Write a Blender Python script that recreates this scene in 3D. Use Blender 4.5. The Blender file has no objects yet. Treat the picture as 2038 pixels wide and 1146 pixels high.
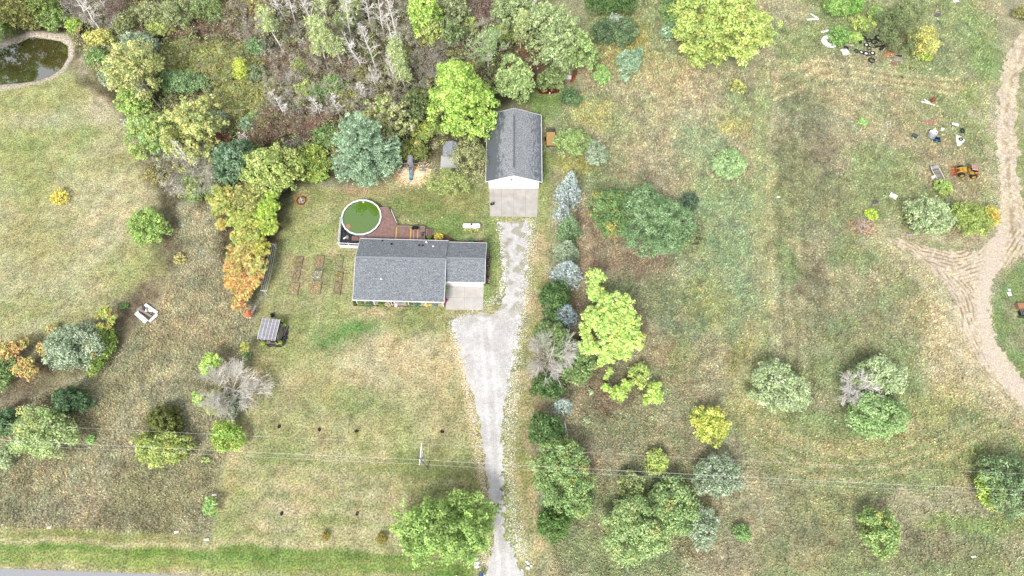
import bpy, math, random
import numpy as np

scn = bpy.context.scene
# ------------------------------------------------------------------ camera
TH, FPX, HC = 22.5, 1359.0, 108.0
cam_d = bpy.data.cameras.new('camera'); cam = bpy.data.objects.new('camera', cam_d)
scn.collection.objects.link(cam); scn.camera = cam
cam.location = (0, 0, HC); cam.rotation_euler = (math.radians(TH), 0, 0)
cam_d.sensor_fit = 'HORIZONTAL'; cam_d.sensor_width = 36; cam_d.lens = 36*FPX/2038
cam_d.clip_start = 1; cam_d.clip_end = 8000
# ------------------------------------------------------------------ light
SUN_EL, SUN_AZ = 52, 200          # bright overcast, sun behind thin cloud to the south
w = bpy.data.worlds.new('World'); scn.world = w; w.use_nodes = True
nt = w.node_tree; bg = nt.nodes['Background']
sky = nt.nodes.new('ShaderNodeTexSky'); sky.sky_type = 'NISHITA'; sky.sun_disc = False
sky.sun_elevation = math.radians(SUN_EL); sky.sun_rotation = math.radians(SUN_AZ)
sky.air_density = 1.0; sky.dust_density = 2.0
hs = nt.nodes.new('ShaderNodeHueSaturation'); hs.inputs['Saturation'].default_value = .25
nt.links.new(sky.outputs[0], hs.inputs['Color']); nt.links.new(hs.outputs[0], bg.inputs[0])
bg.inputs[1].default_value = .125
sl = bpy.data.lights.new('sun', 'SUN'); sl.energy = 1.5; sl.angle = math.radians(15); sl.color = (1, .96, .9)
so = bpy.data.objects.new('sun', sl); scn.collection.objects.link(so)
so.rotation_euler = (math.radians(90-SUN_EL), 0, math.radians(180-SUN_AZ))
scn.view_settings.view_transform = 'Standard'; scn.view_settings.look = 'None'
scn.view_settings.exposure = 1.5; scn.view_settings.gamma = 1
scn.render.engine = 'CYCLES'
scn.cycles.max_bounces = 5; scn.cycles.diffuse_bounces = 3; scn.cycles.transparent_max_bounces = 4

KA = .45          # photographed colour -> albedo
def lin(c, k=KA):
    c = np.asarray(c, float)/255
    return np.where(c <= .04045, c/12.92, ((c+.055)/1.055)**2.4)*k

S_, C_ = math.sin(math.radians(TH)), math.cos(math.radians(TH))
def W(px, py, h=0.0):
    """world point on the level h that shows at photo pixel px,py (a survey of the photograph)"""
    u = (px-1019)/FPX; v = (573-py)/FPX
    t = (HC-h)/(C_ - v*S_)
    return (u*t, (S_+v*C_)*t, h)
def scale_at(px, py, h=0.0):
    v = (573-py)/FPX
    return FPX*(C_-v*S_)/(HC-h)
rng = np.random.default_rng(7)
random.seed(7)
# ------------------------------------------------------------------ noise
_perm = np.random.default_rng(3).random((256, 256))
def vnoise(x, y):
    xi = np.floor(x).astype(int); yi = np.floor(y).astype(int); fx = x-xi; fy = y-yi
    fx = fx*fx*(3-2*fx); fy = fy*fy*(3-2*fy)
    g = lambda a, b: _perm[a & 255, b & 255]
    return (g(xi, yi)*(1-fx)+g(xi+1, yi)*fx)*(1-fy)+(g(xi, yi+1)*(1-fx)+g(xi+1, yi+1)*fx)*fy
def fbm(x, y, sc, o=4, seed=0):
    r = 0; a = 1; t = 0
    for i in range(o):
        ca, sa = math.cos(.6+i*1.1), math.sin(.6+i*1.1)
        if i == 0: x0, y0 = x, y
        x, y = x0*ca-y0*sa, x0*sa+y0*ca
        r = r+a*vnoise(x*2**i/sc+seed*17.3+i*31.7, y*2**i/sc-seed*9.1+i*13.1); t += a; a *= .55
    return r/t
# ------------------------------------------------------------------ scene graph helpers
def tag(o, label=None, cat=None, group=None, kind=None):
    for k, v in (('label', label), ('category', cat), ('group', group), ('kind', kind)):
        if v: o[k] = v
    return o
def empty(name, loc, rz=0, label=None, cat=None, group=None):
    o = bpy.data.objects.new(name, None); scn.collection.objects.link(o)
    o.location = loc; o.rotation_euler = (0, 0, rz); o.empty_display_size = .5
    return tag(o, label, cat, group)
def link(name, me, m=None, parent=None, loc=None):
    o = bpy.data.objects.new(name, me); scn.collection.objects.link(o)
    if m: me.materials.append(m)
    if parent: o.parent = parent
    if loc: o.location = loc
    return o
class MB:
    """collects simple solids into one mesh"""
    def __init__(s): s.v = []; s.f = []; s.c = []
    def add(s, vs, fs, col=None):
        n = len(s.v); s.v += [tuple(p) for p in vs]; s.f += [tuple(i+n for i in f) for f in fs]
        s.c += [col or (1, 1, 1)]*len(vs); return s
    def box(s, c, d, rz=0, rx=0, ry=0, col=None, taper=1):
        x, y, z = d[0]/2, d[1]/2, d[2]/2
        vs = []
        R = rot(rx, ry, rz)
        for k in (-1, 1):
            t = taper if k > 0 else 1
            for i, j in ((-1, -1), (1, -1), (1, 1), (-1, 1)):
                vs.append(R @ np.array((i*x*t, j*y*t, k*z))+np.array(c))
        return s.add(vs, [(3, 2, 1, 0), (4, 5, 6, 7), (0, 1, 5, 4), (1, 2, 6, 5), (2, 3, 7, 6), (3, 0, 4, 7)], col)
    def tube(s, pts, r, n=8, col=None, cap=True):
        pts = [np.array(p, float) for p in pts]; m = len(pts)
        rs = r if hasattr(r, '__len__') else [r]*m
        vs = []
        for i, p in enumerate(pts):
            d = pts[min(i+1, m-1)]-pts[max(i-1, 0)]; d /= (np.linalg.norm(d)+1e-9)
            a = np.cross(d, (0, 0, 1) if abs(d[2]) < .95 else (1, 0, 0)); a /= np.linalg.norm(a); b = np.cross(d, a)
            for k in range(n):
                t = 2*math.pi*k/n; vs.append(p+rs[i]*(math.cos(t)*a+math.sin(t)*b))
        fs = [(i*n+k, i*n+(k+1) % n, (i+1)*n+(k+1) % n, (i+1)*n+k) for i in range(m-1) for k in range(n)]
        if cap: fs += [tuple(range(n))[::-1], tuple(range((m-1)*n, m*n))]
        return s.add(vs, fs, col)
    def lathe(s, c, prof, n=24, axis='z', sx=1, sy=1, rz=0, col=None):
        vs = []
        for r, z in prof:
            for k in range(n):
                t = 2*math.pi*k/n; p = np.array((r*math.cos(t)*sx, r*math.sin(t)*sy, z))
                if axis == 'x': p = p[[2, 0, 1]]
                if axis == 'y': p = p[[0, 2, 1]]
                vs.append(rot(0, 0, rz) @ p+np.array(c))
        m = len(prof)
        fs = [(i*n+k, i*n+(k+1) % n, (i+1)*n+(k+1) % n, (i+1)*n+k) for i in range(m-1) for k in range(n)]
        fs += [tuple(range(n))[::-1], tuple(range((m-1)*n, m*n))]
        return s.add(vs, fs, col)
    def prism(s, poly, z0, z1, col=None):
        n = len(poly); a = sum(poly[i][0]*poly[(i+1) % n][1]-poly[(i+1) % n][0]*poly[i][1] for i in range(n))
        if a < 0: poly = poly[::-1]
        vs = [(x, y, z0) for x, y in poly]+[(x, y, z1) for x, y in poly]
        fs = [tuple(range(n))[::-1], tuple(range(n, 2*n))]+[(i, (i+1) % n, (i+1) % n+n, i+n) for i in range(n)]
        return s.add(vs, fs, col)
    def build(s, name, m, parent=None, loc=None, smooth=False):
        me = bpy.data.meshes.new(name); me.from_pydata(s.v, [], s.f); me.update()
        if any(c != (1, 1, 1) for c in s.c):
            a = me.color_attributes.new('Col', 'FLOAT_COLOR', 'POINT')
            a.data.foreach_set('color', np.c_[np.array(s.c), np.ones(len(s.c))].astype(np.float32).ravel())
        if smooth: me.shade_smooth()
        return link(name, me, m, parent, loc)
def rot(rx=0, ry=0, rz=0):
    cx, sx, cy, sy, cz, sz = math.cos(rx), math.sin(rx), math.cos(ry), math.sin(ry), math.cos(rz), math.sin(rz)
    return np.array(((cz, -sz, 0), (sz, cz, 0), (0, 0, 1))) @ np.array(((cy, 0, sy), (0, 1, 0), (-sy, 0, cy))) @ np.array(((1, 0, 0), (0, cx, -sx), (0, sx, cx)))
def npmesh(name, V, F, col=None):
    """quad mesh from numpy arrays"""
    me = bpy.data.meshes.new(name); k = F.shape[1]
    me.vertices.add(len(V)); me.vertices.foreach_set('co', V.astype(np.float32).ravel())
    me.loops.add(F.size); me.loops.foreach_set('vertex_index', F.astype(np.int32).ravel())
    me.polygons.add(len(F)); me.polygons.foreach_set('loop_start', np.arange(0, F.size, k, dtype=np.int32))
    me.update(calc_edges=True)
    if col is not None:
        a = me.color_attributes.new('Col', 'FLOAT_COLOR', 'POINT')
        if col.shape[1] == 3: col = np.c_[col, np.ones(len(col))]
        a.data.foreach_set('color', col.astype(np.float32).ravel())
    return me
# ------------------------------------------------------------------ materials
def mat(name, col=(128, 128, 128), rough=.7, metal=0, var=.12, vs=3.0, bump=0, bs=20, attr=False, spec=.3, k=KA, alpha=1):
    m = bpy.data.materials.new(name); m.use_nodes = True; N = m.node_tree.nodes; L = m.node_tree.links
    b = N['Principled BSDF']; b.inputs['Roughness'].default_value = rough; b.inputs['Metallic'].default_value = metal
    b.inputs['Specular IOR Level'].default_value = spec
    tc = N.new('ShaderNodeTexCoord'); n1 = N.new('ShaderNodeTexNoise'); n1.inputs['Scale'].default_value = vs; n1.inputs['Detail'].default_value = 6
    L.new(tc.outputs['Object'], n1.inputs['Vector'])
    mr = N.new('ShaderNodeMapRange'); mr.inputs[1].default_value = .3; mr.inputs[2].default_value = .7; mr.inputs[3].default_value = 1-var; mr.inputs[4].default_value = 1+var
    L.new(n1.outputs[0], mr.inputs[0])
    vm = N.new('ShaderNodeVectorMath'); vm.operation = 'SCALE'; L.new(mr.outputs[0], vm.inputs['Scale'])
    if attr:
        a = N.new('ShaderNodeAttribute'); a.attribute_name = 'Col'; L.new(a.outputs['Color'], vm.inputs[0])
    else:
        vm.inputs[0].default_value = tuple(lin(col, k))
    L.new(vm.outputs[0], b.inputs['Base Color'])
    if bump:
        n2 = N.new('ShaderNodeTexNoise'); n2.inputs['Scale'].default_value = bs; n2.inputs['Detail'].default_value = 4
        L.new(tc.outputs['Object'], n2.inputs['Vector']); bp = N.new('ShaderNodeBump'); bp.inputs['Strength'].default_value = bump; bp.inputs['Distance'].default_value = .05
        L.new(n2.outputs[0], bp.inputs['Height']); L.new(bp.outputs[0], b.inputs['Normal'])
    return m
def leaf_mat(name, trans=.3):
    m = bpy.data.materials.new(name); m.use_nodes = True; N = m.node_tree.nodes; L = m.node_tree.links; N.clear()
    out = N.new('ShaderNodeOutputMaterial'); d = N.new('ShaderNodeBsdfDiffuse'); t = N.new('ShaderNodeBsdfTranslucent'); mx = N.new('ShaderNodeMixShader')
    a = N.new('ShaderNodeAttribute'); a.attribute_name = 'Col'; mx.inputs[0].default_value = trans
    L.new(a.outputs['Color'], d.inputs[0]); L.new(a.outputs['Color'], t.inputs[0]); L.new(d.outputs[0], mx.inputs[1]); L.new(t.outputs[0], mx.inputs[2]); L.new(mx.outputs[0], out.inputs[0])
    return m
M = {}
M['leaf'] = leaf_mat('foliage'); M['grass'] = leaf_mat('grass_blades', .2)
M['bark'] = mat('bark', (120, 108, 95), .9, bump=.6, bs=12, var=.3)
M['bark_white'] = mat('pale_bark', (232, 226, 220), .8, bump=.3, bs=8, var=.2, k=.76)
M['bark_grey'] = mat('weathered_bark', (216, 211, 200), .9, bump=.3, bs=8, var=.15, k=.66)
M['white'] = mat('white_vinyl', (245, 245, 245), .5, var=.03, k=.68)
M['black'] = mat('black_plastic', (35, 37, 45), .5, var=.2)
M['steel'] = mat('galvanised_steel', (190, 192, 195), .4, metal=.5, var=.1)
M['wood_grey'] = mat('weathered_wood', (175, 165, 155), .85, bump=.4, bs=15, var=.25)
M['wood_new'] = mat('new_lumber', (225, 175, 100), .75, bump=.2, var=.12, vs=6)
M['rubber'] = mat('tyre_rubber', (48, 50, 56), .8, var=.2, bump=.3)
M['rust'] = mat('rusty_metal', (165, 95, 70), .85, var=.35, vs=5, bump=.3)
M['col'] = mat('painted', attr=True, var=.1, rough=.6)
# ------------------------------------------------------------------ ground colour survey
def poly_sdf(x, y, P):
    """signed distance (negative inside)"""
    P = np.asarray(P, float); n = len(P); d = np.full(x.shape, 1e18); ins = np.zeros(x.shape, bool)
    for i in range(n):
        ax, ay = P[i]; bx, by = P[(i+1) % n]; ex, ey = bx-ax, by-ay
        t = np.clip(((x-ax)*ex+(y-ay)*ey)/(ex*ex+ey*ey+1e-12), 0, 1)
        d = np.minimum(d, (x-ax-ex*t)**2+(y-ay-ey*t)**2)
        c = (ay > y) != (by > y)
        if abs(by-ay) > 1e-12: ins ^= c & (x < (bx-ax)*(y-ay)/(by-ay)+ax)
    d = np.sqrt(d); return np.where(ins, -d, d)
def line_dist(x, y, P):
    P = np.asarray(P, float); d = np.full(x.shape, 1e18)
    for i in range(len(P)-1):
        ax, ay = P[i]; bx, by = P[i+1]; ex, ey = bx-ax, by-ay
        t = np.clip(((x-ax)*ex+(y-ay)*ey)/(ex*ex+ey*ey+1e-12), 0, 1)
        d = np.minimum(d, (x-ax-ex*t)**2+(y-ay-ey*t)**2)
    return np.sqrt(d)
def P2(pp): return [W(a, b)[:2] for a, b in pp]
STRAW = (200, 184, 140); TAN = (190, 170, 122); GRN = (150, 162, 98); LGRN = (168, 178, 104); BROWN = (135, 116, 95)
FIELD = (174, 166, 134); FIELD_D = (150, 144, 112); SAGE = (152, 166, 126); DGRN = (118, 146, 76); GOLD = (172, 165, 84); DARK = (92, 84, 66); OCHRE = (190, 150, 100)
# (kind, points, colour a, colour b, feather m, opacity, noise size m)
R = []
def reg(pts, a, b=None, f=1.5, op=1, ns=6, br=0): R.append(('p', P2(pts), a, b or a, f, op, ns, br))
def blob(px, py, r, a, b=None, op=.8, ns=3, br=.5, ry=None):
    c = W(px, py); s = scale_at(px, py); R.append(('b', (c[0], c[1], r/s, (ry or r)/s), a, b or a, 0, op, ns, br))
def stroke(pts, wpx, a, b=None, f=1, op=.8, ns=3, br=.3):
    s = scale_at(*pts[len(pts)//2]); R.append(('l', P2(pts), a, b or a, f, op, ns, br, wpx/s))
# --- left mowed meadow
reg([(-400, 150), (160, 150), (215, 190), (262, 260), (300, 360), (335, 440), (345, 520), (330, 560), (220, 620), (120, 665), (0, 705), (-400, 800)], (190, 184, 136), (176, 177, 110), 2, 1, 14)
blob(120, 280, 110, (150, 168, 84), LGRN, .7, 6, .5, 60); blob(60, 240, 90, (188, 184, 150), None, .6, 4, .6, 22); blob(200, 220, 40, (205, 195, 165), None, .7, 2, .5)
blob(230, 330, 70, (200, 186, 146), (180, 172, 110), .6, 5); blob(90, 480, 150, (172, 166, 96), None, .5, 8, .4, 60); blob(240, 400, 90, (205, 192, 150), None, .7, 4, .4)
blob(200, 470, 70, (200, 188, 150), None, .6, 5); blob(40, 620, 80, (165, 172, 90), None, .6, 8, .4, 40); blob(40, 370, 60, (165, 176, 104), None, .6, 5)
blob(195, 175, 35, (200, 186, 160), (165, 150, 120), .8, 2, .4)
# --- brown hedge line strips
stroke([(330, 400), (340, 480), (345, 530), (300, 590), (250, 640), (190, 700), (100, 740), (0, 790)], 34, BROWN, (118, 104, 80), 2.5, .85, 3, .5)
stroke([(290, 590), (240, 640), (140, 670), (30, 700)], 16, (128, 108, 92), None, 1.5, .7, 3, .4)
# --- left rough field
reg([(350, 400), (440, 410), (455, 520), (480, 600), (505, 640), (480, 740), (450, 900), (425, 1000), (416, 1068), (-300, 1048), (-300, 830), (60, 790), (200, 730), (320, 600), (352, 540)], FIELD, (160, 154, 120), 1.0, 1, 8)
blob(60, 780, 90, BROWN, (150, 130, 104), .8, 4, .5, 50); blob(400, 540, 60, (150, 146, 116), (165, 158, 132), .6, 5); blob(350, 620, 60, (178, 152, 112), None, .35, 5)
blob(340, 740, 30, (205, 198, 160), None, .5, 1.2, .7, 20); blob(390, 590, 50, (160, 160, 128), None, .5, 5)
blob(430, 700, 40, (150, 138, 104), None, .5, 4); blob(200, 1010, 160, (172, 158, 132), (140, 132, 108), .6, 4, .4, 40); blob(330, 960, 100, (148, 148, 104), None, .5, 5)
# --- verge by the road
reg([(-400, 1046), (200, 1056), (416, 1072), (950, 1115), (950, 1150), (-400, 1130)], (180, 174, 110), (150, 162, 84), .8, 1, 5)
stroke([(-300, 1078), (150, 1090), (500, 1110), (940, 1146)], 9, (112, 148, 56), (136, 160, 76), .5, .95, 3, .15)
stroke([(-300, 1100), (200, 1112), (600, 1134)], 6, (144, 166, 74), None, .5, .9, 3, .15)
stroke([(-300, 1066), (400, 1082), (900, 1118)], 5, (204, 190, 142), None, .5, .85, 3, .2)
stroke([(-100, 1060), (150, 1066), (400, 1076)], 5, (140, 140, 76), None, .6, .7, 3, .3)
stroke([(-300, 1122), (0, 1127), (250, 1138), (420, 1146)], 3.5, (196, 182, 140), None, .4, .8, 1, .3)
# --- lawns
reg([(575, 395), (600, 370), (700, 380), (790, 345), (960, 370), (970, 230), (1080, 210), (1100, 260), (1098, 380), (1085, 480), (1070, 560), (1050, 650), (1040, 760), (1046, 860), (1062, 960), (1085, 1060), (1090, 1105), (1060, 1128), (950, 1146), (930, 1118), (418, 1078), (428, 1000), (452, 900), (500, 760), (515, 640), (545, 520), (560, 440)], (182, 175, 122), (164, 168, 102), 1.0, 1, 7)
reg([(560, 480), (700, 500), (700, 640), (560, 720), (520, 640)], (160, 168, 100), (182, 174, 120), 3, .8, 4)
blob(640, 430, 60, (186, 178, 122), (160, 168, 96), .7, 3); blob(850, 400, 130, (122, 146, 72), (150, 150, 84), .85, 4, .4, 45); blob(900, 450, 80, (124, 150, 74), None, .8, 3, .3, 35)
blob(730, 375, 70, (196, 150, 112), (180, 156, 108), .55, 2, .6, 14); blob(820, 350, 38, (208, 160, 120), (225, 190, 150), .9, 1.5, .4, 20)
blob(1090, 220, 40, (124, 158, 76), None, .9, 3, .3); blob(1095, 340, 16, (130, 155, 80), None, .8, 3, .3, 60); blob(980, 510, 22, (126, 152, 78), None, .8, 3, .3, 80)
blob(960, 580, 20, (120, 160, 70), None, .7, 3, .3, 40); blob(685, 670, 90, (110, 150, 78), (140, 160, 90), .9, 4, .4, 38); blob(700, 665, 45, (92, 150, 66), None, .8, 2, .4, 24)
blob(740, 628, 45, (198, 174, 134), None, .5, 2, .5, 14); blob(600, 640, 60, (150, 164, 92), None, .6, 4, .4, 30); blob(760, 720, 130, (194, 176, 132), (208, 190, 150), .8, 3, .4, 60)
blob(860, 720, 70, (196, 176, 128), (210, 194, 152), .8, 2, .4, 70); blob(850, 640, 70, (150, 158, 92), None, .6, 4, .4, 40); blob(580, 780, 60, (196, 176, 134), None, .6, 3)
blob(700, 800, 70, (138, 156, 84), None, .7, 4, .4, 40); blob(640, 760, 60, (176, 170, 106), None, .5, 3); blob(900, 820, 60, (192, 176, 124), (170, 164, 108), .7, 2, .4, 60)
blob(620, 960, 120, (196, 182, 130), (206, 182, 146), .7, 3, .5, 60); blob(740, 1000, 90, (200, 184, 144), None, .6, 3, .5, 40); blob(550, 1020, 80, (206, 184, 150), None, .6, 2, .5, 40)
blob(820, 930, 100, (150, 150, 84), (120, 132, 66), .6, 3, .5, 24); blob(600, 1075, 200, (200, 182, 136), None, .6, 3, .4, 18); blob(560, 870, 60, (150, 160, 90), None, .5, 4)
stroke([(520, 915), (700, 935), (880, 960)], 10, (134, 150, 74), None, 1.2, .5, 3, .4); stroke([(560, 985), (760, 1000)], 12, (150, 160, 86), None, 1.5, .4, 3, .4)
stroke([(440, 1000), (490, 830), (520, 720)], 14, (205, 182, 132), (180, 172, 108), 1.5, .6, 3, .3); blob(460, 880, 26, (200, 178, 130), None, .5, 2, .4, 40)
stroke([(440, 1090), (700, 1105), (930, 1128)], 9, (116, 148, 58), None, .5, .9, 3, .15)
blob(660, 500, 20, (215, 196, 150), None, .8, 1.5, .4, 10); blob(640, 460, 20, (150, 168, 90), None, .6, 2)
# strip between drive and hedge
stroke([(1075, 480), (1062, 620), (1040, 760), (1040, 900), (1062, 1040)], 26, (200, 178, 130), (160, 160, 90), 1.2, .9, 3, .4)
stroke([(1035, 860), (1040, 960), (1055, 1060)], 5, (140, 152, 80), None, .6, .7, 3, .3); blob(1070, 1090, 22, (210, 186, 136), None, .9, 1, .3, 16)
stroke([(1066, 700), (1070, 800), (1066, 880)], 14, (190, 164, 122), None, 1, .6, 2, .4)
# --- middle field right of hedge
reg([(1105, 250), (1160, 170), (1160, 90), (1180, -80), (1310, -80), (1330, 100), (1400, 140), (1490, 140), (1500, 300), (1510, 520), (1500, 700), (1440, 760), (1420, 860), (1400, 1000), (1380, 1160), (1085, 1160), (1095, 1100), (1090, 1000), (1080, 900), (1100, 780), (1120, 680), (1110, 560), (1130, 470), (1110, 400)], (174, 164, 130), (152, 160, 114), 2, 1, 9)
blob(1240, 90, 70, (176, 170, 110), GOLD, .8, 4, .4, 90); blob(1330, 160, 60, (200, 172, 130), None, .6, 4); blob(1190, 230, 60, (180, 172, 100), (192, 178, 92), .65, 2, .5, 40)
blob(1140, 330, 50, (170, 172, 80), None, .8, 2, .4, 30); blob(1330, 240, 130, (182, 172, 140), (165, 166, 122), .6, 5); blob(1300, 340, 90, (176, 158, 134), None, .6, 3, .4, 50)
blob(1400, 290, 70, SAGE, None, .8, 4); blob(1420, 540, 100, SAGE, (152, 172, 126), .9, 4, .35, 130); blob(1450, 480, 50, (144, 168, 120), None, .7, 2.5, .4, 60); blob(1400, 600, 60, (168, 168, 96), (190, 176, 80), .5, 1.5, .6)
blob(1250, 520, 90, (160, 138, 116), (144, 124, 104), .9, 4, .3, 40); blob(1170, 480, 40, (160, 140, 116), None, .8, 3, .3, 90); blob(1300, 590, 50, (130, 140, 100), None, .7, 3)
blob(1160, 640, 40, (142, 118, 100), None, .9, 3, .3, 70); blob(1210, 780, 70, (140, 118, 98), (158, 138, 112), .9, 3, .3, 60); blob(1360, 640, 60, (134, 152, 112), None, .7, 3)
blob(1330, 720, 60, (148, 160, 104), (170, 150, 112), .7, 3); blob(1330, 860, 90, (172, 158, 130), None, .6, 4); blob(1450, 430, 60, SAGE, None, .85, 4); blob(1400, 400, 50, (150, 172, 124), None, .8, 3)
blob(1470, 250, 40, (170, 170, 100), (200, 188, 96), .6, 1.5, .5); blob(1490, 180, 18, (112, 104, 84), None, .8, 2, .4, 30); blob(1200, 900, 70, (172, 156, 128), None, .6, 4)
# --- far right meadow
reg([(1490, -80), (2400, -80), (2400, 1300), (1380, 1300), (1400, 1000), (1425, 860), (1445, 760), (1505, 700), (1515, 520), (1505, 300)], (174, 166, 130), (150, 160, 108), 2, 1, 9)
blob(1600, 200, 60, (140, 140, 112), (160, 156, 120), .6, 4); blob(1680, 180, 110, (186, 172, 130), None, .5, 4, .4, 20); blob(1580, 330, 40, (140, 138, 106), None, .6, 3, .5, 80)
stroke([(1520, 130), (1512, 400), (1525, 600), (1530, 760)], 12, (166, 178, 118), None, 1.6, .7, 4, .35); blob(1560, 520, 30, (136, 158, 100), None, .8, 3, .4, 60)
blob(1620, 560, 30, (118, 112, 88), None, .8, 2, .5, 80); blob(1600, 240, 60, (132, 132, 104), None, .7, 2.5, .5, 90); blob(1640, 330, 40, (136, 128, 104), None, .7, 2.5, .5, 80); blob(1590, 560, 10, BROWN, None, .7, 2, .4, 40); blob(1700, 640, 90, (140, 144, 104), (156, 150, 112), .7, 4, .4, 80)
blob(1640, 430, 70, (146, 140, 108), None, .6, 3); blob(1890, 90, 70, (156, 156, 118), None, .6, 4); blob(1960, 90, 40, (140, 164, 96), None, .7, 4, .4, 110)
blob(1920, 60, 50, (150, 168, 108), None, .6, 3); blob(1930, 190, 40, (150, 168, 92), None, .7, 3); blob(1820, 250, 90, (184, 168, 132), (165, 160, 118), .6, 4); blob(1900, 330, 70, (178, 152, 120), None, .5, 3)
blob(1850, 640, 70, (200, 178, 136), (176, 164, 120), .8, 3, .4, 60); blob(1890, 740, 70, (212, 194, 156), (196, 180, 136), .9, 2, .3, 80); blob(1880, 640, 40, (206, 188, 148), None, .8, 2, .3, 60); blob(1800, 560, 50, (176, 162, 124), None, .6, 3)
stroke([(1900, 170), (1700, 150), (1560, 130)], 12, (192, 178, 130), None, 1.4, .7, 3, .3); blob(1700, 115, 50, (164, 152, 116), None, .6, 3, .4, 20)
stroke([(1900, 780), (1830, 850), (1700, 900), (1560, 870), (1480, 800), (1470, 740), (1500, 660)], 26, (192, 176, 126), (170, 168, 104), 2, .8, 4, .3)
blob(1620, 850, 60, (150, 164, 104), None, .6, 3, .5, 30); blob(1900, 900, 120, (152, 162, 96), (176, 168, 112), .7, 3, .5, 60); blob(1990, 860, 70, (128, 156, 76), (190, 180, 130), .8, 2, .5, 24)
blob(1950, 1040, 120, (150, 170, 92), None, .7, 4, .4, 20); blob(1560, 920, 60, (146, 152, 106), None, .5, 3); blob(1640, 1010, 120, (176, 166, 120), (150, 150, 104), .6, 4)
blob(1850, 1090, 140, (160, 148, 118), (140, 132, 104), .8, 3, .4, 36); blob(1580, 1080, 110, (166, 158, 120), (146, 142, 110), .7, 4, .4, 50); blob(1440, 1110, 80, (170, 156, 126), None, .7, 3, .4, 40)
reg([(2300, 600), (2038, 520), (2000, 545), (1978, 580), (1975, 640), (1992, 700), (2038, 770), (2300, 1000)], (128, 152, 88), (150, 152, 108), 1.0, .95, 4)
blob(2010, 620, 18, (166, 156, 124), None, .8, 2, .3, 30); stroke([(2022, 200), (2020, 340), (2036, 420)], 8, (150, 160, 84), None, 1, .8, 2, .3)
stroke([(1960, 150), (1972, 300), (1975, 390)], 12, (190, 178, 144), (160, 168, 100), 1.5, .6, 2, .5)
blob(1712, 448, 26, (176, 132, 104), None, .8, 1, .4, 16); blob(1590, 1125, 40, (186, 170, 120), None, .5, 2, .4, 14)
for dx in (0, 22, 46, 70):
    stroke([(1540+dx, 160), (1528+dx, 400), (1536+dx, 620), (1548+dx, 820)], 3.5, ((186, 178, 132), (132, 134, 96))[dx % 4 > 1], None, .6, .85, 5, .3)
for k in range(6):
    stroke([(1500-k*0, 690+k*9), (1470, 760+k*9), (1490, 830+k*12), (1570, 890+k*12), (1700, 915+k*11), (1850, 880+k*10), (1990, 820+k*8)], 3, ((198, 184, 138), (150, 160, 100))[k % 2], None, .6, .85, 3, .3)
for k in range(5): stroke([(1905, 160+k*7), (1760, 140+k*6), (1640, 120+k*8), (1540, 150+k*12)], 2.2, ((202, 186, 142), (150, 146, 108))[k % 2], None, .5, .85, 3, .3)
for (a, b) in (((1760, 476), (1850, 545)), ((1850, 545), (1900, 640)), ((1900, 640), (1930, 730)), ((1930, 730), (2040, 840))):
    stroke([a, b], 26, (208, 192, 156), (192, 178, 138), 3, .85, 1.2, .35)
stroke([(1770, 462), (1850, 478), (1960, 470)], 10, (206, 186, 150), None, 1.4, .7, 1.2, .5)
for k in range(9): stroke([(470, 905+k*19), (700, 925+k*19), (930, 945+k*19)], 4, ((148, 158, 90), (200, 184, 138))[k % 2], None, .7, .55, 4, .5)
for k in range(7): stroke([(10, 700-k*22), (110, 660-k*30), (220, 590-k*40), (300, 500-k*40)], 5, ((160, 168, 100), (204, 190, 148))[k % 2], None, 1, .4, 4, .5)
# --- woods floor
reg([(-160, -80), (1090, -80), (1090, 120), (1080, 180), (1000, 215), (965, 240), (965, 340), (900, 350), (860, 320), (790, 325), (700, 360), (640, 350), (590, 378), (560, 420), (540, 520), (500, 600), (470, 590), (440, 520), (440, 400), (400, 410), (350, 400), (335, 420), (300, 350), (262, 262), (215, 190), (150, 160), (140, 70), (0, 60), (-400, 60)], (118, 104, 78), (96, 92, 64), 1.5, 1, 4)
reg([(300, 130), (330, 85), (420, 80), (500, 90), (540, 160), (520, 230), (470, 260), (430, 240), (400, 200), (420, 150), (340, 160)], (176, 166, 84), (158, 152, 74), 2, 1, 3)
blob(1050, 120, 30, (150, 104, 84), (118, 96, 72), .9, 2, .4, 60); blob(1085, 195, 60, (124, 156, 76), None, .9, 3, .3, 22); blob(1160, 110, 16, (190, 160, 120), None, .7, 2, .4, 50)
blob(1110, 160, 40, (140, 130, 80), (160, 104, 76), .7, 2, .5, 26)
blob(190, 130, 45, (196, 186, 160), (160, 150, 110), .8, 2, .4, 50)
blob(598, 400, 17, (176, 100, 62), (200, 150, 100), .95, .6, .5, 13); blob(900, 300, 40, (150, 146, 110), None, .6, 2)

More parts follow.
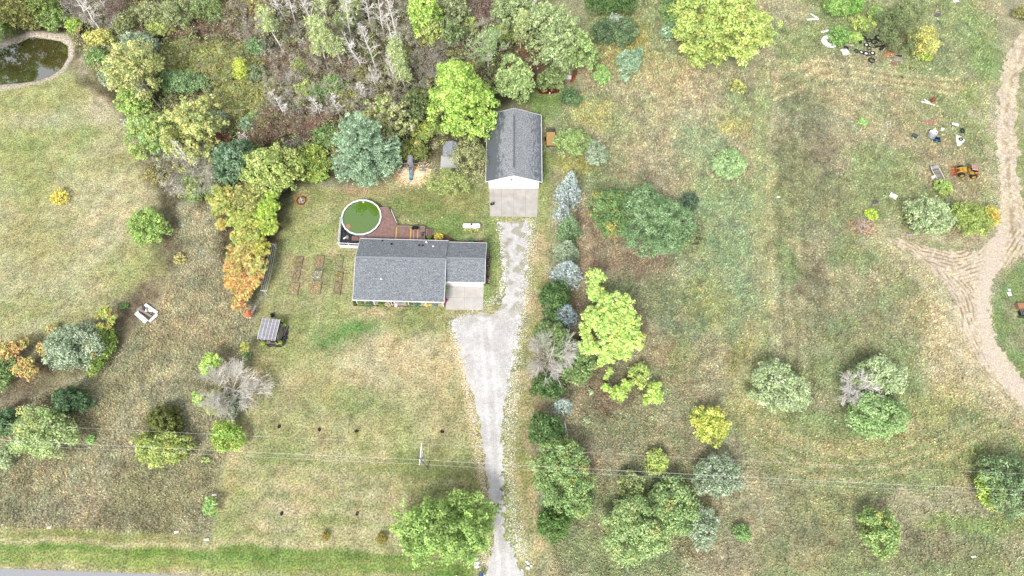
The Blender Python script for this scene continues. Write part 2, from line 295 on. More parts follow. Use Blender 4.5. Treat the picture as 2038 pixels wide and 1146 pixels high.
# --- garden rows, worn spots
for gx in (590, 632, 674):
    blob(gx, 550, 20, (176, 156, 112), (150, 130, 96), .55, 1, .5, 44)
def ground_color(x, y):
    wx = x+(fbm(x, y, 5, 3, 1)-.5)*3.2; wy = y+(fbm(x, y, 5, 3, 2)-.5)*3.2
    base = np.zeros(x.shape+(3,)); base[:] = lin(FIELD)
    nl = fbm(x, y, 12, 4, 5)[..., None]; base = base*(1-nl)+lin((156, 158, 108))*nl
    for r in R:
        k, g, a, b, f, op, ns, br = r[:8]
        if k == 'b':
            x0, x1, y0, y1 = g[0]-g[2]*1.6, g[0]+g[2]*1.6, g[1]-g[3]*1.6, g[1]+g[3]*1.6
        else:
            A = np.array(g); m = f+5+(r[8] if k == 'l' else 0); x0, x1, y0, y1 = A[:, 0].min()-m, A[:, 0].max()+m, A[:, 1].min()-m, A[:, 1].max()+m
        q = np.nonzero((x > x0) & (x < x1) & (y > y0) & (y < y1))
        if len(q[0]) == 0: continue
        X, Y, U, V = x[q], y[q], wx[q], wy[q]
        if k == 'b':
            d = np.sqrt(((U-g[0])/g[2])**2+((V-g[1])/g[3])**2); al = 1-smooth(.45, 1.3, d)
        elif k == 'p':
            s = .35 if f <= 1 else 1
            d = poly_sdf(X+(U-X)*s, Y+(V-Y)*s, g); al = 1-smooth(-f, f, d)
        else:
            d = line_dist(X+(U-X)*.4, Y+(V-Y)*.4, g); al = 1-smooth(r[8]-f, r[8]+f, d)
        n = smooth(.38, .62, fbm(X, Y, ns, 4, 11+len(g) % 7))
        if br: al = al*(1-br+br*2*smooth(.3, .7, fbm(X, Y, 1.6, 3, 21))).clip(0, 1)
        c = lin(a)*(1-n[:, None])+lin(b)*n[:, None]
        al = (al*op)[:, None]; base[q] = base[q]*(1-al)+c*al
    # clumpy wear at hand scale
    v = (1+.34*(fbm(x, y, 1.3, 3, 31)-.5)*2+.22*(fbm(x, y, .5, 2, 33)-.5)*2)[..., None]
    h = (fbm(x, y, 2.6, 3, 37)-.5)[..., None]
    base = base*v*(1+h*np.array((.25, .0, -.1)))
    base = (base*.80+base.mean(-1, keepdims=True)*.20)*1.28*np.array((.985, 1.0, .95))
    return base.clip(.01, .9)
def smooth(a, b, x):
    t = ((x-a)/(b-a+1e-9)).clip(0, 1); return t*t*(3-2*t)

# --- ground mesh, fine where the photograph looks, coarse to the horizon
def axis_(lo, hi, st, far):
    e = [st*1.35**i for i in range(1, 40)]; c = np.cumsum(e); c = c[c < far]
    return np.r_[(lo-c)[::-1], np.arange(lo, hi, st), hi+c]
POND = P2([(-60, 95), (0, 92), (35, 84), (60, 72), (92, 76), (118, 80), (133, 90), (133, 112), (122, 132), (100, 148), (75, 157), (40, 163), (0, 166), (-60, 172)])
gx_, gy_ = axis_(-130, 130, .3, 3000), axis_(-14, 146, .3, 3000)
GX, GY = np.meshgrid(gx_, gy_); ZG = np.zeros(GX.shape)
pd = np.full(GX.shape, 9.); q = (GX > -140) & (GX < -75) & (GY > 80) & (GY < 115)
pd[q] = poly_sdf(GX[q], GY[q], POND)
ZG = ZG-1.6*smooth(1.2, -3, pd)
GC = ground_color(GX, GY)
far = smooth(0, 14, np.maximum(np.abs(GX)-118, np.maximum(GY-136, -14-GY)))[..., None]; fl = smooth(.3, .7, fbm(GX, GY, 90, 3, 50))[..., None]
GC = GC*(1-far)+(lin((170, 164, 124))*fl+lin((146, 156, 104))*(1-fl))*far
bank = (smooth(.0, .3, pd)*(1-smooth(1.7, 2.3, pd+fbm(GX, GY, 2, 3, 8)*1.2)))[..., None]
mud = (1-smooth(-.5, .2, pd))[..., None]
GC = GC*(1-bank)+lin((228, 214, 196))*bank; GC = GC*(1-mud)+lin((110, 98, 52))*mud
ny, nx = GX.shape; idx = np.arange(ny*nx).reshape(ny, nx)
F = np.stack([idx[:-1, :-1], idx[:-1, 1:], idx[1:, 1:], idx[1:, :-1]], -1).reshape(-1, 4)
gm = npmesh('ground', np.stack([GX, GY, ZG], -1).reshape(-1, 3), F, GC.reshape(-1, 3))
def ground_mat(name, c1=.52, c2=1.5, sc=3.4, bump=.9):
    m = bpy.data.materials.new(name); m.use_nodes = True; N = m.node_tree.nodes; L = m.node_tree.links
    b = N['Principled BSDF']; b.inputs['Roughness'].default_value = .95; b.inputs['Specular IOR Level'].default_value = .05
    a = N.new('ShaderNodeAttribute'); a.attribute_name = 'Col'; tc = N.new('ShaderNodeTexCoord')
    n = N.new('ShaderNodeTexNoise'); n.inputs['Scale'].default_value = sc; n.inputs['Detail'].default_value = 5; n.inputs['Roughness'].default_value = .75
    L.new(tc.outputs['Object'], n.inputs['Vector'])
    mr = N.new('ShaderNodeMapRange'); mr.inputs[1].default_value = .4; mr.inputs[2].default_value = .6; mr.inputs[3].default_value = c1; mr.inputs[4].default_value = c2
    L.new(n.outputs[0], mr.inputs[0])
    n3 = N.new('ShaderNodeTexNoise'); n3.inputs['Scale'].default_value = sc*.55; n3.inputs['Detail'].default_value = 4
    L.new(tc.outputs['Object'], n3.inputs['Vector'])
    hs = N.new('ShaderNodeHueSaturation'); m2 = N.new('ShaderNodeMapRange'); m2.inputs[1].default_value = .35; m2.inputs[2].default_value = .65; m2.inputs[3].default_value = .485; m2.inputs[4].default_value = .515
    L.new(n3.outputs[0], m2.inputs[0]); L.new(m2.outputs[0], hs.inputs['Hue']); L.new(a.outputs['Color'], hs.inputs['Color'])
    vm = N.new('ShaderNodeVectorMath'); vm.operation = 'SCALE'; L.new(hs.outputs[0], vm.inputs[0]); L.new(mr.outputs[0], vm.inputs['Scale']); L.new(vm.outputs[0], b.inputs['Base Color'])
    bp = N.new('ShaderNodeBump'); bp.inputs['Strength'].default_value = bump; bp.inputs['Distance'].default_value = .2; L.new(n.outputs[0], bp.inputs['Height']); L.new(bp.outputs[0], b.inputs['Normal'])
    return m
M['ground'] = ground_mat('grassland')
tag(link('ground', gm, M['ground']), kind='structure')
def sample_ground(x, y):
    i = np.searchsorted(gx_, x).clip(1, nx-1); j = np.searchsorted(gy_, y).clip(1, ny-1); return GC[j, i]
# pond water
def sheet(name, pts, z, m, **kw):
    mb = MB(); mb.add([(x, y, z) for x, y in pts], [tuple(range(len(pts)))]); o = mb.build(name, m); 
    if o.data.polygons[0].normal.z < 0: o.data.flip_normals()
    return tag(o, **kw)
mw = bpy.data.materials.new('pond_water'); mw.use_nodes = True; b = mw.node_tree.nodes['Principled BSDF']
b.inputs['Base Color'].default_value = (*lin((84, 80, 44)), 1); b.inputs['Roughness'].default_value = .02; b.inputs['IOR'].default_value = 3.4; b.inputs['Specular IOR Level'].default_value = .6
wn = mw.node_tree.nodes.new('ShaderNodeTexNoise'); wn.inputs['Scale'].default_value = 3; wb = mw.node_tree.nodes.new('ShaderNodeBump'); wb.inputs['Strength'].default_value = .03
mw.node_tree.links.new(wn.outputs[0], wb.inputs['Height']); mw.node_tree.links.new(wb.outputs[0], b.inputs['Normal'])
M['water'] = mw
sheet('pond', [(p[0]*1.0, p[1]) for p in POND], -.28, mw, kind='structure')

# --- ragged sheets laid on the ground: driveway, track, mulch
def patch(name, pts, z, res, rag, nsz, cola, colb, m, hole=0, seed=1, kind='structure', fn=None, label=None, cat=None, spk=.35):
    A = np.array(P2(pts)); x0, y0 = A.min(0)-1; x1, y1 = A.max(0)+1
    xs = np.arange(x0, x1, res); ys = np.arange(y0, y1, res); X, Y = np.meshgrid(xs, ys)
    d = poly_sdf(X, Y, A)+(fbm(X, Y, nsz, 4, seed)-.5)*2*rag
    if hole: d = d+hole*np.maximum(0, smooth(-1.5, 0, d)*(fbm(X, Y, .5, 2, seed+3)-.35))*6
    ok = d < 0; ok = ok[:-1, :-1] & ok[1:, 1:]
    j, i = np.nonzero(ok); n = X.shape[1]; I = j*n+i
    F = np.stack([I, I+1, I+n+1, I+n], -1); u, inv = np.unique(F, return_inverse=True); F = inv.reshape(-1, 4)
    vx, vy = X.ravel()[u], Y.ravel()[u]; t = smooth(.35, .65, fbm(vx, vy, nsz*2, 4, seed+9))[:, None]
    C = lin(cola)*(1-t)+lin(colb)*t; C = C*(1+spk*(fbm(vx, vy, .35, 2, seed+5)-.5)*2)[:, None]
    if fn: C = fn(vx, vy, C)
    me = npmesh(name, np.c_[vx, vy, np.full(len(vx), z)], F, C)
    o = link(name, me, m); tag(o, label, cat, None, kind); return o
M['gravel'] = ground_mat('gravel', .72, 1.22, 4.5, .4)
M['gravel_fine'] = ground_mat('white_gravel', .82, 1.14, 5, .3)
def drive_col(x, y, C):
    c = [W(965, 640)[:2], W(975, 760)[:2], W(985, 900)[:2], W(995, 1020)[:2], W(1003, 1140)[:2]]
    d = line_dist(x, y, c); k = (1-smooth(.2, 1.0, d-.3+fbm(x, y, 2, 2, 4)*.6))[:, None]; r1 = np.abs(d-.75); rt = ((1-smooth(.1, .5, r1))*.12)[:, None]; C = C*(1+rt)*(1-k*.03)
    e = smooth(.45, .62, fbm(x, y, 1.2, 3, 66)); top = smooth(W(1000, 660)[1], W(1000, 600)[1], y)
    g = (e*top*.65)[:, None]; C = C*(1-g)+lin((170, 164, 130))*g
    return C
patch('driveway', [(987, 436), (1058, 434), (1056, 500), (1052, 560), (1046, 620), (1035, 680), (1022, 740), (1013, 800), (1008, 850), (1006, 900), (1006, 980), (1009, 1040), (1013, 1065), (1024, 1095), (1045, 1130), (1062, 1170), (955, 1170), (964, 1120), (975, 1080), (970, 1030), (963, 970), (957, 920), (950, 862), (936, 795), (920, 745), (908, 700), (897, 660), (892, 625), (975, 619), (985, 612), (995, 585), (999, 540), (994, 490)],
      .012, .12, .35, 1.2, (238, 235, 232), (222, 218, 214), M['gravel_fine'], hole=.7, fn=drive_col, spk=.14)
def track_col(x, y, C):
    # wheel ruts curving with the track: lighter packed dirt with leaf litter and grass streaks
    c1 = [W(*p)[:2] for p in ((1990, 440), (1975, 520), (1962, 600), (1965, 660), (1990, 730), (2050, 800))]
    c2 = [W(*p)[:2] for p in ((1770, 475), (1830, 510), (1900, 530), (1960, 510), (2000, 450))]
    c3 = [W(*p)[:2] for p in ((1775, 478), (1850, 530), (1905, 590), (1925, 660), (1960, 730), (2050, 810))]
    d1, d2, d3 = line_dist(x, y, c1), line_dist(x, y, c2), line_dist(x, y, c3)
    d = np.minimum(np.minimum(d2, d3), d1+3)
    rut = .5+.5*np.sin(d*9+fbm(x, y, 2, 2, 3)*5)
    rut = smooth(.45, .9, rut)*smooth(.3, .6, fbm(x, y, .8, 3, 44))*smooth(1.2, 2.6, d1)
    up = smooth(W(1900, 470)[1], W(1900, 420)[1], y)
    k = (rut*.8*(1-up))[:, None]; C = C*(1-k)+lin((160, 134, 90))*k
    lt = (1-smooth(.6, 2.0, d1))[:, None]*(1-up)[:, None]; C = C*(1-lt*.7)+lin((238, 222, 204))*lt*.7
    lit = (up*smooth(.58, .68, fbm(x, y, .6, 2, 71))*.4)[:, None]; C = C*(1-lit)+lin((186, 164, 140))*lit
    mid = line_dist(x, y, [W(*p)[:2] for p in ((2040, 90), (2012, 170), (2002, 230), (2005, 320), (2012, 400), (2015, 480))])
    mk = ((1-smooth(.15, .6, mid))*smooth(.4, .6, fbm(x, y, .9, 3, 72))*.5)[:, None]; C = C*(1-mk)+lin((160, 140, 104))*mk
    return C
patch('dirt_track', [(2100, -20), (2056, 20), (2026, 60), (2004, 95), (1992, 130), (1984, 180), (1980, 240), (1980, 300), (1984, 360), (1985, 400), (1982, 440), (1970, 470), (1940, 490), (1890, 494), (1840, 484), (1800, 470), (1768, 462), (1752, 470), (1790, 500), (1840, 530), (1878, 570), (1900, 620), (1915, 680), (1938, 720), (1980, 770), (2040, 820), (2200, 920), (2200, 860), (2060, 765), (2015, 720), (1990, 680), (1975, 630), (1978, 590), (1992, 550), (2020, 522), (2060, 505), (2200, 480), (2200, 430), (2060, 440), (2042, 400), (2032, 340), (2028, 260), (2032, 190), (2040, 140), (2060, 100), (2200, 0)],
      .010, .15, .7, 1.3, (236, 220, 190), (232, 218, 196), M['gravel'], hole=.75, fn=track_col, seed=5)
# asphalt road at the bottom edge
M['asphalt'] = mat('asphalt', (186, 186, 190), .9, var=.08, vs=6, bump=.3, bs=60, spec=.1)
a, b_ = W(-900, 1097), W(1300, 1180)
sheet('road', [(a[0], a[1]), (a[0]-.3, a[1]-6.5), (b_[0]-.3, b_[1]-6.5), (b_[0], b_[1])], .014, M['asphalt'], kind='structure')
# ------------------------------------------------------------------ vegetation
def unit(v): return v/(np.linalg.norm(v, axis=-1, keepdims=True)+1e-9)
def leaf_quads(P, Nn, s, asp=.6):
    """one diamond leaf clump per point"""
    n = len(P); r = unit(rng.normal(size=(n, 3))); T = unit(np.cross(Nn, r)); B = np.cross(Nn, T)
    s = (s*np.ones(n))[:, None]
    V = np.stack([P-T*s, P-B*s*asp, P+T*s, P+B*s*asp], 1).reshape(-1, 3)
    return V, np.arange(4*n).reshape(n, 4)
def palette(cols, n, k=None):
    c = np.array([lin(c[:3], KLEAF) for c in cols]); c = c*.8+c.mean(1, keepdims=True)*.2; w_ = np.array([c[3] if len(c) > 3 else 1 for c in cols], float)
    return c[rng.choice(len(cols), n, p=w_/w_.sum())]
KLEAF = 1.02
def lobes_mesh(name, L, cols, dens=9, ls=.17, flat=.0, asp=.6, jit=.45, up=.25, cvar=.16, lvar=.18, cluster=True):
    """L: (n,4) lobe centres and radii -> leaf mesh; every lobe is a cluster of leaves with its own tint"""
    L = np.asarray(L, float); n = len(L)
    cnt = np.maximum(6, (dens*12.6*L[:, 3]**2*.75).astype(int)); idx = np.repeat(np.arange(n), cnt); m = len(idx)
    d = unit(rng.normal(size=(m, 3))); flip = (d[:, 2] < -.25) & (rng.random(m) < .75); d[flip, 2] *= -1
    rr = L[idx, 3]*(1-jit*rng.random(m)**1.5)*(1+.12*rng.normal(size=m))
    sq = np.array((1, 1, 1-flat)); P = L[idx, :3]+d*rr[:, None]*sq
    N_ = unit(d+rng.normal(size=(m, 3))*.55+np.array((0, 0, up)))
    lc = palette(cols, n); k = rng.random(m) < .3; C = lc[idx].copy(); C[k] = palette(cols, k.sum())
    C *= (1+cvar*rng.normal(size=n))[idx][:, None]*(1+lvar*rng.normal(size=m))[:, None]
    V, F = leaf_quads(P, N_, ls*(.7+.6*rng.random(m)), asp)
    return npmesh(name, V, F, np.repeat(C.clip(.01, .9), 4, 0))
def ell_lobes(rx, ry, rz, zc, lr, fill=1.0, rough=.12, bottom=-.35, seed=0):
    """lobes over an uneven ellipsoid"""
    area = 4*math.pi*((rx*ry)**1.6/3+2*(max(rx, ry)*rz)**1.6/3)**(1/1.6)
    n = max(8, int(area/(lr*lr*2.0)*fill)); d = unit(rng.normal(size=(n*2, 3))); d = d[d[:, 2] > bottom][:n]
    ph = rng.random(4)*6.3; az = np.arctan2(d[:, 1], d[:, 0])
    k = 1+rough*(np.sin(az*2+ph[0]+d[:, 2]*2)+.7*np.sin(az*3+ph[1]-d[:, 2]*3)+.6*np.sin(az*5+ph[2]+d[:, 2]*5))*.6+rough*.5*rng.normal(size=len(d))
    rad = np.maximum(.3, k)[:, None]
    c = d*rad*np.array((max(rx-lr*.7, .2), max(ry-lr*.7, .2), max(rz-lr*.7, .2)))+np.array((0, 0, zc))
    r = lr*(.7+.6*rng.random(len(d)))
    # inner fill
    mI = int(len(d)*.25); e = unit(rng.normal(size=(mI, 3)))*rng.random((mI, 1))**.5*.6*np.array((rx, ry, rz))+np.array((0, 0, zc))
    c = np.r_[c, e]; r = np.r_[r, np.full(mI, lr*1.1)]
    c[:, 2] = np.maximum(c[:, 2], r*.6)
    return np.c_[c, r]
# ---- branches
def grow(mb, p, d, ln, r, depth, spread=.6, kids=3, bend=.15, up=.1, nseg=3, tips=None, minr=.02):
    pts = [p]; q = p.copy(); dd = d.copy(); rs = [r]
    for i in range(nseg):
        dd = dd+np.array([random.gauss(0, bend), random.gauss(0, bend), random.gauss(0, bend)+up*.3]); dd /= np.linalg.norm(dd)
        q = q+dd*ln/nseg; pts.append(q.copy()); rs.append(max(minr, r*(1-.55*(i+1)/nseg)))
    mb.tube(pts, rs, 5 if r > .12 else 3, cap=False)
    if tips is not None and depth <= 1: tips.append((q.copy(), depth))
    if depth > 0:
        for k in range(kids):
            i = random.randint(1, nseg) if k else nseg
            e = dd+np.array([random.gauss(0, spread), random.gauss(0, spread), random.gauss(0, spread*.6)]); e /= np.linalg.norm(e)
            grow(mb, pts[i], e, ln*random.uniform(.5, .8), max(minr, rs[i]*.75), depth-1, spread, kids, bend, up, nseg, tips, minr)
def trunk_mesh(H, r, lean=(0, 0), limbs=5, spread=.5, reach=.5, start=.35, sides=7):
    mb = MB(); pts = []; n = 6
    for i in range(n+1):
        t = i/n; pts.append(np.array((lean[0]*t+random.gauss(0, .05)*t*H*.1, lean[1]*t+random.gauss(0, .05)*t*H*.1, H*t-.05)))
    mb.tube(pts, [r*(1.25-.25*min(1, i*2))*(1-.8*i/n) for i in range(n+1)], sides, cap=False)
    for k in range(limbs):
        t = start+(1-start)*k/max(1, limbs)*.9; p = pts[0]+(pts[-1]-pts[0])*t; a = k*2.4+random.random(); e = np.array((math.cos(a), math.sin(a), spread+.3)); e /= np.linalg.norm(e)
        grow(mb, p, e, H*reach*(1.1-t)*random.uniform(.8, 1.2), r*.45*(1-t*.6), 1, .5, 2, .15, .1, 2)
    return mb
def crown_at(px, py, rx, ry, hc):
    x, y, _ = W(px, py, hc); s = scale_at(px, py, hc); return x, y, rx/s, ry/s
TREES = []
def finish(x, y, name, label, cat, group, mb, cm, bark='bark'):
    root = empty(name, (x, y, 0), 0, label, cat, group)
    if mb: mb.build('trunk', M[bark], root)
    if cm: link('crown', cm, M['leaf'], root)
    return root
# palettes
LIME = [(180, 212, 86, 3), (160, 198, 78, 2), (202, 220, 108, 1)]
PALE = [(178, 196, 140, 3), (158, 180, 124, 2), (196, 206, 160, 1)]
SAGEP = [(160, 178, 142, 3), (142, 164, 126, 2), (184, 196, 166, 1)]
GREENP = [(138, 168, 96, 3), (118, 150, 84, 2), (160, 184, 108, 1)]
DKGR = [(96, 130, 70, 3), (80, 112, 58, 2), (120, 150, 84, 1)]
OLIVE = [(150, 152, 82, 3), (128, 134, 70, 2), (172, 170, 98, 1)]
YELL = [(216, 208, 104, 3), (196, 200, 104, 2), (180, 190, 108, 1.5)]
YGRN = [(188, 206, 98, 3), (170, 194, 96, 2.5), (208, 210, 108, 1)]
PINE = [(152, 184, 146, 3), (126, 158, 120, 2), (182, 208, 168, 1.6)]
PINEG = [(128, 162, 108, 3), (104, 138, 88, 2), (160, 190, 132, 1.8)]
BLUE = [(178, 194, 190, 3), (154, 172, 168, 2), (202, 214, 208, 1.3)]
BLUED = [(142, 160, 164, 3), (122, 142, 146, 2), (164, 180, 182, 1)]
SUMG = [(172, 184, 82, 4), (150, 172, 78, 3), (196, 180, 88, 2), (200, 140, 76, .8)]
SUMO = [(200, 160, 92, 3), (198, 132, 88, 1.2), (192, 178, 94, 3), (166, 172, 86, 2.5)]
SUMR = [(216, 124, 92, 3), (206, 104, 88, 1.5), (216, 166, 96, 2), (176, 176, 84, 1)]
BRN = [(142, 118, 106, 3), (126, 104, 90, 2), (160, 134, 118, 1)]
GRYB = [(172, 162, 152, 3), (150, 140, 130, 2), (132, 128, 104, 1)]
REDB = [(164, 106, 96, 3), (140, 96, 84, 2)]

def bush(px, py, rx, ry, H, pal, label, name='shrub', cat='shrub', group=None, lr=None, dens=9, ls=.16, rough=.19, fill=1.0, bark='bark', trunk=True, asp=.6, parts=None):
    hc = H*.55; x, y, RX, RY = crown_at(px, py, rx, ry, hc)
    lr = lr or max(.22, min(.75, (RX+RY)*.10))
    L = [ell_lobes(RX, RY, H*.52, hc*.92, lr, fill, rough)]
    if parts:      # extra lumps given by the photograph
        for (qx, qy, qr, qh) in parts:
            X, Y, A, _ = crown_at(qx, qy, qr, qr, qh*.6); e = ell_lobes(A, A, qh*.5, qh*.55, lr, fill, rough); e[:, 0] += X-x; e[:, 1] += Y-y; L.append(e)
    L = np.concatenate(L)
    cm = lobes_mesh(name+'_crown', L, pal, dens, ls, asp=asp)
    mb = trunk_mesh(H*.75, max(.05, H*.018), limbs=5, reach=.45, start=.1, sides=6) if trunk else None
    return finish(x, y, name, label, cat, group, mb, cm, bark)
def tree(px, py, rx, ry, H, pal, label, name='broadleaf_tree', group=None, hc=None, rz=None, lr=.65, dens=8, ls=.2, rough=.2, fill=.9, bark='bark', base=None, up=.25, taper=.22):
    hc = hc or H*.62; rz = rz or H*.38; x, y, RX, RY = crown_at(px, py, rx, ry, hc)
    v = scale_at(px, py, hc); RYw = max(.8, RY*1.0-rz*.12)
    L = ell_lobes(RX, RYw, rz, hc, lr, fill, rough, -.8)
    tp = 1.08-taper*((L[:, 2]-hc)/rz+.3).clip(-.3, 2); L[:, 0] *= tp; L[:, 1] *= tp
    cm = lobes_mesh(name+'_crown', L, pal, dens, ls, up=up)
    mb = trunk_mesh(H*.85, .06+H*.014, limbs=8, reach=.4, start=.3)
    return finish(x, y, name, label, 'tree', group, mb, cm, bark)
def pine(px, py, rx, ry, H, pal, label, group=None, name='pine_tree', lv=9, nb=9, lr=.5, ls=.2, dens=11, irr=.22, z0=.12):
    hc = H*.4; x, y, RX, RY = crown_at(px, py, rx, ry, hc); L = []; mb = trunk_mesh(H*.97, .08+H*.016, limbs=0); k = 0
    for i in range(lv):
        t = z0+(1-z0)*(i/lv); prof = (1-t)**.62*(1 if t > .25 else .85+.6*t)
        n = max(3, int(nb*(1-t*.55)))
        for j in range(n):
            a = 2*math.pi*(j+.5*(i % 2))/n+random.gauss(0, .12); ra = prof*(1+random.gauss(0, irr*.6)); ex, ey = math.cos(a)*RX*ra, math.sin(a)*RY*ra
            z = H*t; tip = z+H*.10*(.4+t); rl = math.hypot(ex, ey)
            mb.tube([(0, 0, z), (ex*.5, ey*.5, z+(tip-z)*.3), (ex*.92, ey*.92, tip)], [.05+.06*(1-t), .05, .02], 3, cap=False)
            m = max(2, int(rl/(lr*.75)))
            for q in range(m):
                f = .25+.75*(q+.5)/m; w_ = rl*.22*f
                for s in (-1, 0, 1):
                    if s and f < .45 and rl < 2: continue
                    o = s*w_*random.uniform(.6, 1.1); L.append((ex*f-ey/max(rl, .1)*o, ey*f+ex/max(rl, .1)*o, z+(tip-z)*f+random.gauss(0, .12), lr*random.uniform(.65, 1.05)*(1-.25*abs(s))))
    L.append((0, 0, H, lr*.8))
    cm = lobes_mesh(name+'_crown', L, pal, dens, ls, flat=.25, asp=.34, jit=.7, up=.5, cvar=.13)
    return finish(x, y, name, label, 'tree', group, mb, cm)
def spruce(px, py, rx, ry, H, pal, label, group=None, name='spruce_tree', lr=.3, ls=.13, dens=16):
    hc = H*.35; x, y, RX, RY = crown_at(px, py, rx, ry, hc); RX = (RX+RY*.0)*1.05; RY = max(RX*.85, RY*.95-H*.12); L = []
    mb = trunk_mesh(H*.97, .06+H*.012, limbs=0); lv = int(H*2.4)
    for i in range(lv):
        t = i/lv; R0 = (1-t)**.85; n = max(4, int(5+14*R0*RX/3)); 
        for j in range(n):
            a = 2*math.pi*(j+random.random()*.6)/n; ra = R0*random.uniform(.82, 1.08); ex, ey = math.cos(a)*RX*ra, math.sin(a)*RY*ra; rl = math.hypot(ex, ey)
            m = max(1, int(rl/.55))
            for q in range(m):
                f = 1-q*.55/max(rl, .5); L.append((ex*f, ey*f, max(.2, H*t*.96+.25-.25*rl*.25*f+random.gauss(0, .06)), lr*random.uniform(.7, 1.15)))
            if j % 3 == 0: mb.tube([(0, 0, H*t*.9+.2), (ex*.9, ey*.9, H*t*.92+.2)], [.04, .015], 3, cap=False)
    L.append((0, 0, H, lr*.6))
    cm = lobes_mesh(name+'_crown', L, pal, dens, ls, asp=.4, jit=.6, up=.35, cvar=.12)
    return finish(x, y, name, label, 'tree', group, mb, cm)
def bare(px, py, rpx, H, label, group=None, base=False, bark='bark_grey', depth=3, kids=4, name='bare_tree', leaves=None, spread=.55, nl=7, minr=.028, lean=0, cat='tree', stems=1, lfrac=1.0):
    """leafless or thinly leaved tree. base=True: px,py is the foot of the trunk"""
    if base: x, y, _ = W(px, py); R_ = rpx/scale_at(px, py, H)
    else: x, y, R_, _ = crown_at(px, py, rpx, rpx, H*.7)
    mb = MB(); bb = MB(); tips = []
    for st in range(stems):
        o = np.array((random.gauss(0, .25), random.gauss(0, .25), -.05)) if stems > 1 else np.array((0, 0, -.05))
        ln = np.array((random.gauss(0, .06+lean), random.gauss(0, .06+lean), 1)); n = 7
        pts = [o+ln*H*.92*i/n+np.array((random.gauss(0, .06), random.gauss(0, .06), 0))*(i > 0) for i in range(n+1)]; r0 = (.045+H*(.0105 if rpx > 40 else .0075))/math.sqrt(stems)
        mb.tube(pts, [r0*(1.15-.9*i/n) for i in range(n+1)], 6, cap=False)
        wide = R_ > H*.35 and not base
        for k in range(nl if stems == 1 else max(3, nl//2)):
            t = random.uniform(.18, .5) if wide else random.uniform(.3, .97); i = int(t*n); p = pts[i]+(pts[min(i+1, n)]-pts[i])*(t*n-i)
            a = k*2.4+random.gauss(0, .3); e = np.array((math.cos(a), math.sin(a), random.uniform(.1, .9) if wide else .8)); e /= np.linalg.norm(e)
            grow(bb, p, e, R_*random.uniform(.42, .56)*(1 if wide else 1.25*(1.25-t)), r0*(.3 if wide else .5)*(1.1-t*.6), depth-1, spread*(.8 if wide else 1), kids+(2 if wide else 0), .12 if wide else .16, .02 if wide else .15, 3, tips, minr)
    root = empty(name, (x, y, 0), 0, label, cat, group)
    mb.build('trunk', M[bark], root); bb.build('branches', M[bark], root)
    if leaves:
        T = np.array([t[0] for t in tips]); k = rng.random(len(T)) < lfrac; T = T[k]
        T = np.r_[T, T+rng.normal(size=T.shape)*.45]; L = np.c_[T+rng.normal(size=T.shape)*.2, rng.uniform(.3, .6, len(T))]
        link('crown', lobes_mesh(name+'_crown', L, leaves, 5, .14, jit=.8), M['leaf'], root)
    return root
def palm_cluster(blobs, pal, label, H, name='sapling', cat='tree', group=None, ls=.24, dens=6, lr=.42, bark='bark_grey', gap=1.0):
    """open crown of separate leafy clumps each on its own limb; blobs in photo pixels (x,y,r,h)"""
    X0 = [W(b[0], b[1], b[3]) for b in blobs]; x = sum(p[0] for p in X0)/len(X0); y = sum(p[1] for p in X0)/len(X0); L = []; mb = MB()
    fork = np.array((0, 0, H*.3)); mb.tube([(0, 0, -.05), tuple(fork)], [.05+H*.012, .04+H*.01], 6, cap=False)
    for b, p in zip(blobs, X0):
        r = b[2]*gap/scale_at(b[0], b[1], b[3]); c = np.array((p[0]-x, p[1]-y, b[3])); e = ell_lobes(r, r, r*.55, 0, min(lr, r*.5), .8, .2, -.2); e[:, :3] += c; e[:, 2] = np.maximum(e[:, 2], .3); L.append(e)
        m = fork+(c-fork)*.5+np.array((0, 0, -.3)); mb.tube([fork, m, c], [.03+H*.007, .04, .02], 4, cap=False)
        for q in range(5): mb.tube([c-(c-m)*.3, c+np.array((random.gauss(0, r*.5), random.gauss(0, r*.5), .1))], [.025, .012], 3, cap=False)
    return finish(x, y, name, label, cat, group, mb, lobes_mesh(name+'_crown', np.concatenate(L), pal, dens, ls, flat=.2, asp=.5, jit=.9, up=.8), bark)
# ------------------------------------------------------------------ trees of the photograph
H1 = 'conifers and trees in the row beside the driveway'
pine(728, 305, 70, 72, 15.5, PINE, 'huge blue-green white pine at the edge of the back lawn, left of the playset', lv=11, nb=11, lr=.55, irr=.3)
tree(918, 192, 58, 84, 17, LIME, 'tall lime green maple behind the grey playhouse', hc=8.5, rz=7.2, lr=.7, ls=.2, name='maple_tree', rough=.2, dens=8, taper=.5)
spruce(1132, 378, 27, 44, 9.5, BLUE, 'tallest pale blue spruce, first of the row beside the large garage', H1)
spruce(1120, 424, 18, 24, 4.5, BLUE, 'small blue spruce tucked below the tallest pale blue one', H1)
spruce(1133, 454, 25, 38, 7, PINEG, 'sage green spruce third from the top in the driveway row', H1)
spruce(1127, 500, 26, 34, 6, SAGEP, 'grey-green spruce between a sage green and a pale blue one in the row', H1, lr=.36)
spruce(1128, 543, 34, 40, 7, BLUE, 'broad pale blue spruce in the middle of the driveway row', H1)
bush(1103, 595, 30, 40, 4.5, DKGR, 'dark green cedar between the broad pale blue spruce and the small slate blue one', 'cedar_tree', 'tree', H1)
spruce(1126, 627, 27, 34, 6.5, BLUED, 'slate blue spruce right of the dark green cedar', H1)
bush(1098, 668, 36, 26, 4.5, GREENP, 'green cedar half hidden above the bare walnut of the row', 'cedar_tree', 'tree', H1)
bush(1148, 722, 34, 46, 4.2, GREENP, 'spreading green cedar behind the right side of the bare tree', 'cedar_tree', 'tree', H1, parts=[(1120, 700, 24, 4)])
